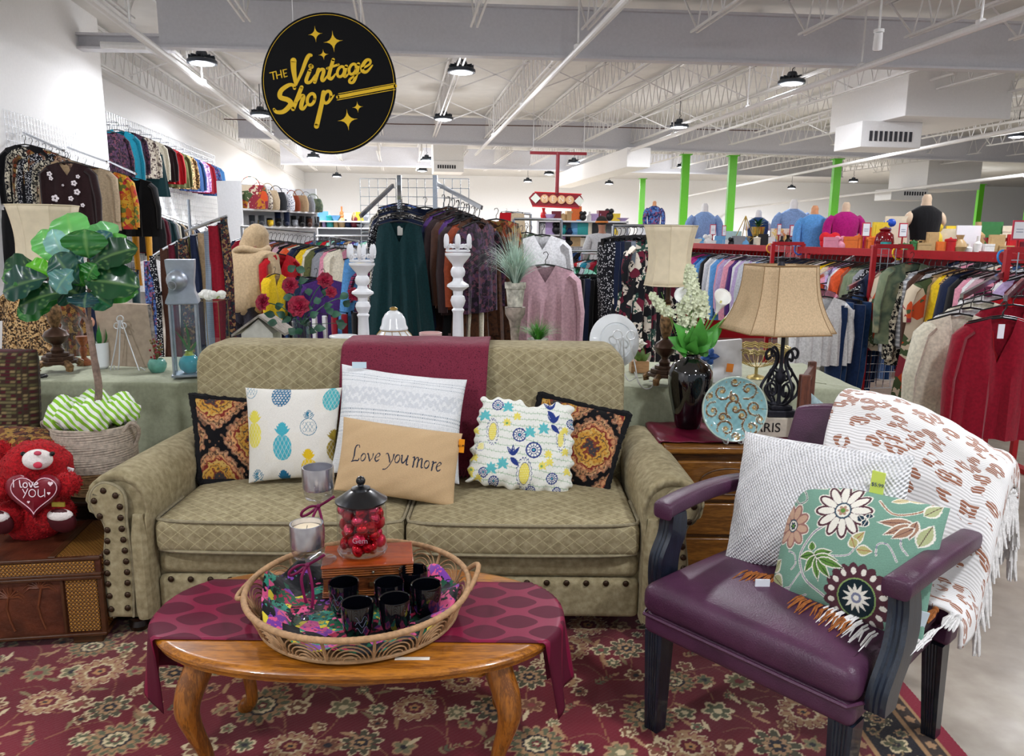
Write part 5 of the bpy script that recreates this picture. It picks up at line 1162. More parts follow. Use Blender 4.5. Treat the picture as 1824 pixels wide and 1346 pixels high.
for k in range(40): a=r.random()*6.28; q=p+Vector((math.cos(a)*.035*r.random(),math.sin(a)*.03*r.random(),.07+.09*r.random())); m.ball(q,.006,6,4,mi=k%2); m.tube([p+Vector((0,0,.06)),q],.0008,3,mi=0)
m.build('dried_sprigs',[plain('#7a6a3c',.8),plain('#8a1f2a',.7)],t)['kind']='stuff'
# ---- lantern
LM=plain('#aeb6c2',.38,.75,var=.1,sc=18); PANE=glass('#f6fbfd',.01,1.45)
p=PZ(322,676,TB); LY=p.y; X0,X1=PY(296,670,LY).x,PY(349,670,LY).x; zt=PY(320,541,LY).z; wl=X1-X0; lr=Matrix.Rotation(.32,3,'Z'); lc=Vector(((X0+X1)/2,LY+.08,TB))
t=thing('lantern','square silver metal lantern with glass sides and a ball on its hood','lantern',lc); hw_=wl*.40
def LQ(a,b,z): return lc+lr@Vector((a,b,0))+Vector((0,0,z-TB))
MB().obox(LQ(0,0,TB+.014),(hw_+.012,hw_+.012,.006),lr).build('base_plate',LM,t,bev=.002); MB().obox(LQ(0,0,zt),(hw_+.01,hw_+.01,.006),lr).build('top_plate',LM,t,bev=.002)
for a in(-1,1):
    for b in(-1,1): MB().bar(LQ(a*hw_,b*hw_,TB+.01),LQ(a*hw_,b*hw_,zt),.009,.009).build('post',LM,t); MB().ball(LQ(a*hw_,b*hw_,TB+.005),.006,8,6).build('foot',LM,t)
for a,b in ((0,-1),(0,1),(1,0),(-1,0)): MB().obox(LQ(a*hw_,b*hw_,(TB+zt)/2),(.0012 if a else hw_-.004,.0012 if b else hw_-.004,(zt-TB)/2-.01),lr).build('glass_pane',PANE,t,smooth=0)
zh=PY(320,463,LY).z; rows=[]
for z,s in ((zt,1.28),(zt+.012,1.26),(zt+.05,1.0),(zt+.09,.96),(zh-.03,1.1),(zh,1.12)): rows.append([LQ(a*hw_*s,b*hw_*s,z) for a,b in((-1,-1),(1,-1),(1,1),(-1,1))])
stack(rows,MB()).build('hood',LM,t,smooth=30); bc_=LQ(-hw_*.25,-hw_*1.3,(zt+zh)/2+.008); MB().ball(bc_,.047,24,16).build('ball_finial',LM,t)
MB().tube([bc_+Vector((-.004+.018*math.cos(k*PI/12),-.047-.004*math.sin(k*PI/12),-.022+.020*math.sin(k*PI/12))) for k in range(24)],.0022,6,closed=True).build('ring_handle',LM,t)
TURQ=plain('#3fb3c0',.12,var=.08,coat=.6); p=LQ(.01,-.0,TB+.021); t=thing('turquoise_vase','round turquoise vase with a lime neck and green shoots inside the lantern','vase',p)
MB().lathe(p,[(0,0),(.025,0),(.045,.02),(.05,.042),(.043,.066),(.025,.083)],28).build('vase_body',TURQ,t); MB().lathe(p,[(.025,.083),(.018,.09),(.016,.1),(.02,.105),(.013,.104),(.012,.09)],24).build('vase_neck',plain('#a8b83a',.3,var=.03),t)
for dx,dz in ((-.055,.20),(.05,.16),(-.01,.25)): leafmesh(MB(),p+Vector((0,0,.09)),p+Vector((dx,-.01,dz)),.014,up=(0,1,.2),bend=.12,n=8).build('shoot',GRN,t,smooth=60)
p=PZ(374,640,TB)+Vector((0,.12,0)); p.z=TB; z1=PY(370,536,p.y).z; x0,x1=PY(352,600,p.y).x,PY(392,600,p.y).x
t=thing('glass_case','clear glass case with thin brass edges right of the lantern','case',p); BRS=plain('#8f7d52',.35,.8,var=0); yy=(p.y,p.y+.14)
for a in (x0,x1):
    for b in yy: MB().bar((a,b,TB),(a,b,z1),.003,.003).build('edge',BRS,t)
for z in (TB+.002,z1):
    for a in (x0,x1): MB().bar((a,yy[0],z),(a,yy[1],z),.003,.003).build('edge',BRS,t)
    for b in yy: MB().bar((x0,b,z),(x1,b,z),.003,.003).build('edge',BRS,t)
MB().box(x0,x1,yy[0],yy[0]+.001,TB,z1).build('glass_pane',PANE,t,smooth=0); MB().box(x1-.001,x1,yy[0],yy[1],TB,z1).build('glass_pane',PANE,t,smooth=0); MB().box(x0,x1,yy[0],yy[1],TB,TB+.003).build('base_plate',BRS,t)
q=Vector(((x0+x1)/2,sum(yy)/2,z1+.002)); t=thing('white_blossom','bunch of white silk blossoms lying on the glass case','flowers',q); r=random.Random(2)
for k in range(9): c=q+Vector((r.uniform(-.05,.045),r.uniform(-.04,.04),r.uniform(.016,.045))); MB().ball(c,(.022,.022,.015),10,7,fn=lambda x,y,z:1+.25*math.cos(5*math.atan2(y,x))).build('bloom',plain('#f3f3ee',.7,var=.03),t)
leafmesh(MB(),q+Vector((.03,0,.005)),q+Vector((.075,-.02,.02)),.02).build('leaf',plain('#9ab04a',.5),t,smooth=60)
p=PZ(146,612,TB); p=Vector((PY(128,600,3.98).x,3.98,TB)); t=thing('glass_vase','clear glass vase behind the bronze lamp on the left table','vase',p)
MB().lathe(p,[(0,0),(.035,0),(.03,.02),(.05,.1),(.055,.16),(.04,.2),(.062,.25),(.058,.25)],24).build('vase_body',glass('#f2f8fc',.02),t)
p=Vector((PY(146,600,3.9).x,3.9,TB)); t=thing('wooden_candlestick','short orange brown wooden candlestick behind the bronze lamp','candle holder',p); MB().lathe(p,[(0,0),(.035,0),(.035,.02),(.012,.04),(.02,.08),(.012,.1),(.03,.14),(.03,.15),(0,.15)],18).build('turned_body',wood('#a05a32','#7c4020'),t)
p=PZ(66,674,TB); p.z=TB+.008; MBc=MB().tube(smooth_pts([p+Vector((.045*math.cos(k*.9)*(1+.1*math.sin(k*2)),.02*math.sin(k*.9),.004*(k%3))) for k in range(16)],4),.004,6); tag(MBc.build('power_cord',plain('#141416',.5,var=0),origin=p),'coiled black power cord on the left table beside the lamp','cord')
# ---- birdhouse
p=Vector((PY(459,602,3.72).x,3.72,TB)); Yb=3.72; t=thing('birdhouse','grey wooden birdhouse roof showing above the sofa back','birdhouse',p); f=lambda x,y,d=0:PY(x,y,Yb+d)
zt=f(460,566).z; xa,xb=f(430,600).x,f(486,600).x; m=MB(); ze=f(430,594).z; xm=f(460,570).x
m.prism([(xa,TB),(xb,TB),(xb,ze),(xm,zt-.006),(xa,ze)],lambda a,b:(a,Yb,b),(0,.14,0)); m.build('house_body',plain('#c9c6bd',.8,var=.06),t,smooth=0)
m=MB()
for (ax,ay),(bx_,by_),lab in (((412,600),(460,565),''),((460,565),(507,598),'')):
    A=f(ax,ay,-.02);B=f(bx_,by_,-.02); MB().add([A,B,B+Vector((0,.18,0)),A+Vector((0,.18,0)),A+Vector((0,0,.012)),B+Vector((0,0,.012)),B+Vector((0,.18,.012)),A+Vector((0,.18,.012))],[(0,3,2,1),(4,5,6,7),(0,1,5,4),(1,2,6,5),(2,3,7,6),(3,0,4,7)]).build('roof_board',plain('#a39a90',.8,var=.15,sc=40),t)
# ---- rose bouquet
ROSE=plain('#a01238',.55,var=.2,sc=50); RLEAF=plain('#2f5f48',.45,var=.25,sc=18); Yb=3.66
p=Vector((PY(538,600,Yb).x,Yb,TB)); t=thing('rose_bouquet','crimson silk roses with dark leaves in a clear vase behind the sofa','flowers',p)
MB().lathe(p,[(0,0),(.04,0),(.045,.02),(.042,.24),(.046,.265),(.042,.265),(.038,.02),(0,.01)],24).build('vase',glass('#eef6f8',.02),t)
def rose(c,r,t,nrm=(0,-1,.3),seed=0):
    m=MB(); rn=random.Random(seed); n_=Vector(nrm).normalized(); a0=n_.cross(Vector((0,0,1))).normalized(); b0=n_.cross(a0)
    for ring in range(5):
        rr=r*(.25+.19*ring); k=4+ring; 
        for i in range(k):
            a=2*PI*i/k+ring*.7+rn.uniform(-.2,.2); d=a0*math.cos(a)+b0*math.sin(a); tip=Vector(c)+d*rr+n_*(r*.55-ring*r*.14); bs=Vector(c)+d*rr*.25-n_*r*.2
            leafmesh(m,bs,tip,r*(.55+.10*ring),up=n_,bend=.3,n=4,fold=.35,shape=1.4)
    return m.build('rose_bloom',ROSE,t,smooth=60)
rs=[(468,538,15),(517,508,15),(532,545,19),(579,499,14),(590,520,10),(630,524,12)]
top=p+Vector((0,0,.25))
for i,(x,y,r) in enumerate(rs):
    c=PY(x,y,Yb+(.03 if i%2 else -.04)); MB().tube(smooth_pts([top,(top+c)/2+Vector((0,0,.03)),c],4),.0025,5).build('stem',RLEAF,t); rose(c,r/1365*3.8*1.05,t,seed=i,nrm=((x-530)*.008,-1,.3))
r=random.Random(9); L_=[(500,560),(485,575),(510,570),(545,575),(560,560),(550,520),(565,535),(585,545),(588,555),(540,500),(535,480),(520,478),(600,560),(610,580),(606,575),(618,540),(645,545),(570,585),(555,590),(520,590),(498,545),(480,560),(515,530),(580,520),(612,528),(533,590),(575,500),(548,548)]
for x,y in L_:
    c=PY(x,y,Yb+r.uniform(-.06,.06)); a=r.random()*6.28; d=Vector((math.cos(a)*.045,r.uniform(-.02,.02),math.sin(a)*.03)); leafmesh(MB(),c-d*.6,c+d*.6,.038,up=(r.uniform(-.4,.4),-1,.4),bend=.08).build('leaf',RLEAF,t,smooth=60); 
for a,b in ((0,10),(2,14),(7,17)): MB().tube([top,PY(*L_[b],Yb)],.0015,4).build('stem',RLEAF,t)
# ---- ginger jar etc.
def potted(px,py,name,label,cat,parts,Y=3.68): 
    p=Vector((PY(px,py,Y).x,Y,TB)); t=thing(name,label,cat,p); return p,t
p,t=potted(702,600,'ginger_jar','white ginger jar with gold vines and a domed lid above the maroon throw','jar',0)
MB().lathe(p,[(0,0),(.05,0),(.055,.02),(.09,.08),(.10,.14),(.093,.19),(.06,.225)],36).build('jar_body',PORC,t)
zb=PY(702,574,3.68).z-p.z; MB().lathe(p,[(.062,.22),(.068,.232),(.066,.24),(.06,.25),(.055,.28),(.04,.305),(.018,.32),(0,.322)],36).build('lid',PORC,t)
GLD=plain('#b39350',.3,.8,var=.05); MB().ball(p+Vector((0,0,.328)),(.02,.02,.01),12,6).build('knob',GLD,t); MB().tube([p+Vector((.063*math.cos(k*PI/18),.063*math.sin(k*PI/18),.226)) for k in range(36)],.003,6,closed=True).build('gold_band',GLD,t)
for k in range(12): a0=k*PI/6; MB().tube([p+Vector((rr*math.cos(a0+w_),rr*math.sin(a0+w_),z)) for rr,z,w_ in ((.066,.223,0),(.082,.205,.05),(.096,.18,-.06),(.1015,.14,.08),(.098,.11,-.03),(.09,.08,.05))],.0016,5).build('gold_vine',GLD,t)
p,t=potted(767,600,'pink_bowl','pale pink bowl rim peeking over the maroon throw','bowl',0); MB().lathe(p,[(0,0),(.03,0),(.05,.1),(.055,.215),(.05,.215),(.045,.1),(0,.02)],28).build('bowl_body',plain('#dcb8b4',.3,var=.02),t)
p,t=potted(612,600,'white_dish','white scalloped dish between the roses and the left white candlestick','dish',0); MB().lathe(p,[(0,0),(.03,0),(.03,.17),(.07,.19),(.068,.196),(0,.185)],28).build('dish_body',PORC,t); 
p=p+Vector((-.04,0,.2)); 
# white crown candlesticks
WPL=plain('#eceef2',.35,var=.02,coat=.2)
def candlestick(px,ytop,lab,Y=3.62):
    p=Vector((PY(px,600,Y).x,Y,TB)); t=thing('white_candlestick',lab,'candle holder',p,'white turned candlesticks behind the sofa'); H=PY(px,ytop,Y).z-p.z; K=H/.50
    h0=.70*H
    MB().lathe(p,[(0,0),(.06,0),(.06,.015),(.03,.03),(.026,.06),(.028,h0*.25),(.026,h0*.5),(.024,h0*.63),(.030,h0*.66),(.022,h0*.68),(.03,h0*.71),(.036,h0*.75),(.030,h0*.79),(.022,h0*.80),(.024,h0*.84),(.052,h0*.88),(.05,h0*.90),(.026,h0*.93),(.022,h0*.96),(.032,h0*.985),(.035,h0*1.02),(.03,h0*1.05),(.024,h0*1.065),(.028,h0*1.09),(.045,h0*1.13),(.06,h0*1.17),(.06,h0*1.19),(0,h0*1.19)],28).build('turned_column',WPL,t)
    zc=p.z+h0*1.19; cr=MB().tube([p+Vector((.052*math.cos(k*PI/16),.052*math.sin(k*PI/16),zc-p.z+.01)) for k in range(32)],.006,6,closed=True).build('crown_ring',WPL,t)
    for k in range(6):
        a=k*PI/3-.5; d=Vector((math.cos(a),math.sin(a),0)); s=Vector((-d.y,d.x,0)); b=p+d*.055; b.z=zc
        m=MB().ball(b+Vector((0,0,.055))+d*.006,(.011,.011,.034),10,8,fn=lambda x,y,z:1.0)
        for sg_ in(-1,1): m.tube(smooth_pts([b+Vector((0,0,.015)),b+s*sg_*.014+Vector((0,0,.035)),b+s*sg_*.026+Vector((0,0,.038)),b+s*sg_*.024+Vector((0,0,.026)),b+s*sg_*.016+Vector((0,0,.027))],3),.0045,6)
        m.build('fleur_finial',WPL,cr)
candlestick(648,426,'left white crown topped candlestick beside the green dress'); candlestick(816,404,'right white crown topped candlestick, the taller of the pair')
# grass pots
GPOT=plain('#c9c6b8',.8,var=.25,sc=40); STONE=plain('#a3958a',.7,var=.3,sc=30)
Yg=3.7; p=Vector((PY(917,600,Yg).x,Yg,TB)); t=thing('stone_pedestal','grey brown turned pedestal holding the pot of pale grass','candle holder',p)
zt=PY(917,546,Yg).z; H=zt-TB; MB().lathe(p,[(0,0),(.045,0),(.045,.02),(.022,.05),(.018,H*.5),(.024,H*.72),(.03,H*.8),(.048,H*.9),(.05,H-.002),(0,H-.002)],24).build('turned_column',STONE,t)
p2=Vector((p.x,Yg,zt)); t=thing('pale_grass_pot','whitewashed pot of pale blue green grass left of the pink blouse','potted plant',p2); hp_=PY(917,503,Yg).z-zt
MB().lathe(p2,[(0,0),(.036,0),(.045,hp_*.75),(.05,hp_*.76),(.052,hp_),(.045,hp_),(.04,hp_*.7),(0,hp_*.7)],28).build('pot',GPOT,t)
def grass(base,n,H,spread,mat,t,seed,w=.0045,nm='grass_blades'):
    r=random.Random(seed); m=MB()
    for i in range(n):
        a=r.random()*6.28; L=H*r.uniform(.5,1); sp=spread*r.random()**.7; d=Vector((math.cos(a),math.sin(a)*.8,0)); pts=[]
        for k in range(7): q=k/6; pts.append(base+d*(.01+sp*q**1.35)+Vector((0,0,L*(q*1.15-.85*(sp/spread)**1.2*q*q*q))))
        s=d.cross(Vector((0,0,1))); s=(s+Vector((.4,0,0))).normalized(); vs=[]
        for k,q in enumerate(pts): ww=w*(1-k/6.5)/2; vs+=[q-s*ww,q+s*ww]
        m.add(vs,[(2*k,2*k+1,2*k+3,2*k+2) for k in range(6)])
    o=m.build(nm,mat,t,smooth=180); o['kind']='stuff'
grass(p2+Vector((0,0,hp_*.9)),330,.29,.25,plain('#c2dacb',.6,var=.12),t,1,.0055)
Yg=3.62; p=Vector((PY(958,602,Yg).x,Yg,TB)); t=thing('green_grass_pot','small tuft of bright green grass above the sofa back','potted plant',p); MB().lathe(p,[(0,0),(.04,0),(.05,.2),(.045,.2),(.0,.18)],20).build('pot',GPOT,t)
grass(p+Vector((0,0,.19)),220,.12,.17,plain('#4f9a34',.5,var=.2),t,5,.004)
# white plate on easel
Yp=3.56; pc=PY(1097,607,Yp); t=thing('white_plate','large white plate on a scrolled wire stand at the right end of the sofa back','plate',(pc.x,Yp,TB)); Rp=Matrix.Rotation(PI/2+.18,3,'X')@Matrix.Rotation(-.38,3,'Y')
rp=.128; MB().lathe(pc,[(0,.006),(rp*.6,.006),(rp*.62,.0),(rp*.66,.0),(rp*.68,.006),(rp*.98,-.012),(rp,-.014),(rp*.98,-.018),(rp*.6,-.002),(0,-.002)],48,R=Matrix.Rotation(PI/2-.18,3,'X')@Matrix.Rotation(.30,3,'Y')).build('plate_body',PORC,t)
pY=Yp; t2=thing('plate_stand','white scrolled wire plate stand holding the white plate','easel',(pc.x,Yp-.05,TB))
wires(t2,[spi(1100,596,8,-.045),spi(1124,597,8,-.045),[(1102,604,-.045),(1105,620,-.05),(1095,640,-.05)],[(1120,604,-.045),(1126,625,-.055),(1132,655,-.07),(1137,680,-.09),(1148,692,-.10),(1160,690,-.1),(1163,680,-.1),(1156,678,-.1)],[(1110,600,-.045),(1111,640,-.03),(1111,665,-.03)],[(1112,665,-.03),(1120,678,-.05),(1132,672,-.06),(1130,662,-.05)]],r=.003,mat=plain('#e4e6e8',.3,.3,var=0),nm='stand_wire')
p=Vector((PY(1140,665,3.85).x,3.85,TB)); t=thing('small_planter','little wooden box planter with a white flower beside the cream lamp','potted plant',p)
MB().box(p.x-.05,p.x+.04,3.82,3.9,TB,TB+.06).build('wooden_box',wood('#b58a62','#96704a'),t,bev=.002); 
for k in range(6): a=k*1.05+.2; leafmesh(MB(),p+Vector((0,0,.055)),p+Vector((.05*math.cos(a),.02*math.sin(a),.10+.03*math.sin(k))),.028,up=(0,-1,.3)).build('leaf',plain('#54702c',.5,var=.2),t,smooth=60)
MB().ball(p+Vector((-.01,-.02,.15)),(.03,.02,.02),12,8,fn=lambda x,y,z:1+.3*math.cos(5*math.atan2(z,x))).build('bloom',plain('#f4f0e4',.6,var=.03),t)
# ================================================================ ROPE BASKET + FIDDLE LEAF
bp0=PZ(178,878,.405); bY=3.01; bc_=Vector((PY(178,870,bY).x,bY,.406))
t=thing('rope_basket','coiled rope basket with a tan lower band on the dark chest','basket',bc_); zt=PY(178,752,bY).z; Hb=zt-bc_.z
def coil(z0,z1,r0,r1,nm,mt):
    n=int((z1-z0)/.0085); m=MB()
    for i in range(n):
        f=(i+.5)/n; z=z0+(z1-z0)*f; r=r0+(r1-r0)*f; m.tube([(bc_.x+r*math.cos(a),bc_.y+r*math.sin(a),bc_.z+z+.002*math.sin(3*a+i)) for a in [2*PI*k/28 for k in range(28)]],.0055,5,closed=True)
    o=m.build(nm,mt,t,smooth=70); o['kind']='stuff'
coil(.0,.10,.120,.150,'tan_coils',plain('#a58258',.85,var=.2,sc=80)); coil(.10,Hb,.150,.152,'rope_coils',plain('#c2b4a4',.85,var=.15,sc=80))
MB().lathe(bc_,[(0,.004),(.115,.004),(.145,.10),(.147,Hb-.02),(0,Hb-.05)],28).build('basket_lining',plain('#8f8070',.9),t)
for sx in(-1,1): MB().tube(smooth_pts([bc_+Vector((sx*.145,-.05,Hb-.02)),bc_+Vector((sx*.175,-.05,Hb+.012)),bc_+Vector((sx*.19,-.02,Hb-.02)),bc_+Vector((sx*.17,0,Hb-.07)),bc_+Vector((sx*.152,.0,Hb-.1))],4),.008,8).build('handle',plain('#b8aa9a',.85,var=.15,sc=80),t)
def stripe_mat():
    mt,nt,b=nmat('lime_stripe'); setp(b,.7,0,spec=.2); co=coord(nt); wv=N(nt,'ShaderNodeTexWave',bands_direction='DIAGONAL'); wv.inputs['Scale'].default_value=17; wv.inputs['Distortion'].default_value=3.5; wv.inputs['Detail'].default_value=1; wv.inputs['Detail Scale'].default_value=.8; nt.links.new(co,wv.inputs['Vector'])
    nt.links.new(ramp(nt,wv.outputs[1],[(0,'#eef3ea'),(.5,'#eef3ea'),(.52,'#8cc43a'),(1,'#8cc43a')],'CONSTANT'),b.inputs[0]); return mt
m=MB(); sc_=bc_+Vector((.005,-.0,Hb+.015))
def st_(s,q):
    a=2*PI*s; v=2*PI*q; r=.105+.05*math.cos(v)*(1+.22*math.sin(5*a+1)+.16*math.sin(9*a+2*v)+.13*math.sin(17*a-3*v)); z=.028+.055*math.sin(v)*(1+.3*math.sin(4*a))+.012*math.sin(13*a+3*v)
    return (sc_.x+r*math.cos(a)*1.02,sc_.y+r*math.sin(a),sc_.z+z)
m.grid(st_,90,24,cu=True,cv=True); tag(m.build('striped_cloth',stripe_mat(),origin=sc_,smooth=180),'lime green and white striped cloth wrapped round the plant in the basket','cloth')
# fiddle leaf plant
def fl_mat():
    mt,nt,b=nmat('fiddle_leaf'); setp(b,.28,0,spec=.5,coat=.15); a=N(nt,'ShaderNodeAttribute',attribute_name='Col'); nt.links.new(a.outputs[0],b.inputs[0]); tl=N(nt,'ShaderNodeBsdfTranslucent'); nt.links.new(a.outputs[0],tl.inputs[0]); mx=N(nt,'ShaderNodeMixShader'); mx.inputs[0].default_value=.22; nt.links.new(b.outputs[0],mx.inputs[1]); nt.links.new(tl.outputs[0],mx.inputs[2]); nt.links.new(mx.outputs[0],nt.nodes['Material Output'].inputs[0]); return mt
FLM=fl_mat(); BARK=plain('#8a7468',.8,var=.2,sc=50,bs=.4,bsc=120)
pb=bc_+Vector((-.01,0,Hb-.03)); t=thing('fiddle_leaf_plant','tall fiddle leaf fig with broad glossy leaves standing in the rope basket','potted plant',pb)
Yf=bY; f=lambda x,y,d=0:PY(x,y,Yf+d)
MB().tube(smooth_pts([pb,f(176,700),f(168,640),f(160,590),f(158,570)],5),[.014]*10+[.0125]*11,10).build('trunk',BARK,t)
MB().tube(smooth_pts([f(159,575),f(159,540),f(159,500),f(158,460)],4),.007,8).build('branch',BARK,t); MB().tube(smooth_pts([f(158,578),f(140,552),f(118,535),f(95,505),f(80,490)],4),.007,8).build('branch',BARK,t)
def fleaf(b,tip,w,col,d0=0,d1=0,up=(0,-1,.35),bend=.1,seed=0):
    B=f(*b,d0); T=f(*tip,d1); d=T-B; L=d.length; d=d.normalized(); s=d.cross(Vector(up)).normalized(); nn=s.cross(d).normalized(); nu,nv=14,20; V=[];C=[]; c0=np.array(lin(col)[:3]); ve=np.array(lin('#a8cf7a')[:3]); w=w/1365*3.1*1.16
    if nn.y>0: nn=-nn
    for j in range(nv+1):
        q=j/nv; h=w/2*(math.sin(PI*q**1.25)**.62)*(1-.10*math.sin(PI*min(1,q*2)))*(.0+1) if 0<q<1 else .002
        for i in range(nu+1):
            k=i/nu*2-1; z=bend*L*(math.sin(PI*q)*1.0-.6*q*q)-(-.18*abs(k)*h)+.006*math.sin(q*24+seed)*abs(k)
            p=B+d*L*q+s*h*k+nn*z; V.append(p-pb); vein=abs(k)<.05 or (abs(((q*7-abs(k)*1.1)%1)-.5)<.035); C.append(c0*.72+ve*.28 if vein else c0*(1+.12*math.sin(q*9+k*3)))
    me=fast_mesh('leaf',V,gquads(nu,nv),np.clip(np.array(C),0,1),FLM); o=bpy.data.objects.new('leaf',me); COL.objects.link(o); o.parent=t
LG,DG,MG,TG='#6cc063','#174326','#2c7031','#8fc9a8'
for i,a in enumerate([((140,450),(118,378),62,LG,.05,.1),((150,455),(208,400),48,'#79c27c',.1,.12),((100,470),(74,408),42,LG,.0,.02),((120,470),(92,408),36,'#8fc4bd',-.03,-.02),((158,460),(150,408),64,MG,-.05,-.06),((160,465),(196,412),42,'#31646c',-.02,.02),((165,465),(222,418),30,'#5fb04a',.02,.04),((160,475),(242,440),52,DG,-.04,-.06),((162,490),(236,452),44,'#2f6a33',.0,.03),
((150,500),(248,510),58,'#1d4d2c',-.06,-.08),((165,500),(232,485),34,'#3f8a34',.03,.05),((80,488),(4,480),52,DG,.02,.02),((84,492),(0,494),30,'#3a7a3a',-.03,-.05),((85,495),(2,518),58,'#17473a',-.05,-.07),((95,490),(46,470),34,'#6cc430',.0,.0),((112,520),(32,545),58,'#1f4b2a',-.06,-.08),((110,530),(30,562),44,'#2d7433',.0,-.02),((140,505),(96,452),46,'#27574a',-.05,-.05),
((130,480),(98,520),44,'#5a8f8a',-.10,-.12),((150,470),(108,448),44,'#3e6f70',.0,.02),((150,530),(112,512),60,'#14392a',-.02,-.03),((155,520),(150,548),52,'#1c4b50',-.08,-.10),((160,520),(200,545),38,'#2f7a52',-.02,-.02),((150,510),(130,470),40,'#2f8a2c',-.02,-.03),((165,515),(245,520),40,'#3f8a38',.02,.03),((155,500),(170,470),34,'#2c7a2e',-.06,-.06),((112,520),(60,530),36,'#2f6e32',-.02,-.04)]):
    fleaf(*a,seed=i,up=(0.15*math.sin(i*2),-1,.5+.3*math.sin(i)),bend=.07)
# ================================================================ PURPLE ARMCHAIR
CO=Vector((.83,2.02,0)); CE=Vector((.67,-.742,0)).normalized(); CBk=Vector((.742,.67,0)).normalized()
def CQ(e,b,z): return CO+CE*e+CBk*b+Vector((0,0,z))
PUR=plain('#4e2a44',.38,var=.14,sc=9,bs=.25,bsc=240,spec=.5); NVY=wood('#1d2736','#121a26',.35,1,'Z',.3)
RC=Matrix((CE,CBk,Vector((0,0,1)))).transposed()
ac=thing('purple_armchair','purple leather armchair with dark navy fluted wooden legs and arms','armchair',(CO.x,CO.y,.012))
def soft(name,e0,e1,b0,b1,z0,z1,r,par,fn=None,mat=PUR):
    sv=MB(); o=rbx(name,e0,e1,b0,b1,z0,z1,mat,par,r,fn); rl=rootloc(par); me=o.data
    for v in me.vertices: p=v.co+rl; v.co=CQ(p.x,p.y,p.z)-rl
    me.update(); return o
def seatpuff(x,y,z,p):
    k=(1-x**4)*(1-y**4); s=1-.04*(y+1); return (p.x*s,p.y,p.z+(.028*k if z>0 else 0))
st=soft('seat',-.325,.300,-.325,.26,.385,.475,.035,ac,seatpuff)
soft('seat_rail',-.318,.292,-.315,.28,.325,.392,.02,ac,lambda x,y,z,p:(p.x*(1-.04*(y+1)),p.y,p.z))
pts=[CQ((e*.3135-.012)*(1-.04*(b+1)),-.02+b*.305,.388) for e,b in [(-1,.9),(-1.0,-.85),(-.94,-1.0),(.94,-1.0),(1.0,-.85),(1,.9)]]
MB().tube(pts,.0055,6).build('piping',PUR,st)
def fleg(e,b,z0,z1,w,name='leg',lean=(0,0)):
    m=MB(); rows=[]
    for i in range(6):
        f=i/5; s=w*(.72+.28*f)/2; q=[]
        ce,cb=e+lean[0]*(1-f),b+lean[1]*(1-f); z=z0+(z1-z0)*f
        prof=[(-1,-1)]+[(x,-1+.10*(j%2)) for j,x in enumerate((-.6,-.5,-.3,-.2,0,.1,.3,.4,.6))]+[(1,-1),(1,1),(-1,1)]
        rows.append([CQ(ce+a*s,cb+c*s,z) for a,c in prof])
    return stack(rows,m).build(name,NVY,ac,smooth=25)
fleg(-.285,-.275,.013,.33,.060); fleg(.262,-.275,.013,.33,.060)
fleg(-.27,.265,.013,.33,.055,'leg',(0,.05)); fleg(.27,.265,.013,.33,.055,'leg',(0,.05))
for s in(-1,1):
    P_=[CQ(s*.33-.006,-.215+(-.03 if s>0 else .02),.37 if s>0 else .40),CQ(s*.335-.006,-.215+(-.03 if s>0 else .02),.43),CQ(s*.335,-.20,.52),CQ(s*.33,-.175,.59),CQ(s*.325,-.18,.655)]
    sp=smooth_pts(P_,5); rows=[]
    for i,p in enumerate(sp):
        f=i/(len(sp)-1); w=.030+.012*math.sin(PI*f); d=.024
        rows.append([p+CBk*a*w+CE*c*d for a,c in ((-1,-1),(-1.04,-.5),(-.96,-.25),(-1.04,0),(-.96,.25),(-1.04,.5),(-1,1),(1,1),(1,-1))])
    stack(rows,MB()).build('arm_support',NVY,ac,smooth=30,fixn=True)
    P_=[CQ(s*.325,-.235,.665),CQ(s*.33,-.20,.672),CQ(s*.335,-.05,.678),CQ(s*.335,.12,.672),CQ(s*.325,.27,.655)]; sp=smooth_pts(P_,5); rows=[]
    for i,p in enumerate(sp):
        f=i/(len(sp)-1); w=.033-.004*f; k=1 if i else .8
        rows.append([p+CE*w*k*math.copysign(abs(math.cos(a))**.5,math.cos(a))+Vector((0,0,.024*k*math.copysign(abs(math.sin(a))**.5,math.sin(a)))) for a in [2*PI*j/16 for j in range(16)]])
    stack(rows,MB()).build('armrest',PUR,ac,smooth=60,fixn=True)
# curved back
def bz(e): return .925-.75*max(0,e-.0)**1.7-.35*max(0,-e-.18)**1.4
m=MB(); nu=18; rows=[]
def bkrow(t): # t 0 bottom .. 1 top
    r=[]
    for i in range(nu+1):
        e=-.31+.62*i/nu; z=.335+(bz(e)-.335)*t; r.append((e*(1-(.20*t if e<0 else 0)),.235+.115*t-.05*(1-(e/.31)**2)*-.6,z))
    return r
out=[]
for t in (0,.15,.3,.45,.6,.75,.88,.96,1.0): out.append([CQ(e,b,z) for e,b,z in bkrow(t)])
back=[]
for t in (1.0,.97,.8,.6,.4,.2,0): back.append([CQ(e,b+.075*(1 if t<1 else .7),z) for e,b,z in bkrow(t)])
allr=out+back; n=nu+1; vs=[p for r in allr for p in r]; K=len(allr); fs=[(j*n+i,j*n+i+1,((j+1)%K)*n+i+1,((j+1)%K)*n+i) for j in range(K) for i in range(nu)]
fs+= [tuple(j*n for j in range(K)),tuple(j*n+nu for j in range(K))[::-1]]; m.add(vs,fs); m.build('backrest',PUR,ac,smooth=60,bev=.02,seg=3,fixn=True)
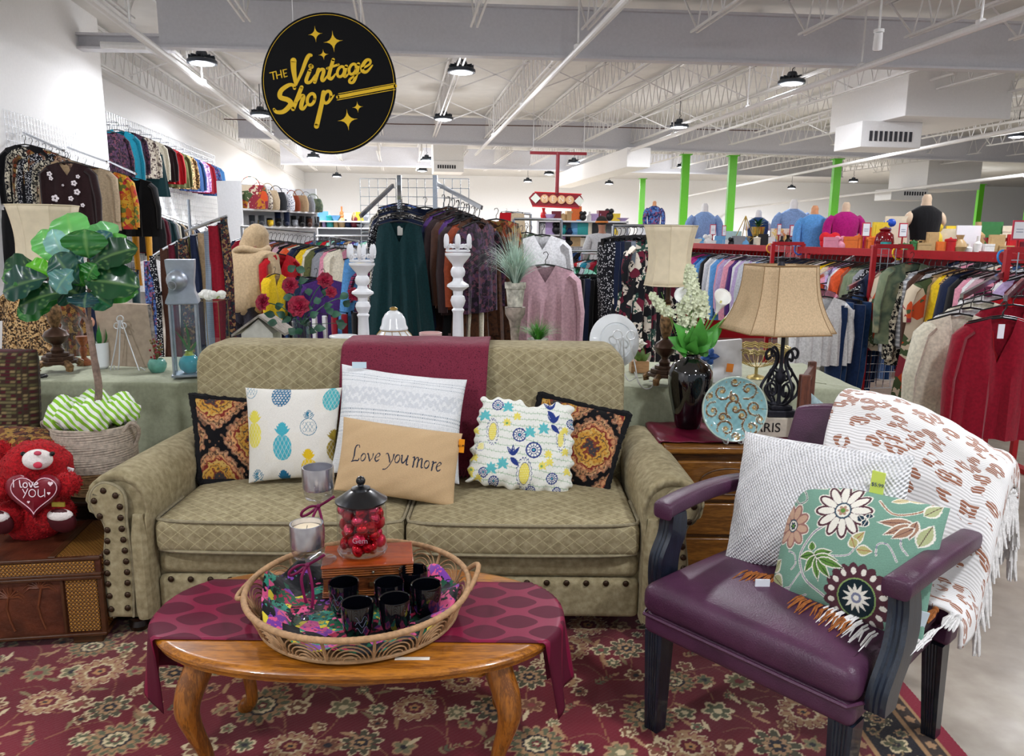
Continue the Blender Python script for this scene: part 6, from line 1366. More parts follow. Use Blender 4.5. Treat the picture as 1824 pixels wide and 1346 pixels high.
# ---- cushions on the chair
def knit():
    mt,nt,b=nmat('white_knit'); setp(b,.95,0,spec=.1); co=coord(nt,(1,1,1)); sp=N(nt,'ShaderNodeSeparateXYZ'); nt.links.new(co,sp.inputs[0])
    a=mth(nt,'SINE',mth(nt,'MULTIPLY',mth(nt,'ADD',sp.outputs[0],mth(nt,'MULTIPLY',sp.outputs[1],-1)),400)); c=mth(nt,'SINE',mth(nt,'MULTIPLY',sp.outputs[2],520)); h=mth(nt,'ADD',mth(nt,'MULTIPLY',a,c),mth(nt,'MULTIPLY',noise(nt,co,120,3),1.6))
    nt.links.new(ramp(nt,h,[(0,'#cfd0d4'),(.6,'#eeeeef')]),b.inputs[0]); bump(nt,b,h,.7,.006); return mt
pillow('cushion','large white knitted cushion at the back of the purple armchair',[(1327,768,2.36),(1630,812,1.97),(1606,1010,1.86),(1287,1012,2.20)],.085,None,(60,60),.035,knit(),wr=.006,seed=7)
def botan(cv):
    cv.c[:]=lin('#7ca693')[:3]; cv.c*=(.93+.12*np.sin(cv.Y*2.2+np.sin(cv.X*.2)*2))[:,None]; K=3.058; q=lambda x,y:(1260+x/K,740+y/K)
    W_,PL,TN,GN='#ece8dc','#54303a','#b08e78','#5f8a3e'
    def vine(pts,w=3.4,c=W_,i_='#8e8aa0'): P_=[q(*p) for p in pts]; cv.line(P_,w,c,1,6); cv.line(P_,w*.45,i_,1,6)
    vine([(830,600),(700,640),(620,700),(560,800),(590,920),(700,1020),(760,1090)],5)
    vine([(560,880),(480,960),(430,1000),(440,960),(480,955)]); vine([(580,1000),(500,1010),(420,1000)]); vine([(720,800),(850,800),(900,740)]); vine([(1000,800),(1010,740),(1060,740),(1100,830)]); vine([(1130,660),(1120,740),(1150,790)]); vine([(480,760),(520,780),(530,830),(500,860)]); vine([(480,430),(560,420),(590,480),(540,500),(510,470)],4,W_,'#2f4a58'); vine([(1000,480),(1080,560),(1200,540),(1260,470)],5,W_,'#9c6a4a')
    def petals(x,y,r,n,c1,c2,c3,ri,asp=1,rot=0):
        X,Y=q(x,y); r/=K; wd=2.2/n
        for f_,g_,cc in ((.56,1.0,W_),(.56,.90,c1),(.58,.58,c2)):
            for k in range(n): a=rot+2*PI*k/n; cv.ell(X+math.cos(a)*r*f_,Y+math.sin(a)*r*asp*f_,r*.47*(g_ if g_>.6 else .68),r*wd*1.15*g_*(1.05 if g_>.95 else 1),cc,a)
        cv.ell(X,Y,r*ri*1.25,r*ri*1.25*asp,'#3b5160'); cv.ell(X,Y,r*ri,r*ri*asp,W_); cv.star(X,Y,r*ri*.8,6,.4,c3,0,asp); cv.ell(X,Y,r*.08,r*.08,GN)
    petals(815,545,165,12,PL,W_,TN,.24); petals(500,620,120,9,'#9c6f68','#c9a58c','#233a4a',.22,1.1,.3)
    X,Y=q(880,1030); r=62; cv.star(X,Y,r,20,.12,PL); 
    for k in range(16): a=2*PI*k/16; cv.ell(X+math.cos(a)*r*.76,Y+math.sin(a)*r*.76,4.6,6.5,W_,a+PI/2)
    cv.ell(X,Y,r*.56,r*.56,'#8ba866'); cv.ell(X,Y,r*.52,r*.52,'#14262e')
    for k in range(12): a=2*PI*k/12; cv.leaf(X,Y,X+math.cos(a)*r*.42,Y+math.sin(a)*r*.42,7,W_)
    cv.ell(X,Y,r*.15,r*.15,'#7a7f98'); cv.ell(X,Y,r*.08,r*.08,W_)
    def lf(x0,y0,x1,y1,w,c,v): a=q(x0,y0); b=q(x1,y1); dx,dy=b[0]-a[0],b[1]-a[1]; cv.leaf(a[0]-dx*.06,a[1]-dy*.06,b[0]+dx*.08,b[1]+dy*.08,w*1.35,W_); cv.leaf(*a,*b,w,c,v,1.2)
    for a in ((650,790,760,780),(650,790,560,800),(660,800,790,830),(655,800,590,880),(660,810,670,930),(670,820,740,920),(680,815,820,870),(640,770,640,720)): lf(*a,13,GN,'#1f3a24')
    for a in ((1170,610,1010,610),(1170,620,1040,590+90),(1190,600,1160,700),(1180,640,1080,700)): lf(*a,15,'#a57f68',PL)
    for a in ((870,740,940,670),(900,770,980,780),(890,760,870,700)): lf(*a,16,'#b7b277','#a04a3c')
    for a in ((360,850,420,800),(370,880,430,940),(340,950,380,980),(1200,740,1260,620),(1220,560,1290,500)): lf(*a,20,'#b3b98a',PL)
    for a in ((930,610,900,570),(950,600,930,640),(960,590,960,560)): lf(*a,12,'#1e3646',W_)
    for a in ((480,330,560,400),(520,340,640,400),(560,370,700,410),(1060,480,1180,450),(1130,460,1230,470)): lf(*a,11,'#d5c69a','#8a7a5a')
    for a in ((1080,960,1120,1080),(1090,1100,1130,1180)): lf(*a,26,'#6f9a5a',W_)
    vine([(1080,1200),(1060,1140),(1100,1090),(1120,1100)])
o,at=pillow('cushion','sage green cushion with plum and white flowers on the purple armchair',[(1414,841,2.13),(1693,905,1.80),(1643,1152,1.68),(1372,1052,2.0)],.06,botan,(230,210),.035,wr=.003,seed=8)
MB().obox(PY(1358,1040,1.97),(.02,.002,.014)).build('care_tag',plain('#e9ecf2',.6,var=0),o); MB().obox(PY(1640,1105,1.70),(.014,.002,.024),Matrix.Rotation(.25,3,'Y')).build('care_tag',plain('#cdd9e2',.6,var=0),o)
pt=MB().obox(PY(1563,862,1.94),(.017,.0015,.034),Matrix.Rotation(.05,3,'Y')@Matrix.Rotation(-.8,3,'Z')).build('price_tag',plain('#d6e868',.6,var=0),o,smooth=0)
write('$5.99',.014,PY(1563,864,1.932),pt,plain('#41536b',.6,var=0),rot=(PI/2,0,-.8),name='tag_print')
# ---- leopard throw
def leo():
    mt,nt,b=nmat('leopard_knit'); setp(b,.95,0,spec=.1); co=coord(nt,(1,1,1),'UV'); 
    v=N(nt,'ShaderNodeTexVoronoi'); v.inputs['Scale'].default_value=22; nt.links.new(co,v.inputs['Vector']); n=noise(nt,co,34,2)
    d=mth(nt,'ADD',v.outputs['Distance'],mth(nt,'MULTIPLY',mth(nt,'SUBTRACT',n,.5),.35)); ring=mth(nt,'MULTIPLY',mth(nt,'GREATER_THAN',d,.17),mth(nt,'LESS_THAN',d,.46))
    k=mth(nt,'MULTIPLY',ring,mth(nt,'GREATER_THAN',noise(nt,co,30,1),.40)); sp=N(nt,'ShaderNodeSeparateXYZ'); nt.links.new(co,sp.inputs[0]); row=mth(nt,'SINE',mth(nt,'MULTIPLY',sp.outputs[1],520))
    k=mth(nt,'MULTIPLY',k,mth(nt,'GREATER_THAN',row,-.75)); nt.links.new(mixc(nt,k,lin('#f1efee'),lin('#a5725c')),b.inputs[0]); bump(nt,b,mth(nt,'ADD',row,noise(nt,co,300,2)),.3,.002); return mt
LEO=leo(); YARN=plain('#eeecea',.95,var=.08,sc=90,bs=.5,bsc=300); BYARN=plain('#a05f2c',.95,var=.2,sc=90)
def leothrow():
    # v : from the seat, up the front of the back, over the top, down the rear ; u : across the chair, beyond its right side it falls outward
    path=[(.10,.492),(.19,.497),(.225,.56),(.262,.70),(.292,.82),(.318,.90),(.335,.945),(.375,.965),(.425,.945),(.450,.88),(.46,.80),(.465,.74)]
    sp=smooth_pts([(b,z,0) for b,z in path],5); L=len(sp)-1; nu=46; m=MB(); pos={}
    e0,e1=-.06,.325; tot=.50
    def fn(s,t):
        p=sp[int(round(t*L))]; w=s*tot; e=e0+w+ (.07*max(0,1-t*2.2) if 0 else 0); tt=t
        # left edge slants: starts further left at the top
        e=e-.05*math.sin(PI*min(1,t*1.25))*(1-s); fall=0
        z=p.y; b=p.x
        if z>.5: z=z-(.925-bz(max(0,min(e,.31))))*min(1,(z-.5)/.42)
        if e>e1:
            x=e-e1; r=.045; 
            if x<r*1.57: e2=e1+r*math.sin(x/r); z-=r*(1-math.cos(x/r))
            else: e2=e1+r+.02*(x-r*1.57)*10*.2; z-=r+(x-r*1.57)*1.0
            e=e2
        z=max(z,.487) if e<.33 else max(z,.40); w_=.006*math.sin(e*40+t*9)*min(1,(p.y-.48)*6)
        return CQ(e,b-.004+w_*(1 if p.x<.38 else -1)*0,z+.012+abs(w_)*.6)
    m.grid(fn,nu,L); 
    loc=CQ(.2,.3,.5); V=[tuple(Vector(p)-loc) for p in m.v]; me=bpy.data.meshes.new('leopard_throw'); me.from_pydata(V,[],m.f); me.materials.append(LEO); uv=me.uv_layers.new(name='UVMap'); U=nu+1
    for lp in me.loops: i=lp.vertex_index; uv.data[lp.index].uv=((i%U)/nu*tot*1.0,(i//U)/L*1.35)
    me.polygons.foreach_set('use_smooth',[True]*len(me.polygons)); o=bpy.data.objects.new('throw_blanket',me); COL.objects.link(o); o.location=loc; tag(o,'white throw with brown leopard rosettes and tassels over the purple armchair back','throw'); md=o.modifiers.new('s','SOLIDIFY'); md.thickness=.009; md.offset=1
    r=random.Random(5)
    def tassel(p,L_,mt=YARN,d=Vector((0,0,-1)),w=.011):
        rows=MB(); p=Vector(p); kn=p+d*.012; rows.ball(kn,(.009,.009,.009),7,5)
        for k in range(5):
            a=k*1.26; o2=Vector((math.cos(a),math.sin(a),0))*w*.6; rows.tube([kn,kn+d*L_*.5+o2,kn+d*L_+o2*1.4+Vector((r.uniform(-.006,.006),r.uniform(-.006,.006),0))],[.005,.0058,.0025],5)
        q=rows.build('tassel',mt,o,smooth=60)
    for i in range(0,L+1,2):   # side hem
        p=Vector(fn(1.0,i/L)); 
        if p.z>.45: tassel(p,r.uniform(.07,.13),d=Vector((.10*CE.x,.10*CE.y,-1)).normalized())
    for i in range(12): p=Vector(fn(i/12,0)); p.z=.505; tassel(p-Vector((0,0,.0)),r.uniform(.05,.07),YARN if i%3 else BYARN,d=(-CBk+Vector((0,0,-.12))).normalized())
    for i in range(12): tassel(fn(i/12,1.0),.1)
    for x,y,Y in ((1500,1090,1.86),(1560,1125,1.76),(1612,1150,1.68)): pass
leothrow()
def heap(px,mt,nm,lab,seed,L_=.05,cat='fringe'):
    r=random.Random(seed); p0=PZ(*px[0],.50); m=MB()
    for i in range(len(px)-1):
        a,b=PZ(*px[i],.505),PZ(*px[i+1],.505)
        for k in range(14):
            q=a.lerp(b,k/14)+Vector((r.uniform(-.006,.006),r.uniform(-.006,.006),.0)); m.tube([q+CBk*.03,q+Vector((0,0,.004)),q-CBk*L_*r.uniform(.6,1.1)+Vector((r.uniform(-.012,.012),0,-.006))],[.0025,.003,.0012],4)
    o=m.build(nm,mt,origin=p0,smooth=60); tag(o,lab,cat,kind='stuff')
heap([(1325,1022),(1385,1032)],BYARN,'brown_fringe','short brown yarn fringe sticking out under the white knitted cushion',1)
heap([(1415,1068),(1470,1092),(1520,1118)],BYARN,'brown_fringe','brown and rust yarn fringe under the sage green cushion',2)
heap([(1470,1085),(1520,1108),(1555,1140)],YARN,'white_fringe','white yarn tassels spilling on the purple seat under the green cushion',3,.06)
heap([(1595,1145),(1640,1148),(1668,1120)],YARN,'white_fringe','white tassels on the seat between the arm support and the chair back',4,.06)
# ================================================================ NIGHTSTAND GROUP
NS=wood('#8a5a22','#5f3a14',.3,1,'X',.4); NSD=wood('#6b4218','#3f270e',.35,1,'X',.3)
nx0,nx1,ny0,ny1,nz=.615,1.165,2.99,3.36,.615
ns=thing('nightstand','oak nightstand with carved oval drawers right of the sofa','nightstand',((nx0+nx1)/2,(ny0+ny1)/2,0))
MB().box(nx0+.03,nx1-.03,ny0+.02,ny1,.06,nz-.03).build('cabinet_body',NSD,ns,bev=.004); MB().box(nx0,nx1,ny0-.015,ny1,nz-.032,nz).build('cabinet_top',NS,ns,bev=.010,seg=3)
MB().box(nx0+.01,nx1-.01,ny0,ny1,.0,.075).build('plinth',NS,ns,bev=.006)
for z0,z1 in ((.385,.55),(.235,.37),(.09,.22)):
    d=MB().box(nx0+.06,nx1-.06,ny0+.003,ny0+.022,z0,z1).build('drawer_front',NS,ns,bev=.006); cxm=(nx0+nx1)/2
    if z0>.3:
        MB().lathe(Vector((cxm,ny0+.002,(z0+z1)/2)),[(0,.004),(.9,.004),(1,.0),(0,-.003)],36,R=Matrix.Rotation(PI/2,3,'X')).xf(Matrix.Translation((cxm,0,(z0+z1)/2))@Matrix.Diagonal((.12,1,.055,1))@Matrix.Translation((-cxm,0,-(z0+z1)/2))).build('oval_panel',NS,d,smooth=40)
        MB().tube([Vector((cxm+.12*math.cos(k*PI/20),ny0-.002,(z0+z1)/2+.055*math.sin(k*PI/20))) for k in range(40)],.003,6,closed=True).build('oval_bead',NSD,d)
        for s in (-1,1): MB().lathe((cxm+s*.175,ny0,(z0+z1)/2),[(0,.045),(.016,.042),(.02,.032),(.016,.022),(.008,.015),(.008,0)],16,R=Matrix.Rotation(PI/2,3,'X')).build('wooden_knob',NS,d)
    else:
        for s in(-1,1):
            c=Vector((cxm+s*.2,ny0-.004,(z0+z1)/2)); MB().tube(smooth_pts([c+Vector((-.03,0,.006)),c+Vector((-.02,-.015,-.012)),c+Vector((.02,-.015,-.012)),c+Vector((.03,0,.006))],4),.004,6).ball(c+Vector((-.03,0,.008)),.008,8,6).ball(c+Vector((.03,0,.008)),.008,8,6).build('brass_pull',plain('#8a7434',.35,.8,var=.1),d)
MV=plain('#6a0f2e',.35,var=.12,sc=14,spec=.4)
def nsrun(s,t):
    y=ny0+.035+(ny1-ny0-.04)*t; 
    W_=nx1-nx0; X=nx0-.16+s*(W_+.16+.0)
    if X<nx0-.006: d=nx0-.006-X; return (nx0-.010-.012*math.sin(t*11)*min(1,d*8),y,nz+.004-d)
    return (X,y,nz+.006+.0015*math.sin(X*60+y*40))
m=MB(); m.grid(nsrun,70,24); o=m.build('velvet_runner',MV,origin=(1.0,3.15,nz+.004),smooth=180); tag(o,'maroon velvet runner across the nightstand top','runner'); md=o.modifiers.new('s','SOLIDIFY'); md.thickness=.003; md.offset=1
NT=nz+.010
# black vase with flowers
GBK=plain('#050509',.06,var=0,coat=1.0)
p=PZ(1225,760,NT); p.z=NT; vY=p.y; t=thing('black_vase','tall glossy black vase with green and white flowers on the nightstand','vase',p); Hv=PY(1225,629,vY).z-NT; rv=39/1365*vY*1.03
MB().lathe(p,[(0,0),(rv*.52,0),(rv*.58,.01),(rv*.72,Hv*.2),(rv*.92,Hv*.45),(rv,Hv*.65),(rv*.97,Hv*.76),(rv*.8,Hv*.86),(rv*.45,Hv*.925),(rv*.32,Hv*.955),(rv*.33,Hv*.985),(rv*.4,Hv),(rv*.32,Hv),(rv*.25,Hv*.95),(0,Hv*.9)],48).build('vase_body',GBK,t,smooth=60)
f=lambda x,y,d=0:PY(x,y,vY+d); tp=p+Vector((0,0,Hv-.01)); STM=plain('#6d9a44',.5,var=.1); WB=plain('#e9f0cf',.6,var=.12,sc=60); LILY=plain('#f3f4ef',.4,var=.03); GL2=plain('#4c9a3a',.45,var=.2,sc=14)
r=random.Random(4)
def spike(a,b,w,n):
    A,B=f(*a),f(*b); MB().tube([tp,(tp+A)/2+Vector((0,0,.01)),A,B],.003,5).build('stem',STM,t); m=MB(); d=B-A
    for i in range(n):
        q=r.random(); rad=w*(1-.75*q)*math.sqrt(r.random()); an=r.random()*6.28; c=A+d*q+Vector((math.cos(an)*rad,math.sin(an)*rad,r.uniform(-.01,.01)))
        for k in range(4): an2=k*1.57+r.random(); e=Vector((math.cos(an2),-.5*r.random()-.1,math.sin(an2))).normalized()*.011; s=e.cross(Vector((0,1,0))).normalized()*.005; m.add([c,c+e*.5+s,c+e,c+e*.5-s],[(0,1,2,3)])
    o=m.build('lilac_spike',WB,t,smooth=0); o['kind']='stuff'
spike((1232,575),(1230,475),.065,420); spike((1190,560),(1160,524),.034,150); spike((1222,600),(1210,545),.036,130); spike((1250,560),(1252,520),.04,130)
def lily(c,tip,w):
    C_=f(*c); T=f(*tip); MB().tube([tp,(tp+C_)/2,C_],.004,6).build('stem',STM,t); m=MB(); d=(T-C_); L=d.length; d.normalize(); s=d.cross(Vector((0,1,0))).normalized(); u=s.cross(d)
    def g(a,b): an=2*PI*a; rr=w*(.12+.9*b**1.6)*(.55+.45*math.cos(an/1.0)**2*0+.45); k=L*(b*(.72+.28*math.cos(an))); return C_+d*k+s*rr*math.sin(an)+u*rr*.6*math.cos(an)
    m.grid(g,20,9,cu=True); o=m.build('calla_bloom',LILY,t,smooth=180); md=o.modifiers.new('s','SOLIDIFY'); md.thickness=.001; MB().tube([C_,C_+d*L*.55],.004,6).build('spadix',plain('#d9d27a',.5),o)
lily((1238,552),(1208,515),.035); lily((1275,560),(1293,515),.038); lily((1290,568),(1327,537),.03); lily((1262,570),(1248,545),.026)
for a,b,w in (((1225,622),(1200,575),.06),((1225,625),(1190,600),.06),((1230,622),(1215,560),.06),((1240,622),(1248,565),.06),((1235,625),(1270,590),.07),((1240,626),(1290,568),.05),((1225,626),(1205,620),.055),((1238,626),(1262,618),.06),((1230,620),(1234,580),.05),((1222,618),(1196,620),.05),((1245,620),(1280,600),.05),((1232,628),(1240,604),.05)):
    leafmesh(MB(),f(*a),f(*b,r.uniform(-.07,.05)),w*1.25,up=(r.uniform(-.3,.3),-1,.35),bend=.14,fold=.25).build('leaf',GL2,t,smooth=60)
MB().tube(smooth_pts([tp,f(1205,600),f(1192,560),f(1178,520)],4),.001,4).build('stem',STM,t)
# blue plate
def plate_paint(cv):
    cv.c[:]=lin('#86b4b8')[:3]; n=np.sin(cv.X*.5)*np.sin(cv.Y*.43+1); cv.c*=(1+.12*n)[:,None]; B='#6f4f2c'; G='#a98a4e'
    def sw(cx,cy,r,a0,s): 
        P_=[(cx+r*(1-k/16)*math.cos(a0+s*k*.55),cy+r*(1-k/16)*math.sin(a0+s*k*.55)) for k in range(14)]; cv.line(P_,3.0,'#d4dcc4',.8); cv.line(P_,1.9,B,1); 
    for cx,cy,r,a,s in ((-22,-30,17,0,1),(24,-34,18,2,-1),(36,-2,15,1,1),(30,32,17,4,-1),(-14,36,17,3,1),(-38,4,16,5,-1),(2,0,19,2,1),(-2,-18,10,1,-1),(14,12,11,4,1),(-20,16,9,0,-1),(0,-48,9,0,1),(46,18,8,1,1),(-44,-22,8,2,1),(4,50,8,3,1)): sw(cx,cy,r,a,s); cv.star(cx,cy,4.5,6,.35,G); cv.ell(cx,cy,1.6,1.6,'#d9c79a')
    for k in range(20): a=k*.314; cv.ell(50*math.cos(a),50*math.sin(a),1.5,1.5,G)
    rr=np.hypot(cv.X,cv.Y); cv.put(rr>56.2,'#b9c9bc')
bpY=3.02; pc=PY(1307,727,bpY); t=thing('blue_plate','round blue glazed plate with brown scrolls standing on the nightstand','plate',(pc.x,bpY,NT)); nn=120; rad=57.5/1365*(bpY+.1)
rr,aa=np.meshgrid(np.linspace(.02,1,50),np.linspace(0,2*np.pi,161)); rr=rr.ravel();aa=aa.ravel(); cv=Canvas(rr*57.5*np.cos(aa),rr*57.5*np.sin(aa),'#ffffff'); plate_paint(cv)
lum=cv.c.mean(1); dep=-.018*np.clip((rr-.6)/.4,0,1)**1.5-.0035*(lum<.15); tl=.16
V=np.stack([pc.x+rr*rad*np.cos(aa),pc.y+dep+ -rr*rad*np.sin(aa)*math.sin(tl),pc.z-rr*rad*np.sin(aa)*math.cos(tl)],1)-np.array([pc.x,bpY,NT]); V[:,1]=V[:,1]
me=fast_mesh('plate_face',V,gquads(49,160),cv.c,vmat(.12,60,0,.5,0,'glazed',.7)); o=bpy.data.objects.new('plate_face',me); COL.objects.link(o); o.parent=t; md=o.modifiers.new('s','SOLIDIFY'); md.thickness=.006; md.offset=0
t2=thing('plate_stand','small clear plate stand holding the blue plate','easel',(pc.x,bpY,NT)); pY=bpY
b0=pc+Vector((0,-.0,-rad))
for s in(-1,1): MB().tube(smooth_pts([Vector((pc.x+s*.03,bpY-.05,NT+.03)),Vector((pc.x+s*.03,bpY-.045,NT+.006)),Vector((pc.x+s*.03,bpY+.03,NT+.006)),Vector((pc.x+s*.028,bpY+.05,NT+.12))],4),.003,6).build('stand_arm',plain('#d8dde0',.2,.4,var=0),t2)
MB().tube([(pc.x-.03,bpY+.0,NT+.006),(pc.x+.03,bpY+.0,NT+.006)],.003,6).build('cross_rod',plain('#d8dde0',.2,.4,var=0),t2)
# PARIS block and tan lamp
STN=plain('#cfc5b4',.8,var=.08,sc=30); bY=3.10; z1=PY(1385,742,bY+.03).z
xa,xb=1.00,PY(1412,760,bY).x; t=thing('lettered_block','cream stone block with carved black capitals under the tan lamp','block',((xa+xb)/2,bY+.07,NT)); MB().box(xa,xb,bY,bY+.15,NT,z1).build('block_body',STN,t,bev=.003)
write('PARIS',.056,(PY(1361,758,bY).x,bY-.001,(NT+z1)/2),t,plain('#1c1a1a',.6,var=0),name='lettering')
IRON=plain('#2a2a33',.5,.5,var=.1,sc=60,bs=.3,bsc=150); lp=Vector((PY(1385,738,bY+.075).x,bY+.075,z1)); lY=lp.y
t=thing('scroll_lamp','table lamp with a wide tan bell shade and black iron scroll base','lamp',lp); f=lambda x,y,d=0:PY(x,y,lY+d)
MB().box(lp.x-.062,lp.x+.062,lp.y-.062,lp.y+.062,z1,z1+.028).build('iron_foot',IRON,t,bev=.004); MB().box(lp.x-.045,lp.x+.045,lp.y-.045,lp.y+.045,z1+.028,z1+.045).build('iron_step',IRON,t,bev=.003)
cx=f(1378,600).x; zt_=f(1378,598).z; MB().lathe(lp,[(0,.045),(.012,.045),(.008,.07),(.008,.13),(.02,.145),(.024,.165),(.018,.185),(.008,.2),(.008,zt_-z1+.16),(0,zt_-z1+.16)],14).build('centre_rod',IRON,t)
def scr(side,rotm):
    def q(a,z): return lp+rotm@Vector((side*a,0,0))+Vector((0,0,z))
    H=zt_-z1; sc_=H/.34
    A=[(.012,.045+.0),(.05,.055),(.085,.085),(.088,.13),(.06,.175),(.03,.22),(.028,.26),(.055,.285),(.075,.27),(.07,.245),(.052,.25)]
    B=[(.018,.33),(.035,.30),(.06,.325),(.03,.345)]; D=[(.03,.055),(.07,.11),(.05,.14),(.022,.125),(.022,.09),(.045,.088),(.048,.108)]
    for P_,rr_ in ((A,.006),(D,.005),([(.012,.18),(.045,.20),(.055,.17),(.038,.155),(.03,.17)],.0045)): MB().tube(smooth_pts([q(a,z*sc_) for a,z in P_],5),rr_,8,flat=1).build('iron_scroll',IRON,t)
for k in range(2):
    for s in(-1,1): scr(s,Matrix.Rotation(k*PI/2+.25,3,'Z'))
zs0,zs1=f(1380,588).z,f(1380,472).z; sh=None
w1=.5*183/1365*(lY+.1)*1.0; w0=.5*116/1365*(lY+.1)*1.0
m=MB(); rows=[]; N_=12; cp=Vector((f(1383,590).x,lp.y,0))
for i in range(N_+1):
    g=i/N_; R_1=w1+(w0-w1)*g-.026*math.sin(PI*g)*(1-.3*g); row=[]
    for k in range(4):
        a=PI/4+k*PI/2+.22
        for d in (-.20,-.07,.07,.20): row.append((cp.x+R_1*1.05*math.cos(a+d)*(1-.08*(abs(d)<.1)),cp.y+R_1*1.05*math.sin(a+d)*(1-.08*(abs(d)<.1)),zs0+(zs1-zs0)*g+(.0)))
    rows.append(row)
n=16; vs=[p_ for r_ in rows for p_ in r_]; m.add(vs,[(j*n+i,j*n+(i+1)%n,(j+1)*n+(i+1)%n,(j+1)*n+i) for j in range(N_) for i in range(n)])
sh=m.build('bell_shade',FLINEN,t,smooth=25); md=sh.modifiers.new('s','SOLIDIFY'); md.thickness=.003; TRM=plain('#8f7048',.7,var=.1)
for j in (0,N_): MB().tube(rows[j],.0032,6,closed=True).build('shade_trim',TRM,sh)
for i in range(0,16): 
    if i%4 in(0,3): MB().tube([rows[j][i] for j in range(N_+1)],.0016,4).build('shade_seam',TRM,sh)
MB().lathe((cp.x,cp.y,zs1-.02),[(0,0),(.012,.004),(.016,.02),(.01,.035),(.014,.05),(0,.058)],14).build('finial',IRON,t); MB().bar((cp.x-w0*.7,cp.y,zs1-.02),(cp.x+w0*.7,cp.y,zs1-.02),.004,.004).build('shade_spider',IRON,t)
# things behind it on the right table
p=Vector((PY(1300,670,3.6).x,3.6,TB)); t=thing('white_canvas','white printed box canvas with an orange price tag behind the blue plate','picture',p)
A=[PY(1268,680,3.58),PY(1322,676,3.58),PY(1322,604,3.63),PY(1272,608,3.63)]; A[0].z=A[1].z=TB; MB().hexa([A[0],A[1],A[1]+Vector((0,.03,0)),A[0]+Vector((0,.03,0)),A[3],A[2],A[2]+Vector((0,.03,0)),A[3]+Vector((0,.03,0))]).build('canvas_board',plain('#e8e8ea',.7,var=.05,sc=20),t,bev=.002)
q=PY(1300,655,3.577); MB().obox(q,(.016,.001,.02),Matrix.Rotation(.1,3,'Y')).build('price_tag',plain('#ee8a2c',.6,var=0),t,smooth=0)
p=Vector((PY(1258,665,3.62).x,3.62,TB)); t=thing('blue_flower_glass','blue silk flower in a small clear glass behind the black vase','flowers',p); MB().lathe(p,[(0,0),(.03,0),(.034,.08),(.03,.08),(0,.01)],18).build('glass_cup',glass('#eef6f8',.02),t); MB().tube([p+Vector((0,0,.01)),p+Vector((0,-.01,.11))],.002,5).build('stem',STM,t)
MB().ball(p+Vector((.0,-.02,.125)),(.042,.03,.034),16,10,fn=lambda x,y,z:1+.28*math.cos(5*math.atan2(z,x))).build('bloom',plain('#2f5fae',.6,var=.2),t)
p=Vector((PY(1345,690,3.72).x,3.72,TB)); t=thing('wire_basket','gold twisted wire compote basket behind the iron lamp base','basket',p); GW=plain('#b8a468',.4,.6,var=.05); zt=PY(1345,620,3.72).z-TB
MB().lathe(p,[(0,0),(.045,0),(.04,.01),(.008,.02),(.008,zt*.35),(.03,zt*.42),(0,zt*.42)],18).build('foot',GW,t)
for k in range(26): a=k*2*PI/26; c,s=math.cos(a),math.sin(a); MB().tube([p+Vector((c*r_,s*r_,z)) for r_,z in ((.03,zt*.40),(.08,zt*.52),(.12,zt*.72),(.142,zt))],.0018,4).build('basket_wire',GW,t)
for r_,z in ((.142,zt),(.15,zt+.008),(.138,zt-.01)): MB().tube([p+Vector((r_*math.cos(k*PI/30),r_*math.sin(k*PI/30),z+.005*math.sin(k*2.5))) for k in range(60)],.004,5,closed=True).build('braided_rim',GW,t)
# wooden chair frame and blue cushion behind the armchair
CH_=wood('#6b3a28','#4a2418',.4,1,'Z',.2)
t=thing('wooden_chair','dark red wooden chair frame between the iron lamp and the purple armchair','chair',(1.25,3.05,0)); Yc=3.03
x0=PY(1434,700,Yc).x; MB().box(x0-.02,x0+.02,Yc,Yc+.03,0,PY(1434,668,Yc).z).build('back_post',CH_,t,bev=.004); x1_=PY(1447,700,Yc+.2).x; MB().box(x1_,x1_+.03,Yc+.25,Yc+.28,0,PY(1447,644,Yc+.25).z).build('back_post',CH_,t,bev=.004)
MB().bar((x0,Yc+.015,PY(1434,680,Yc).z),(x1_+.015,Yc+.265,PY(1447,660,Yc+.25).z),.02,.05).build('side_rail',CH_,t,bev=.003); MB().box(x0,x0+.5,Yc,Yc+.3,.42,.45).build('seat',CH_,t,bev=.006)
for a,b in ((x0+.46,Yc),(x0+.46,Yc+.27)): MB().box(a,a+.03,b,b+.03,0,.42).build('leg',CH_,t)
pillow('cushion','pale blue cushion propped on the dark wooden chair behind the armchair',[(1445,700,3.12),(1530,760,3.2),(1540,860,3.1),(1440,850,3.06)],.05,None,(40,40),.05,cloth('#a8c0c4'),wr=.004,seed=9)
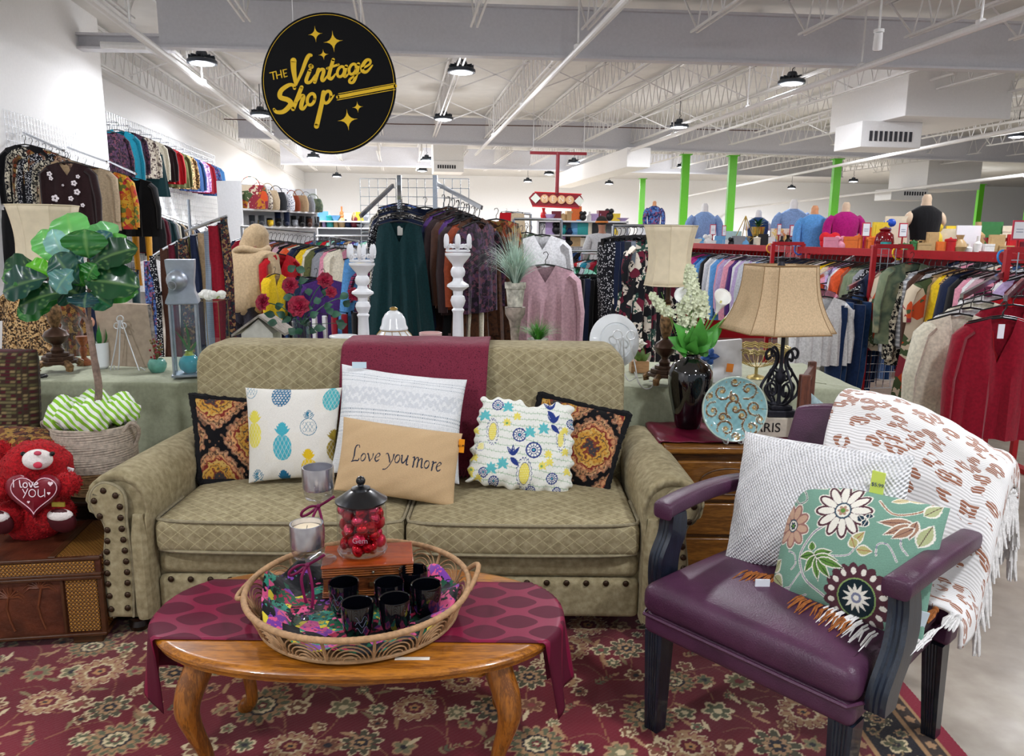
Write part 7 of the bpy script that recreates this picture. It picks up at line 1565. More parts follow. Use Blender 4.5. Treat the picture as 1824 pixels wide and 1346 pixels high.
# ================================================================ CLOTHES AND RACKS
HGM=plain('#0d0d10',.35,var=0); CHR=plain('#c8ccd2',.18,.95,var=.02); REDM=plain('#a8141e',.35,.2,var=.03)
def hanger_mb(mb,w=.19,mi=1):
    mb.tube([(.0,0,-.085),(0,0,-.05),(.012,0,-.035),(.018,0,-.012),(.008,0,.006),(-.012,0,.003),(-.016,0,-.01)],.003,5,mi=mi)
    mb.tube([(-w,0,-.125),(-.06,0,-.09),(0,0,-.082),(.06,0,-.09),(w,0,-.125)],.007,5,mi=mi); return mb
def top_mb(L=.68,sh=.19,ch=.23,hem=.25,nw=.07,nd=.05,sl=.52,sr=.05,seed=0,fold=.02,dep=.055,opn=0,flare=0,nu=16,nv=9):
    r=random.Random(seed); ph=[r.random()*6 for _ in range(4)]; fq=r.choice((5,7,9)); m=MB()
    def panel(sgn,ndp):
        def fn(a,t):
            s=a*2-1; x0=abs(s)*sh
            zt=-.088-(ndp*(1-x0/nw) if x0<nw else .04*(x0-nw)/(sh-nw)); z=zt+(-L-zt)*t
            if z>-.27: w=sh+(ch-sh)*(-.09-z)/.18
            else: w=ch+(hem-ch)*((-.27-z)/(L-.27))
            w=max(w,.05)+flare*max(0,t-.3)
            k=math.sqrt(max(0,1-s*s)); y=sgn*dep*k*(.5+.5*min(1,t*3))+fold*t*math.sin(fq*s*2+ph[0])*k**.3+.4*fold*t*math.sin(fq*5*s+ph[1])
            if opn and sgn<0 and abs(s)<.14: y+=.02
            return (s*w,y,z)
        m.grid(fn,nu,nv)
    panel(-1,nd); panel(1,.015)
    if sl:
        for s in(-1,1):
            o=r.uniform(-.02,.03); P_=[(s*(sh-.02),0,-.155),(s*(sh+.03),.0,-.20),(s*(sh+.055+o),-.01,-.14-sl*.55),(s*(sh+.05+o),-.015,-.14-sl)]
            if sl<.25: P_=[(s*(sh-.03),0,-.155),(s*(sh+.02),0,-.18),(s*(sh+.07),-.005,-.14-sl)]
            m.tube(P_,[sr,sr*1.05,sr*.9,sr*.72][:len(P_)],8,flat=.6)
    return m
def pants_mb(L=1.0,w=.17,seed=0,flr=.0,kind='p'):
    r=random.Random(seed); m=MB(); 
    if kind=='s':
        def fn(a,t): an=a*2*PI; ww=w+(.08+flr)*t; return (ww*math.cos(an),.05*math.sin(an)*(1+.4*t)+.015*t*math.sin(8*an+seed),-.10-(L-.1)*t)
        m.grid(fn,22,8,cu=True)
    else:
        for s in(-1,1):
            rows=[(s*w*.5,0,-.10),(s*w*.5,0,-.2),(s*w*.52,.0,-.36),(s*w*.52,-.01,-.6),(s*w*.50,.0,-L+.1),(s*w*.5,0,-L)]
            m.tube(smooth_pts(rows,2),[.095,.098,.10,.098,.092,.085,.078,.074,.070+flr*.4,.07+flr*.7,.07+flr][:11],10,flat=.45)
    m.tube([(.0,0,-.06),(0,0,-.05),(.012,0,-.035),(.018,0,-.012),(.008,0,.006),(-.012,0,.003)],.003,5,mi=1); m.tube([(-.15,0,-.08),(0,0,-.055),(.15,0,-.08)],.006,5,mi=1)
    for s in(-1,1): m.box(s*.13-.012,s*.13+.012,-.014,.014,-.125,-.075,mi=1)
    return m
def scarf_mb(L=.9,w=.05,seed=0):
    r=random.Random(seed); p=r.random()*6; m=MB()
    def fn(a,t): an=a*2*PI; ww=w*(.55+.45*t)*(1+.1*math.sin(9*t+p)); return (ww*math.cos(an)+.01*math.sin(5*t+p),.016*math.sin(an)+.006*math.sin(3*an+t*4),-L*t)
    m.grid(fn,12,12,cu=True); return m
GM={}
def gm(kind,seed):
    k=(kind,seed%3)
    if k in GM: return GM[k]
    sd=seed%3
    if kind=='shirt': m=hanger_mb(top_mb(.68,seed=sd))
    elif kind=='blouse': m=hanger_mb(top_mb(.66,nd=.12,sl=.5,seed=sd+3,sr=.055,fold=.03))
    elif kind=='tee': m=hanger_mb(top_mb(.62,sl=.17,sr=.07,seed=sd+6,ch=.24))
    elif kind=='jacket': m=hanger_mb(top_mb(.74,ch=.25,hem=.27,dep=.08,opn=1,nd=.16,sr=.062,sl=.56,seed=sd+9,fold=.012))
    elif kind=='cardigan': m=hanger_mb(top_mb(.80,ch=.24,hem=.26,nd=.26,opn=1,sr=.058,sl=.56,seed=sd+12,fold=.02))
    elif kind=='dress': m=hanger_mb(top_mb(1.12,ch=.20,hem=.30,nd=.17,sl=0,seed=sd+15,fold=.035,sh=.17,nv=14))
    elif kind=='longdress': m=hanger_mb(top_mb(1.2,ch=.22,hem=.34,nd=.1,sl=.3,seed=sd+18,fold=.045,nv=14))
    elif kind=='vest': m=hanger_mb(top_mb(.68,nd=.25,sl=0,seed=sd+21,opn=1,sh=.18))
    elif kind=='jeans': m=pants_mb(.88,seed=sd+24)
    elif kind=='trousers': m=pants_mb(1.02,seed=sd+27,flr=.02)
    elif kind=='skirt': m=pants_mb(.75,seed=sd+30,kind='s')
    elif kind=='maxiskirt': m=pants_mb(1.05,w=.14,seed=sd+33,kind='s',flr=.04)
    elif kind=='scarf': m=scarf_mb(1.0,.045,sd)
    elif kind=='widescarf': m=scarf_mb(1.15,.075,sd)
    GM[k]=m.mesh(kind,[WHITE,HGM] if 'scarf' not in kind else [WHITE],smooth=50); return GM[k]
C_=cloth; P_r=printed
MT={'black':C_('#101013'),'white':C_('#e6e6e8'),'cream':C_('#e3dcc8'),'navy':C_('#17223f'),'denim':C_('#2c4a78'),'dark denim':C_('#1c3056'),'light denim':C_('#8aa8d8'),'red':C_('#b3121e'),'crimson':C_('#8e0f26'),'maroon':C_('#5c1226'),'pink':C_('#dc93a8'),'dusty pink':C_('#c9a3ae'),
'magenta':C_('#b01a78'),'purple':C_('#4c2a6e'),'lilac':C_('#b8a2cc'),'teal':C_('#0f7890'),'green':C_('#1d6b48'),'dark green':C_('#12353a'),'olive':C_('#5c5f38'),'mustard':C_('#c98f1c'),'yellow':C_('#e6c020'),'orange':C_('#d8552a'),'brown':C_('#4a2c20'),'dark brown':C_('#2c1a1c'),'tan':C_('#b59a78'),'beige':C_('#cbb698'),'grey':C_('#8c8f96'),'light grey':C_('#bfc2c9'),'charcoal':C_('#33363c'),'sky blue':C_('#5d9bd8'),'blue':C_('#1f5fae'),'mint':C_('#8fcdb8'),'rust':C_('#8a3d22'),
'black and cream print':P_r(('#16161a','#d9d2bd','#16161a','#a8a090'),60,'v'),'cream floral':P_r(('#d8cfc0','#d8cfc0','#5a4a48','#e8e0d0'),40,'v'),'orange floral':P_r(('#d89a2c','#c9652e','#e0b040','#6d7a3c','#c23a3a'),22,'v'),'brown pebble print':P_r(('#7a5a48','#3a2a28','#b09078','#5a4038'),70,'v'),'purple print':P_r(('#2a1e28','#432c46','#1c1620','#5a3442'),45,'v'),'black floral':P_r(('#15161c','#15161c','#6b1f34','#15161c','#e0d6c8','#2c4c44'),16,'v'),'blue floral':P_r(('#2f4a86','#5a78b4','#1f2f5a','#8a5070'),60,'v'),'lilac floral':P_r(('#b58ab8','#d8c0dc','#8a5a94'),45,'v'),
'leopard print':P_r(('#b08a58','#2c2018','#c9a878','#5c4028'),60,'v'),'grey plaid':P_r(('#8c8f96','#e0e0e2','#4a4c54','#d8d8dc'),9,'s'),'striped maroon':P_r(('#5c1838','#5c1838','#5c1838','#d88aa0'),5,'s'),'camouflage knit':P_r(('#5f6f58','#7a8468','#4a5a4c','#9a9474'),5,'n'),'patchwork':P_r(('#b5762a','#8a2f3c','#d0c0a8','#4a5a3c','#c9502a'),7,'v'),'brown tapestry':P_r(('#5c3a24','#8a6a38','#3a2418','#7a3a22'),30,'v'),'dotted black':P_r(('#14151c','#d8d8dc'),70,'d'),'dotted white':P_r(('#e6e8ee','#3a4a7a'),40,'d'),'bronze velvet':P_r(('#1e120e','#4a2c1a','#2a1812'),18,'n'),'paisley print':P_r(('#14182a','#4a1c26','#1c1c24','#8a6a48','#1d303a'),60,'v'),'striped grey':P_r(('#5f6a78','#8f9aa8'),30,'s'),'tartan':P_r(('#7a1f3a','#2c3a6e','#b04a6a','#1c2440'),8,'s')}
LAB={}; WORD={'shirt':'top','blouse':'blouse','tee':'t-shirt','jacket':'jacket','cardigan':'cardigan','dress':'dress','longdress':'long dress','vest':'vest','jeans':'jeans','trousers':'trousers','skirt':'skirt','maxiskirt':'long skirt','scarf':'scarf','widescarf':'wide scarf'}
CATW={'shirt':'top','blouse':'blouse','tee':'shirt','jacket':'jacket','cardigan':'cardigan','dress':'dress','longdress':'dress','vest':'vest','jeans':'jeans','trousers':'trousers','skirt':'skirt','maxiskirt':'skirt','scarf':'scarf','widescarf':'scarf'}
def garment(kind,col,p,rz,where,prev=None,nxt=None,sc=1.0,seed=0,lab=None,tagd=False,group=None):
    me=gm(kind,seed); w_=WORD[kind]; l=lab or f'{col} {w_} {where}'+(f', between {prev} and {nxt}' if prev and nxt else f', beside the {prev or nxt} one' if (prev or nxt) else '')
    if l in LAB:
        LAB[l]+=1; l=l.replace(', between',', hanging nearer, between') if LAB[l]==2 and ', between' in l else l+(', hung further along' if LAB[l]==2 else ', hung at the far end' if LAB[l]==3 else ', repeated further on')
    LAB[l]=LAB.get(l,0)+1
    nm={'shirt':'shirt','tee':'tshirt','longdress':'long_dress','maxiskirt':'long_skirt','widescarf':'wide_scarf'}.get(kind,kind)
    o=link(nm,me,p,rz,mat=MT[col],sc=sc); tag(o,' '.join(l.split()[:16]).rstrip(','),CATW[kind],group or ('clothes '+where)); return o
def row(A,B,items,kind,rz,where,jit=.12,sc=1.0,seed=0,ease=1):
    r=random.Random(seed); n=len(items); A,B=Vector(A),Vector(B); out=[]
    for i,it in enumerate(items):
        c,k=(it if isinstance(it,tuple) else (it,kind)); f=(i/(n-1))**ease if n>1 else 0; pv=items[i-1] if i else None; nx=items[i+1] if i<n-1 else None
        pv=pv[0] if isinstance(pv,tuple) else pv; nx=nx[0] if isinstance(nx,tuple) else nx
        out.append(garment(k,c,A.lerp(B,f),rz+r.uniform(-jit,jit),where,pv,nx,sc*r.uniform(.94,1.06),seed+i))
    return out
def tubes(name,lab,paths,r,mat,cat='rack',origin=None,group=None,names='frame_tube'):
    o=Vector(origin) if origin is not None else Vector(paths[0][0]); o.z=min(Vector(p).z for pp in paths for p in pp); t=thing(name,lab,cat,o,group)
    for pp in paths: MB().tube(pp,r,8).build(names,mat,t)
    return t
def gridpanel(t,c,ax,w,z0,z1,sp,mat,r=.003,nm='wire_grid'):
    c=Vector(c); ax=Vector(ax).normalized(); m=MB(); n=max(1,round(w/sp)); k=max(1,round((z1-z0)/sp))
    for i in range(n+1): q=c+ax*(-w/2+w*i/n); m.bar((q.x,q.y,z0),(q.x,q.y,z1),2*r,2*r)
    for j in range(k+1): z=z0+(z1-z0)*j/k; a=c-ax*w/2; b=c+ax*w/2; m.bar((a.x,a.y,z),(b.x,b.y,z),2*r,2*r)
    o=m.build(nm,mat,t,smooth=0); return o
U_=Vector((CT,ST,0)); V_=Vector((-ST,CT,0))
# ---- A: near left wall grid with faceouts
a=PU(6,194,-4.07); b=PU(186,251,-4.07); cm=(a+b)/2; L_=(b-a).length
t=thing('clothes_grid','chrome wire grid on the near left wall carrying patterned tops','clothes rack',(cm.x,cm.y,.6)); gridpanel(t,cm,V_,L_,.7,a.z,.075,CHR,.002)
for (h0,h1) in (((42,236),(114,268)),((120,262),(190,288)),((190,285),(243,310))):
    p0=PU(*h0,-4.05);p1=PU(*h1,-3.42); MB().bar(p0,p1+Vector((0,0,.0)),.022,.022).build('faceout_arm',CHR,t)
def face(h0,h1,u0,u1,items,kind,where,seed,rz=.12,sc=1.0,dz=-.02):
    p0=PU(*h0,u0)+Vector((0,0,dz));p1=PU(*h1,u1)+Vector((0,0,dz)); return row(p0,p1,items,kind,rz,where,.1,sc,seed)
wh='on the near left wall grid'
face((42,238),(114,268),-3.82,-3.42,[('black','shirt'),('black and cream print','shirt'),('brown tapestry','shirt'),('dotted black','shirt'),('brown pebble print','blouse'),('black and cream print','blouse'),('tan','shirt')],'shirt',wh,1)
g=garment('blouse','dark brown',PU(118,272,-3.38),.1,wh,lab='dark brown top embroidered with white flowers on the near left wall grid',sc=1.1,seed=1); gp=g.location
fm=plain('#e8e0e4',.7,var=0); 
for dx,dz,s in ((-.13,-.2,.025),(-.12,-.24,.02),(.08,-.28,.028),(.10,-.36,.03),(.04,-.42,.025),(-.1,-.42,.035),(-.02,-.30,.012),(.12,-.22,.02),(-.14,-.5,.03),(.0,-.52,.02),(.14,-.48,.02),(-.05,-.6,.025)):
    mm=MB(); 
    for k in range(5): a_=k*1.257; mm.ball((dx+s*.6*math.cos(a_),-.085,dz+s*.6*math.sin(a_)),(s*.45,.006,s*.4),6,4)
    o=mm.build('embroidered_flower',fm,smooth=60); o.parent=g
face((122,270),(165,282),-3.82,-3.5,['tan','olive','brown tapestry','beige'],'cardigan',wh,5,.15)
garment('shirt','orange floral',PU(192,291,-3.40),.12,wh,lab='orange floral button shirt on the near left wall grid',sc=1.12,seed=2)
garment('vest','black',PU(205,296,-3.6),.2,wh,lab='black vest behind the orange floral shirt',seed=1)
garment('cardigan','black',PU(240,306,-3.45),.12,wh,lab='black cardigan over mustard trousers on the near left wall grid',sc=1.05,seed=1)
garment('trousers','mustard',PU(240,306,-3.50)-Vector((0,-.06,.55)),.15,wh,lab='mustard trousers hanging under the black cardigan',sc=.95)
garment('skirt','black',PU(35,355,-3.9),.1,wh,lab='black skirt below the cream patterned top at far left',sc=1.1); garment('skirt','charcoal',PU(62,372,-3.8),.1,wh,lab='charcoal skirt below the orange brown top at far left',sc=1.0)
garment('longdress','leopard print',PU(40,520,-3.3)+Vector((0,0,.1)),.1,wh,lab='leopard print blouse low behind the bronze lamp at left',sc=.8); garment('blouse','brown tapestry',PU(90,520,-3.2)+Vector((0,0,.1)),.1,wh,lab='brown tapestry jacket low behind the bronze lamp',sc=1.1)
garment('trousers','navy',PU(150,545,-3.3)+Vector((0,0,.2)),.1,wh,lab='navy trousers low behind the fiddle leaf trunk',sc=1.1); garment('trousers','dark green',PU(225,470,-3.4),.1,wh,lab='dark green trousers behind the right leaves of the fiddle leaf',sc=1.0); garment('jeans','navy',PU(135,545,-3.35)+Vector((0,0,.25)),.1,wh,lab='navy jeans low behind the fiddle leaf trunk',sc=1.1)
# ---- B: upper row on the far left wall
a=PU(190,198,-4.57); b=PU(382,279,-4.57); cm=(a+b)/2
t=thing('clothes_grid','chrome wire grid on the set back left wall carrying the upper row of jackets','clothes rack',(cm.x,cm.y,.6)); gridpanel(t,cm,V_,(b-a).length,.7,a.z,.11,CHR,.003)
up=[('purple print','shirt'),('teal','jacket'),('purple print','blouse'),('cream floral','shirt'),('cream','shirt'),('dark brown','blouse'),('red','blouse'),('olive','shirt'),('leopard print','shirt'),('denim','shirt'),('lilac floral','shirt'),('crimson','shirt'),('blue floral','shirt'),('sky blue','shirt')]
hx=[(194,222),(208,218),(228,224),(249,232),(268,240),(284,247),(298,254),(312,261),(325,266),(338,272),(349,276),(359,280),(369,284),(378,288)]
for i,((c,k),h) in enumerate(zip(up,hx)):
    pv=up[i-1][0] if i else None; nx=up[i+1][0] if i<13 else None; p=PU(*h,-4.22); MB().bar(p+U_*-.24,p+U_*.03,.015,.015).build('wall_hook',CHR,t); garment(k,c,p,TH+.8,'in the upper row on the left wall',pv,nx,1.12 if i!=1 else 1.3,i)
garment('skirt','dark green',PU(268,262,-4.22),TH+.55,'in the upper row on the left wall',lab='dark green sweater skirt under the cream top in the upper left row',sc=1.1)
# ---- C: lower row on the far left wall
A=PU(262,372,-4.15);B=PU(345,402,-4.15)
row(A,B,['black','maroon','charcoal','dark green','grey','cream','charcoal','beige','black','tan','grey','navy','black','white','charcoal'],'jacket',TH+.5,'in the lower row on the left wall',.2,.95,3)
row(A-Vector((0,0,.75)),B-Vector((0,0,.75)),['white','dark green','navy','black','rust','navy','grey','black'],'shirt',TH+.5,'in the bottom row on the left wall',.2,.95,4)
row(PU(350,392,-4.1),PU(402,408,-4.1),['white','black','mint','yellow','black','red','grey','navy'],'shirt',TH+.5,'on the far part of the left wall rail',.2,.9,6)
tubes('clothes_rail','chrome hanging rail on the set back left wall',[[A+Vector((0,0,.0)),B]],.014,CHR)
# ---- D: scarf rack
sY=6.0; f=lambda x,y,d=0:PY(x,y,sY+d)
arm=smooth_pts([f(268,475),f(275,455),(f(330,425)),f(370,412),f(402,388)],5)
tubes('scarf_rack','chrome scarf rack with a raised curved bar left of the shopper in beige','' or [[*arm],[f(335,355),(f(335,355).x,sY,.02)],[f(270,475),(f(270,475).x,sY,.02)],[f(402,388),(f(402,388).x,sY,.02)],[(f(270,470).x,sY-.2,.02),(f(402,470).x,sY+.2,.02)],[(f(270,470).x,sY+.2,.02),(f(402,470).x,sY-.2,.02)],[f(330,412),f(405,385)]],.013,CHR) if 0 else tubes('scarf_rack','chrome scarf rack with a raised curved bar left of the shopper in beige',[[*arm],[f(335,355),(f(335,355).x,sY,.02)],[f(268,475),(f(268,475).x,sY,.02)],[f(402,388),(f(402,388).x,sY,.02)],[(f(270,470).x,sY-.2,.02),(f(402,470).x,sY+.2,.02)],[(f(270,470).x,sY+.2,.02),(f(402,470).x,sY-.2,.02)],[f(330,412),f(405,385)]],.013,CHR)
sl=['dusty pink','paisley print','tan','blue floral','navy','dotted black','brown','maroon','charcoal','paisley print','olive','navy','tan','striped grey','charcoal','crimson','purple print','paisley print']
for i,c in enumerate(sl):
    fr_=i/(len(sl)-1); p=arm[int(fr_*(len(arm)-1))]; garment('scarf' if i%3 else 'widescarf',c,p+Vector((0,-.03*(i%2),0)),.1,'on the chrome scarf rack',sl[i-1] if i else None,sl[i+1] if i<17 else None,.8+.25*fr_,i)
# ---- H: centre grid gondola
hY=6.35; f=lambda x,y,d=0:PY(x,y,hY+d)
t=thing('grid_tower','chrome grid panel rack with sloping arms behind the sofa','rack',(f(742,600).x,hY+.2,0))
for x0,x1,d in ((641,705,.35),(712,772,.3),(776,835,.1)):
    a,b=f(x0,318,d),f(x1,320,d); cm=(a+b)/2; gridpanel(t,cm,b-a,(b-a).length,.05,a.z,.075,CHR,.0028)
for x,r_ in ((711,.016),(775,.018)): a=f(x,312); MB().bar((a.x,a.y,.02),a,2*r_,2*r_).build('upright_post',CHR,t)
MB().bar(f(777,326),f(858,370,-.45),.02,.03).build('sloping_arm',CHR,t); MB().bar(f(700,330,.2),f(642,385,-.2),.02,.03).build('sloping_arm',CHR,t); MB().bar(f(773,474),f(843,522,-.4),.02,.03).build('sloping_arm',CHR,t); MB().bar(f(711,322,.2),f(711,352,-.35),.03,.03).build('sloping_arm',CHR,t)
for x in(650,742,830): a=f(x,600); MB().box(a.x-.03,a.x+.03,hY-.25,hY+.45,0,.03).build('base_foot',CHR,t)
wh='on the centre grid rack'; P0=f(712,345,.25); P1=f(711,372,-.45)
dr=['blue floral','black and cream print','dotted black','navy','cream floral','dotted black','navy']
row(P0,P1+Vector((0,.08,.02)),[(c,'longdress' if i%2 else 'dress') for i,c in enumerate(dr)],'dress',.0,wh,.06,.95,9)
g=garment('dress','dark green',f(711,375,-.55),.0,wh,lab='dark green sleeveless v-neck dress at the front of the centre rack',sc=.9,seed=1)
o=MB().box(-.022,.022,.03,.034,-.20,-.11).build('neck_tag',plain('#e8e6e0',.7,var=0)); o.parent=g
garment('dress','navy',f(757,352,.0),.0,wh,lab='navy dress on the black hanger right of the dark green dress',sc=.9,seed=2); garment('dress','sky blue',f(645,440,.3),.3,wh,lab='sky blue dress hanging left of the centre rack behind the white candlestick',sc=.85); garment('longdress','tartan',f(668,460,.3),.2,wh,lab='purple tartan dress low behind the dark green dress',sc=.85); garment('blouse','dotted white',f(752,430,-.1),.1,wh,lab='white dotted blouse right of the dark green dress')
row(f(790,348,-.05),f(852,372,-.42),['bronze velvet','purple','dark brown','brown','purple','dark brown','rust','purple print'],'shirt',.95,'on the right sloping arm of the centre rack',.1,1.15,20)
row(f(800,352,-.02),f(846,370,-.38),['bronze velvet','dark brown','black','bronze velvet'],'longdress',1.0,'on the right sloping arm of the centre rack',.1,.8,24)
garment('longdress','bronze velvet',f(872,400,-.2),.5,wh,lab='rust and bronze patterned long dress at the end of the right sloping arm',sc=.85)
row(f(778,490,-.05),f(842,530,-.4),['white','olive','olive','charcoal','dusty pink','charcoal','dark green','cream'],'trousers',.6,'on the lower sloping arm of the centre rack',.1,.62,30)
garment('vest','brown tapestry',PY(884,372,6.9),.05,'',lab='brown tapestry vest with black trim right of the centre rack',sc=1.05); garment('longdress','bronze velvet',PY(880,420,7.0),.1,'',lab='rust brown long dress under the tapestry vest',sc=.95)
# ---- J: racks right of centre
def rail(a,b,lab,mat=CHR,r=.014,legs=True):
    a,b=Vector(a),Vector(b); pp=[[a,b]]
    if legs:
        for q in(a,b): pp+= [[q,(q.x,q.y,.03)],[(q.x,q.y-.25,.03),(q.x,q.y+.25,.03)]]
    return tubes('clothes_rail',lab,pp,r,mat,origin=(a+b)/2)
rail(PY(915,390,7.6),PY(1000,391,7.6),'chrome clothes rail with the white blouse right of the centre rack'); rail(PY(900,378,8.4),PY(945,381,8.4),'small chrome rail with folded shorts further back')
wh='on the chrome rail behind the pale grass'
row(PY(905,403,7.5),PY(945,402,7.5),['light grey','sky blue','maroon','purple','olive','tan'],'jacket',.7,wh,.15,1.0,40)
garment('vest','camouflage knit',PY(938,398,7.3),.45,wh,lab='ribbed olive vest left of the white puff sleeve blouse'); garment('blouse','white',PY(966,400,7.2),.1,wh,lab='white puff sleeve blouse on the chrome rail',sc=1.1,seed=1)
garment('skirt','red',PY(902,372,8.3),.1,wh,lab='folded red shorts on the small far rail',sc=.4); garment('skirt','beige',PY(922,373,8.3),.1,wh,lab='folded beige shorts on the small far rail',sc=.4)
garment('blouse','dusty pink',PY(972,450,6.3),-.05,'behind the pale grass',lab='dusty pink button blouse with rolled sleeves behind the pale grass',sc=1.15,seed=0); garment('trousers','white',PY(906,500,6.6),.1,'behind the pale grass',lab='white trousers left of the dusty pink blouse',sc=.85); garment('trousers','navy',PY(930,520,6.8),.1,'behind the pale grass',lab='navy trousers behind the stone pedestal',sc=.7)
rail(PY(968,446,7.6),PY(1098,447,7.6),'chrome clothes rail above the black trousers')
wh='on the rail left of the patterned trousers'
row(PY(1000,462,7.4),PY(1030,462,7.4),['charcoal','dark green','green','light grey','mint'],'jacket',.6,wh,.1,.9,44)
row(PY(1020,478,7.0),PY(1090,480,7.0),['black','charcoal','black','black','navy','black','black','charcoal','black'],'trousers',.45,wh,.12,.9,50)
rail(PY(1036,451,10),PY(1104,451,10),'far chrome rail of red and white tops'); row(PY(1042,452,10),PY(1100,452,10),['red','white','teal','grey','crimson','navy','green','red','white'],'tee',.5,'on the far red and white rail',.2,.9,53)
rail(PY(1092,402,6.9),PY(1182,402,6.9),'chrome clothes rail holding patterned trousers and floral skirts'); wh='on the rail left of the cream lamp'
row(PY(1096,408,6.8),PY(1128,406,6.8),[('dotted black','trousers'),('navy','trousers'),('navy','trousers'),('charcoal','trousers'),('striped grey','trousers')],'trousers',.7,wh,.08,1.1,60)
row(PY(1132,406,6.75),PY(1172,406,6.75),[('black floral','maxiskirt'),('maroon','maxiskirt'),('black','maxiskirt'),('black floral','longdress'),('black floral','trousers')],'maxiskirt',.35,wh,.08,1.05,64)
# ---- F: racks behind the shopper
rail(PY(430,403,9.6),PY(560,414,9.4),'long chrome rail of jackets behind the shopper in beige'); wh='on the long rail behind the shopper'
cols=['navy','crimson','red','white','yellow','black','black','maroon','lilac','rust','brown','dusty pink','black','orange','cream','navy','black','yellow','cream','olive','navy','grey','pink','cream']
row(PY(440,410,9.5),PY(612,428,8.9),[(c,'jacket' if i%2 else 'shirt') for i,c in enumerate(cols)],'shirt',.75,wh,.12,1.08,70)
wh='on the low rail behind the roses'; row(PY(478,470,7.2),PY(575,480,7.0),['red','magenta','denim','denim','light grey','charcoal','purple','navy','purple'],'jacket',.7,wh,.15,1.0,80)
row(PY(500,560,6.6),PY(640,545,6.4),['denim','navy','white','crimson','black'],'jeans',.5,'low behind the rose bouquet',.2,.5,85)
t=garment('jacket','light grey',PY(604,424,9.0),.0,'',lab='light grey short sleeve jacket over black shorts on a stand left of the centre rack',sc=.85); garment('skirt','black',PY(606,466,9.1),0,'',lab='black shorts under the light grey jacket',sc=.6)
rail(PY(588,422,9.05),PY(640,430,9.05),'small chrome stand with the light grey jacket')
row(PY(618,425,9.2),PY(640,430,9.2),['black','beige','cream','grey'],'shirt',.4,'beside the light grey jacket',.1,.8,88)
# ---- L: long red rail at the right
RA=RM(3.50,9.6,1.33); RB=RM(3.86,4.15,1.33); wh='on the long red rail'
t=thing('red_rail','long red clothes rail with mesh end frames running back on the right','rack',(RA+RB)/2-Vector((0,0,1.33))); MB().bar(RA,RB,.035,.06).build('rail_bar',REDM,t)
def red_frame(px,w):
    best=min((abs(proj_x(RA.lerp(RB,k/200))-px),k) for k in range(201)); q=RA.lerp(RB,best[1]/200); q.z=1.385; q=q-V_*.03-U_*(w-.04)
    for s in (0,1): a=q+U_*s*w; MB().bar((a.x,a.y,.03),(a.x,a.y,1.385),.032,.032).build('end_post',REDM,t)
    MB().bar(q,q+U_*w,.032,.032).build('top_bar',REDM,t); gridpanel(t,q+U_*w/2,U_,w,.3,1.385,.065,CHR,.0025)
    for s in(0,1): a=q+U_*s*w; MB().box(a.x-.03,a.x+.03,a.y-.2,a.y+.2,0,.03).build('base_foot',REDM,t)
def proj_x(p): d=Vector(p)-CAM; return IW/2+F*d.dot(RT)/d.dot(_f)
red_frame(1420,.30); red_frame(1610,.30); red_frame(1835,.22)
lc=['tan','brown','tan','dusty pink','grey','charcoal','black','black','olive','magenta','magenta','blue','sky blue','black','white','light grey','white','sky blue','pink','lilac','white','pink','purple','white','lilac','light grey','lilac','white','light denim','grey','light grey','black','black','navy','white','denim','dark denim','light grey','navy','beige','pink','cream','white','orange','yellow','beige','pink','lilac','white','orange','rust','camouflage knit','camouflage knit','grey','dotted black','navy','maroon','patchwork','patchwork','grey plaid','white','black and cream print','grey plaid','brown','brown','grey plaid','tan','yellow','leopard print','navy','black','pink','white','dusty pink','striped maroon','striped maroon','white','lilac','maroon']
row(RA,RB,[(c,'jacket' if i%4==1 else 'shirt') for i,c in enumerate(lc)],'shirt',TH+.05,wh,.10,1.02,100,ease=.80)
# second red run further right and behind
RC_=RM(5.7,7.2,1.30); RD=RM(5.7,5.0,1.30)
t2=thing('red_rail','second red clothes rail behind the first at the far right','rack',(RC_+RD)/2-Vector((0,0,1.30))); MB().bar(RC_,RD,.035,.05).build('rail_bar',REDM,t2)
for q in(RC_,RD): MB().bar((q.x,q.y,.02),q,.04,.04).build('end_post',REDM,t2)
row(RC_,RD,['navy','white','pink','black','grey','cream','red','denim','white','maroon','mint','black','beige','navy','white','grey','pink','black','cream','denim'],'shirt',TH,'on the second red rail at far right',.1,1,140)
# ---- M: faceout arms with jeans, sweaters
def faceout(h0,Y0,h1,Y1,items,kind,wh,seed,rz,sc=1.0,par=None):
    a=PY(*h0,Y0);b=PY(*h1,Y1); MB().bar(a+Vector((0,0,.02)),b+Vector((0,0,.02)),.018,.03).build('sloping_arm',CHR,par or t); return row(a,b,items,kind,rz,wh,.06,sc,seed)
wh='on the sloping arm left of the jeans'
faceout((1520,462),6.9,(1440,508),6.0,['lilac','pink','white','orange','pink','cream'],'blouse',wh,150,.25,.85)
faceout((1600,470),6.6,(1510,518),5.7,['dark denim','dark denim','denim','denim','light denim','light denim','dark denim','denim','navy','denim','dark denim'],'jeans','on the jeans arm under the red frame',160,.35,.98)
garment('blouse','white',PY(1470,510,5.6),.15,'',lab='white long sleeve sweater left of the jeans',sc=.88,seed=0); garment('blouse','brown',PY(1470,560,5.95),.2,'',lab='taupe long top under the white sweater',sc=.7); garment('dress','cream',PY(1478,600,5.9),.2,'',lab='pale pink dress under the taupe top beside the jeans',sc=.45)
garment('cardigan','camouflage knit',PY(1625,450,5.55),.0,'',lab='grey green camouflage knit cardigan just right of the jeans',sc=.82,seed=2)
garment('longdress','patchwork',PY(1668,475,5.3),.3,'',lab='patchwork shawl in rust and mustard right of the camouflage cardigan',sc=.85); garment('trousers','purple',PY(1640,560,5.6),.3,'',lab='dark purple trousers low under the camouflage cardigan',sc=.6)
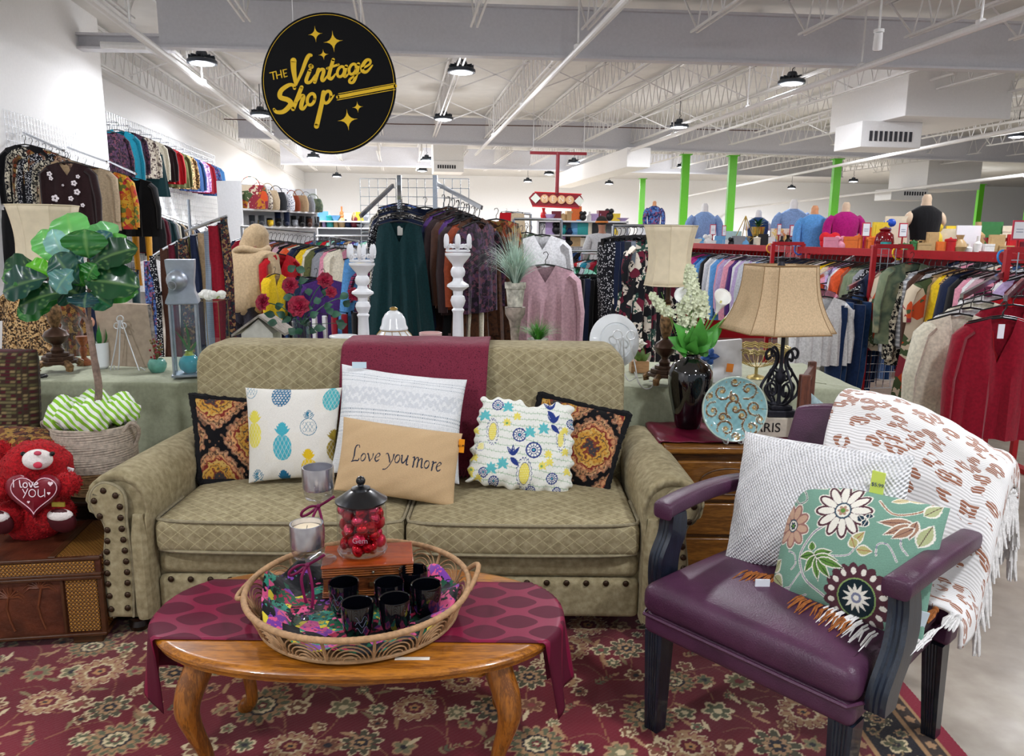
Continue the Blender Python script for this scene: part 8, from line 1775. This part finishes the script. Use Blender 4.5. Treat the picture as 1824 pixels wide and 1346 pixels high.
faceout((1800,485),4.9,(1712,535),4.15,['white','striped maroon','white','cream','white','cream'],'cardigan','on the near arm at right',170,.1,.88)
garment('longdress','white',PY(1725,600,4.2),.15,'',lab='long white lace dress under the cream cardigan',sc=.55)
garment('cardigan','cream',PY(1712,533,4.1),.1,'',lab='long cream cardigan with a purple tag on the near arm at right',sc=.92,seed=0)
faceout((1822,505),4.5,(1790,538),3.85,['red','crimson','red'],'cardigan','at the right edge beside the cream cardigan',180,-.15,.86)
garment('cardigan','crimson',PY(1788,540,3.8),-.1,'',lab='fuzzy crimson cardigan at the right edge of the picture',sc=.86,seed=1)
for x,y,Y,c in ((1722,588,4.02,'#8a4ab8'),(1783,590,3.72,'#e8e4ee'),(1518,560,5.62,'#efeff2'),(1516,585,5.62,'#7a5ac0')):
    p=PY(x,y,Y); tag(MB().obox(p,(.015,.002,.035)).build('price_tag',plain(c,.6,var=0),origin=p),{1722:'purple price tag on the cream cardigan',1783:'white price tag on the fuzzy crimson cardigan',1518:'white price tag on the front jeans',1516:'violet price tag below the white one on the front jeans'}[x],'tag')
for x,y,c_,lab in ((1601,447,'#f2c81e','yellow plastic size ring on the red rail'),(1790,462,'#2a8ad8','blue plastic size ring at the right red frame'),(1424,440,'#3a6ac8','blue plastic size ring left of the tan lamp rail end'),(1372,437,'#e0a030','orange plastic size ring on the first red frame')):
    bi=min((abs(proj_x(RA.lerp(RB,k/200))-x),k) for k in range(201))[1]; p=RA.lerp(RB,bi/200); tag(MB().tube([p+V_*(.012*math.sin(k*.4))+U_*(.046*math.cos(k*.4))+Vector((0,0,.046*math.sin(k*.4))) for k in range(16)],.007,6,closed=True).build('size_ring',plain(c_,.4,var=0),origin=p),lab,'ring')
# ================================================================ PEOPLE
SKIN=plain('#8a5a42',.5,var=.05); 
def skin(name,joints,edges,mat,par,sub=2):
    rl=rootloc(par); me=bpy.data.meshes.new(name); me.from_pydata([tuple(Vector(p)-rl) for p,_ in joints],edges,[]); me.materials.append(mat); o=bpy.data.objects.new(name,me); COL.objects.link(o); o.parent=par
    md=o.modifiers.new('k','SKIN'); md.use_smooth_shade=True
    for i,(_,r) in enumerate(joints): me.skin_vertices[0].data[i].radius=(r,r) if not isinstance(r,tuple) else r
    me.skin_vertices[0].data[0].use_root=True; o.modifiers.new('s','SUBSURF').levels=sub; o.modifiers['s'].render_levels=sub; return o
def person(base,lab,jacket,trous,rz=0,lean=.12,hood=None,H=1.65,hat=None,shoe='#1a1a1e',arm=1):
    t=thing('person',lab,'person',base); b=Vector(base); R=Matrix.Rotation(rz,3,'Z'); k=H/1.7
    def q(x,y,z): return b+R@Vector((x*k,y*k+lean*max(0,z-.9)*1.0,z*k))
    J=[(q(0,0,.95),.13),(q(0,0,1.12),.125),(q(0,.0,1.32),.14),(q(0,0,1.43),.08),(q(0,0,1.50),.055),(q(0,.01,1.60),.085),(q(0,.01,1.68),.06)]
    E_=[(0,1),(1,2),(2,3),(3,4),(4,5),(5,6)]
    for s in(-1,1):
        n=len(J); J+= [(q(s*.10,0,.88),.09),(q(s*.10,.01,.50),.062),(q(s*.10,-.01,.10),.045),(q(s*.10,.08,.05),.04)]; E_+=[(0,n),(n,n+1),(n+1,n+2),(n+2,n+3)]
        n=len(J); J+= [(q(s*.19,0,1.38),.06),(q(s*.25,.05,1.12),.045),(q(s*.22,.28,1.05),.034),(q(s*.20,.36,1.06),.03)]; E_+=[(2,n),(n,n+1),(n+1,n+2),(n+2,n+3)]
    body=skin('body',J,E_,SKIN,t,1)
    skin('trousers',[(q(0,0,.96),.15),(q(-.10,0,.85),.115),(q(-.105,.0,.5),.095),(q(-.105,0,.12),.082),(q(.10,0,.85),.115),(q(.105,0,.5),.095),(q(.105,0,.12),.082)],[(0,1),(1,2),(2,3),(0,4),(4,5),(5,6)],trous,body,2)
    JJ=[(q(0,0,.74),(.26,.21)),(q(0,0,1.0),(.25,.19)),(q(0,0,1.25),(.235,.17)),(q(0,0,1.40),(.15,.12)),(q(0,0,1.47),.10)]; EE=[(0,1),(1,2),(2,3),(3,4)]
    for s in(-1,1): n=len(JJ); JJ+= [(q(s*.21,0,1.36),.095),(q(s*.29,.03,1.12),.08),(q(s*.26,.20,1.02),.06)]; EE+=[(3,n),(n,n+1),(n+1,n+2)]
    jk=skin('jacket',JJ,EE,jacket,body,2)
    if hood:
        hc=q(-.02,.03,1.555); MB().ball(hc,(.125*k,.15*k,.165*k),26,20,R=R@Matrix.Rotation(.25,3,'Y'),fn=lambda x,y,z:(1+.03*math.sin(9*z+4*x)+.02*math.sin(17*z))*(1+.7*max(0,-z-.1))).build('hood',jacket,jk,smooth=180)
        MB().tube([q(.17*math.cos(a),.13*math.sin(a)-.03,1.455+.015*math.sin(3*a)) for a in [j*PI/10 for j in range(20)]],.035*k,8,closed=True).build('hood_roll',jacket,jk,smooth=180)
    if hat:
        hc=q(0,.01,1.66); MB().ball(hc,(.10,.11,.09),16,10).build('beanie',plain(hat[0],.9),body); MB().tube([hc+Vector((.098*math.cos(a*.4),.105*math.sin(a*.4),-.015)) for a in range(16)],.018,6,closed=True).build('beanie_band',plain(hat[1],.9),body)
    for s in(-1,1): MB().ball(q(s*.10,.06,.045),(.05,.13,.045),12,8,R=R).build('shoe',plain(shoe,.5),body)
    return t
p=PY(440,600,6.9); person((p.x,6.9,0),'shopper seen from behind in a beige hooded jacket and dark trousers beside the scarf rack',cloth('#bfa683',.85,.08,1.0),cloth('#3c3a46'),rz=-.35,hood=True,H=1.50,lean=.28)
p=PY(1074,430,13.5); person((p.x,13.5,0),'distant shopper in a grey hoodie and a black and orange beanie near the far shelves',cloth('#a8a8aa'),cloth('#2c3040'),rz=.2,hat=('#26221f','#c97a3a'),H=1.72)
garment('jacket','yellow',PY(489,476,6.8),1.25,'',lab='yellow jacket held beside the beige shopper',sc=.66); garment('jacket','red',PY(496,438,7.0),1.0,'',lab='red jacket behind the beige shopper',sc=.85)
# ================================================================ SHELVES AND DISPLAYS
WS=plain('#dcdde0',.5,var=.02)
def shelfunit(name,lab,a,b,depth,zs,mat=WS,back=True,z1=None,base=True):
    a,b=Vector(a),Vector(b); d=(b-a).normalized(); n=Vector((-d.y,d.x,0)); t=thing(name,lab,'shelf',((a.x+b.x)/2,(a.y+b.y)/2,0)); z1=z1 or max(zs)
    for z in zs: MB().hexa([Vector((p.x,p.y,zz))+n*k for zz in (z-.03,z) for p,k in((a,0),(b,0),(b,depth),(a,depth))]).build('shelf_board',mat,t,bev=.003)
    if back: MB().hexa([Vector((p.x,p.y,zz))+n*k for zz in (0,z1) for p,k in((a,depth),(b,depth),(b,depth+.03),(a,depth+.03))]).build('back_panel',mat,t)
    for p in (a,b): MB().hexa([Vector((p.x,p.y,zz))+n*k+d*j for zz in(0,z1) for j,k in((-.02,0),(.02,0),(.02,depth),(-.02,depth))]).build('side_panel',mat,t)
    return t
# bag shelf at the left rear
z1=PY(430,370,13).z; z2=PY(500,402,13).z; sa=PY(431,366,13.2); sb=PY(564,366,15.5); shelfunit('bag_shelf','white wall shelf holding handbags above a row of shoes',sa,sb,.45,[z1,z2],z1=z1+.45)
def at_(t_,z): p=sa.lerp(sb,t_); return Vector((p.x,p.y+.2,z))
def bag(p,w,h,mat,lab,d=.14,kind='handbag',rz=.1):
    t=thing(kind,lab,'bag',p,'handbags on the rear shelf',rz); m=MB(); rows=[]
    for z,s in ((0,.95),(.03,1.0),(h*.5,1.05),(h*.85,.9),(h,.78)): rows.append([(w/2*s*math.copysign(abs(math.cos(a))**.5,math.cos(a)),d/2*s*math.copysign(abs(math.sin(a))**.5,math.sin(a)),z) for a in [k*PI/8 for k in range(16)]])
    stack(rows,m); me=m.mesh('bag_body',mat,50); link('bag_body',me,(0,0,0),parent=t)
    me=MB().tube([(w*.3*math.cos(PI*k/10),-d*.3,h*.9+h*.45*math.sin(PI*k/10)) for k in range(11)],.008,6).mesh('handle',mat); link('handle',me,(0,0,0),parent=t)
for i,(c,w,h,l) in enumerate((('patchwork',.55,.40,'brown patchwork tote, leftmost bag on the rear shelf'),('cream floral',.42,.34,'cream printed bag second from left on the rear shelf'),('beige',.38,.34,'beige rounded bag near the middle of the rear shelf'),('charcoal',.36,.32,'charcoal tote in the middle of the rear shelf'),('dotted white',.36,.30,'white tote with blue print on the rear shelf'),('rust',.30,.28,'rust bag behind the white tote'),('tan',.34,.30,'tan bag right of the rust one'),('grey',.32,.28,'grey bag near the right end of the rear shelf'),('camouflage knit',.36,.26,'olive bag at the right end of the rear shelf'))):
    bag(at_(.07+i*.105,z1),w,h,MT[c],l)
for i,(c,h,l) in enumerate((('charcoal',.18,'dark hiking boots, leftmost on the shoe shelf'),('yellow',.10,'neon yellow shoes on the shoe shelf'),('black',.14,'black shoes right of the neon pair'),('navy',.26,'navy boots in the middle of the shoe shelf'),('grey',.12,'grey shoes right of the navy boots'),('black',.20,'black boots right of the grey shoes'),('brown',.16,'brown shoes right of the black boots'),('charcoal',.20,'charcoal boots at the right end of the shoe shelf'))):
    p=at_(.12+i*.11,z2); m=MB()
    for s in(-1,1): m.ball((s*.08,0,.04),(.05,.13,.045),10,7); m.tube([(s*.08,.06,.03),(s*.08,.07,h)],[.05,.055],8)
    o=link('shoes',m.mesh('shoes',MT[c]),p,.3); tag(o,l,'shoes','shoes on the rear shelf')
# white gridded shelves at the far back left with clutter
def clutter(a,b,z,n,seed,where,sc=1.0,grp=None,pal=None):
    r=random.Random(seed); a,b=Vector(a),Vector(b); names=['red','white','sky blue','yellow','orange','pink','grey','black','green','teal','tan','maroon','lilac','cream','navy']
    kinds=['box','vase','bowl','ball','bottle','frame','jar']
    for i in range(n):
        c=(pal or names)[r.randrange(len(pal or names))]; k=kinds[r.randrange(len(kinds))]; p=a.lerp(b,(i+.5)/n); p.z=z; h=r.uniform(.10,.22)*sc; w=r.uniform(.06,.10)*sc; m=MB(); col=plain({'red':'#c01820','white':'#ecebe8','sky blue':'#6aa8d8','yellow':'#e6c83a','orange':'#e0702a','pink':'#dc8aa0','grey':'#8c8f94','black':'#17171a','green':'#3a7a44','teal':'#2a9a98','tan':'#c0a070','maroon':'#701828','lilac':'#b8a0cc','cream':'#e6dcc4','navy':'#1c2c50'}[c],.4,var=.04)
        if k=='box': m.box(-w,w,-w*.6,w*.6,0,h); m.box(-w*1.03,w*1.03,-w*.63,w*.63,h*.8,h*1.02)
        elif k=='vase': m.lathe((0,0,0),[(0,0),(w*.5,0),(w*.9,h*.4),(w*.75,h*.65),(w*.35,h*.85),(w*.5,h*1.1),(w*.4,h*1.1),(0,h*.85)],16)
        elif k=='bowl': m.lathe((0,0,0),[(0,0),(w*.6,0),(w*.55,.01),(w*1.2,h*.5),(w*1.15,h*.5),(0,.02)],18)
        elif k=='ball': m.ball((0,0,w*.9),(w*.9,w*.8,w*.9),12,8); m.ball((w*.4,0,w*1.9),w*.5,8,6); m.ball((-w*.4,0,w*1.9),w*.5,8,6)
        elif k=='bottle': m.lathe((0,0,0),[(0,0),(w*.5,0),(w*.5,h*.7),(w*.2,h*.85),(w*.2,h*1.2),(0,h*1.2)],14)
        elif k=='frame': m.box(-w,w,-.01,.01,0,h*1.3); m.box(-w*.8,w*.8,-.014,-.01,h*.13,h*1.17)
        else: m.lathe((0,0,0),[(0,0),(w*.7,0),(w*.7,h*.8),(w*.75,h*.82),(w*.75,h*.95),(w*.2,h),(0,h*1.1)],16)
        o=link({'ball':'plush_toy','frame':'picture_frame','box':'gift_box'}.get(k,k),m.mesh(k,col),p,r.uniform(-.4,.4)); word={'ball':'plush toy','frame':'picture frame','box':'box'}.get(k,k); l=f'{c} {word} {where}'; 
        pv=LAB.get(l,0); LAB[l]=pv+1
        if pv: l+=[', second from the left',', third from the left',', near the right end',', rightmost'][min(3,pv-1)]
        tag(o,l,word.split()[-1],grp or ('things '+where))
zz=[PY(1040,y,15).z for y in (393,418,440)]; shelfunit('rear_shelf','white rear shelves of toys and housewares under the red hanging sign',PY(958,400,15),PY(1118,400,15),.5,zz,z1=zz[0])
for i,z in enumerate(zz): clutter(PY(962,400,15.2),PY(1114,400,15.2),z,13,200+i,'on the '+('top','middle','bottom')[i]+' rear shelf',1.15)
zz=[PY(600,y,17).z for y in (393,405,418,430)]; shelfunit('rear_shelf','white slatted rear shelves left of the centre rack',PY(545,400,17),PY(662,400,17),.5,zz,z1=zz[0])
for i,z in enumerate(zz[:2]): clutter(PY(550,400,17.2),PY(658,400,17.2),z,10,210+i,'on the rear left shelf, '+('upper','lower')[i]+' board',1.2)
# a distant field of racks between the far shelves and the green columns
for j,(x0,x1,y,Y,sd) in enumerate(((560,700,420,14,1),(860,960,430,12,2),(990,1110,440,14,3),(1110,1240,432,15,4),(1200,1420,428,17,5),(1420,1824,430,14,6),(600,660,450,11,7),(1240,1420,452,12.5,8))):
    r=random.Random(sd); cs=list(MT); n=int((x1-x0)/9); a=PY(x0,y,Y);b=PY(x1,y,Y); w_=('left of the centre rack','behind the tapestry vest','under the rear toy shelf','behind the cream lamp','among the green columns','behind the right displays','low left of the centre rack','behind the tan lamp')[j]
    rail(a,b,'distant chrome rail '+w_); row(a,b,[cs[r.randrange(32)] for _ in range(n)],'shirt',.6,'on the distant rail '+w_,.2,1.0,300+j*20)
# display shelves behind the red rail
za=PY(1320,441,10.6).z; shelfunit('display_shelf','long low display shelf behind the first red rail section',PY(1228,441,10.4),PY(1462,441,10.4),.6,[za,za-.5],REDM)
zb=PY(1640,450,8.0).z; shelfunit('display_shelf','long display shelf behind the right red rail with mannequins on top',PY(1440,450,7.9),PY(1850,450,7.9),.6,[zb,zb-.5],REDM)
MAN=plain('#d9bfa3',.5,var=.03); MANW=plain('#e8e6e4',.5,var=.02)
def bust(px,ytop,Y,zb_,col,lab,skinm=MAN,slv=True,one=False,w=1.0):
    p=PY(px,ytop,Y+.25); H=p.z-zb_; b=Vector((p.x,Y+.25,zb_)); t=thing('mannequin_bust',lab,'mannequin',b); k=H/.62
    rows=[]
    for z,wx,wy in ((0,.15,.10),(.12,.155,.10),(.25,.17,.11),(.36,.185,.11),(.43,.175,.095),(.475,.11,.07),(.50,.06,.055)): rows.append([(b.x+wx*k*w*math.cos(a),b.y+wy*k*math.sin(a),b.z+z*k) for a in [i*PI/10 for i in range(20)]])
    stack(rows,MB()).build('garment',MT[col],t,smooth=80)
    MB().tube([b+Vector((0,0,.46*k)),b+Vector((0,0,.54*k)),b+Vector((0,-.005*k,.58*k)),b+Vector((0,-.005*k,.62*k))],[.062*k,.048*k,.05*k,.03*k],14).build('neck',skinm,t)
    for s in(-1,1):
        if slv: MB().tube(smooth_pts([b+Vector((s*.15*k,0,.42*k)),b+Vector((s*.215*k,0,.34*k)),b+Vector((s*.235*k,-.02*k,.16*k)),b+Vector((s*.22*k,-.04*k,.02*k))],3),.055*k,10).build('sleeve',MT[col],t,smooth=80)
        else: MB().ball(b+Vector((s*.175*k,-.0,.36*k)),(.05*k,.055*k,.085*k),14,10,R=Matrix.Rotation(-s*.35,3,'Y')).build('shoulder_cap',skinm,t)
    return t
zc=PY(1160,402,8.2).z
rail(PY(1118,402,8.3),PY(1210,402,8.3),'chrome rail below the floral shirt mannequin')
bust(1166,358,8.2,zc,'blue floral','tan mannequin bust in a blue floral shirt above the patterned trousers',plain('#d99a6c',.5))
pbs=tag(MB().box(PY(1145,402,8.2).x,PY(1190,402,8.2).x,8.3,8.6,0,zc).build('display_plinth',WS,origin=(PY(1166,402,8.2).x,8.45,0)),'white plinth under the floral shirt mannequin','plinth')
bust(1256,362,10.5,za,'light denim','mannequin bust in a pale denim jacket near the second green column',MANW,w=.9)
bust(1352,374,10.8,za,'denim','mannequin bust in a dark denim dress behind the gold planter',MANW,False)
bust(1415,355,10.5,za,'light denim','mannequin bust in a pale blue hooded jacket',MANW); bust(1452,366,8.4,zb,'sky blue','tan mannequin bust in a light blue top with a tan bag strap',plain('#d99a6c',.5),w=1.05)
bust(1508,360,8.2,zb,'magenta','cream mannequin bust in a plum purple sweater right of the tall green column',MAN); bust(1652,346,7.9,zb,'black','cream mannequin bust in a black sleeveless top',MAN,False)
def sign(x,y,Y,w,h,zbase,lab,word='SALE',slots=1):
    p=PY(x,y,Y); t=thing('sign_holder',lab,'sign',(p.x,Y,zbase)); MB().box(p.x-w/2,p.x+w/2,Y,Y+.008,p.z-h/2,p.z+h/2).build('red_frame',plain('#c03048',.5,var=0),t,smooth=0); MB().box(p.x-w*.4,p.x+w*.4,Y-.003,Y,p.z-h*.42,p.z+h*.42).build('card',plain('#f0f1f6',.6,var=0),t,smooth=0)
    MB().tube([(p.x,Y+.004,p.z-h/2),(p.x,Y+.004,zbase)],.008,6).build('stem',REDM,t); 
    for j in range(2): MB().box(p.x-w*.25,p.x+w*.25,Y-.005,Y-.003,p.z-h*.1+j*h*.14,p.z-h*.07+j*h*.14).build('printed_line',plain('#8a8fa8',.6,var=0),t,smooth=0)
for x,y,Y,w,h,z,l in ((1270,409,10.2,.07*1.1,.14,za,'small red framed card left of the lamp finial'),(1290,411,10.2,.05,.14,za,'narrow tilted red framed card right of the first one'),(1388,409,10.2,.05,.15,za,'narrow red framed card beside the white printed picture'),(1414,411,10.2,.11,.15,za,'wide red framed card before the pale blue hoodie'),(1543,409,7.7,.08,.14,zb,'red framed card right of the plum sweater mannequin'),(1609,410,7.7,.085,.14,zb,'tilted red framed card left of the black top mannequin'),(1816,410,5.6,.10,.14,1.32,'large red framed card at the right edge')): sign(x,y,Y,w,h,z,l)
# named display pieces
def disp(name,lab,cat,x,Y,z,fn,mats,parts=None):
    p=PY(x,440,Y+.2); b=Vector((p.x,Y+.2,z)); m=MB(); fn(m,b); o=m.build(name,mats,origin=b,smooth=45); return tag(o,lab,cat)
GOLD2=plain('#d8b860',.25,.9,var=.03)
t=thing('gold_planter','gold planter with a dark green fern on a black box','potted plant',(PY(1357,440,10.3).x,10.5,za)); b=Vector(t.location); MB().box(b.x-.13,b.x+.13,b.y-.1,b.y+.1,za,za+.16).build('black_box',plain('#141416',.4,var=0),t,bev=.004); MB().lathe(b+Vector((0,0,.16)),[(0,0),(.07,0),(.09,.12),(.08,.12),(0,.1)],20).build('pot',GOLD2,t)
for k in range(14): a=k*.45; leafmesh(MB(),b+Vector((0,0,.27)),b+Vector((.17*math.cos(a),.1*math.sin(a),.30+.05*(k%3))),.05,bend=.2).build('fern_leaf',plain('#1f5a34',.5,var=.2),t,smooth=60)
p=Vector((PY(1329,440,10.3).x,10.4,za)); t=thing('terrarium','gold geometric terrarium left of the gold planter','ornament',p); pk=[p+Vector((0,0,.42)),p+Vector((-.12,0,.14)),p+Vector((.12,0,.14)),p+Vector((0,-.1,.14)),p+Vector((0,.1,.14)),p]
for a,b_ in ((0,1),(0,2),(0,3),(0,4),(1,3),(3,2),(2,4),(4,1),(5,1),(5,2),(5,3),(5,4)): MB().tube([pk[a],pk[b_]],.006,5).build('frame_rod',GOLD2,t)
disp('red_vase','tall bright red vase left of the white glass vase','vase',1420,10.1,za,lambda m,b:m.lathe(b,[(0,0),(.05,0),(.045,.1),(.06,.26),(.05,.26),(0,.2)],18),plain('#c0121e',.2,var=.02))
disp('white_vase','white frosted hourglass vase right of the red vase','vase',1432,10.15,za,lambda m,b:m.lathe(b,[(0,0),(.06,0),(.085,.1),(.04,.24),(.05,.34),(.06,.36),(.05,.36),(0,.3)],20),plain('#e0e4e8',.2,var=.02))
disp('red_heart_plush','round red plush heart beside the plum sweater','toy',1477,7.9,zb,lambda m,b:(m.ball(b+Vector((0,0,.09)),(.1,.07,.09),14,10),m.ball(b+Vector((-.05,0,.14)),(.06,.05,.06),12,8),m.ball(b+Vector((.05,0,.14)),(.06,.05,.06),12,8)),plain('#d01424',.8,var=.05))
disp('maroon_jar','glossy dark red jar with a black lid right of the plum mannequin','jar',1574,7.7,zb,lambda m,b:m.lathe(b,[(0,0),(.07,0),(.095,.1),(.08,.18),(.045,.21),(.06,.23),(0,.26)],22),plain('#6e0814',.12,var=.02,coat=.5))
disp('red_canister','red metal canister right of the black top mannequin','canister',1702,7.7,zb,lambda m,b:m.lathe(b,[(0,0),(.055,0),(.06,.13),(.062,.145),(.05,.145),(0,.13)],18),plain('#b01018',.3,var=.02))
disp('white_print','white canvas print with a pink heart right of the red canister','picture',1722,7.8,zb,lambda m,b:m.box(b.x-.12,b.x+.13,b.y,b.y+.02,b.z,b.z+.28),plain('#eff0f4',.6,var=.01))
disp('red_bowl','red glass bowl standing on a tan tray at the right display','bowl',1772,7.7,zb,lambda m,b:m.lathe(b,[(0,.0),(.04,.0),(.03,.05),(.06,.08),(.12,.16),(.11,.16),(0,.09)],20),plain('#b80f14',.15,var=.02,coat=.5))
disp('leopard_purse','leopard print purse at the feet of the black top mannequin','bag',1647,7.6,zb,lambda m,b:m.box(b.x-.13,b.x+.11,b.y-.04,b.y+.05,b.z,b.z+.13),MT['leopard print'])
disp('teal_box','teal box behind the red canister','box',1690,8.0,zb,lambda m,b:m.box(b.x-.06,b.x+.06,b.y-.04,b.y+.04,b.z,b.z+.19),plain('#4fc0ae',.5))
disp('blue_helmet','blue toy helmet left of the tilted red card','toy',1582,8.0,zb,lambda m,b:(m.ball(b+Vector((0,0,.30)),(.07,.07,.06),14,10),m.box(b.x-.06,b.x+.06,b.y-.05,b.y+.05,b.z,b.z+.25)),plain('#1a4fc0',.4))
disp('printed_picture','cream picture with yellow and orange flowers right of the gold planter','picture',1385,10.2,za,lambda m,b:m.box(b.x-.10,b.x+.16,b.y,b.y+.03,b.z,b.z+.26),P_r(('#efe9dc','#efe9dc','#f0d890','#e6a878'),14,'v'))
disp('blue_picture','pale aqua picture left of the gold terrarium','picture',1306,10.3,za,lambda m,b:m.box(b.x-.13,b.x+.1,b.y,b.y+.03,b.z,b.z+.22),plain('#b8dce0',.6))
clutter(PY(1232,440,10.15),PY(1430,440,10.15),za,18,401,'on the left display shelf',.75,pal=['white','red','grey','cream','black','white','sky blue'])
clutter(PY(1470,450,7.75),PY(1830,450,7.75),zb,22,402,'on the right display shelf',.8,pal=['red','white','orange','green','maroon','tan','white','pink','red','teal'])
clutter(PY(1540,450,8.15),PY(1830,450,8.15),zb,14,403,'at the back of the right display shelf',1.5,pal=['white','orange','tan','cream','green','yellow'])
tag(MB().lathe(PY(1680,385,8.3),[(0,0),(.1,.02),(.12,.1),(.06,.2),(0,.22)],12).build('straw_hat',plain('#d8a85a',.8,var=.1),origin=PY(1680,385,8.3)),'straw hat shape behind the black top mannequin','hat') if 0 else None
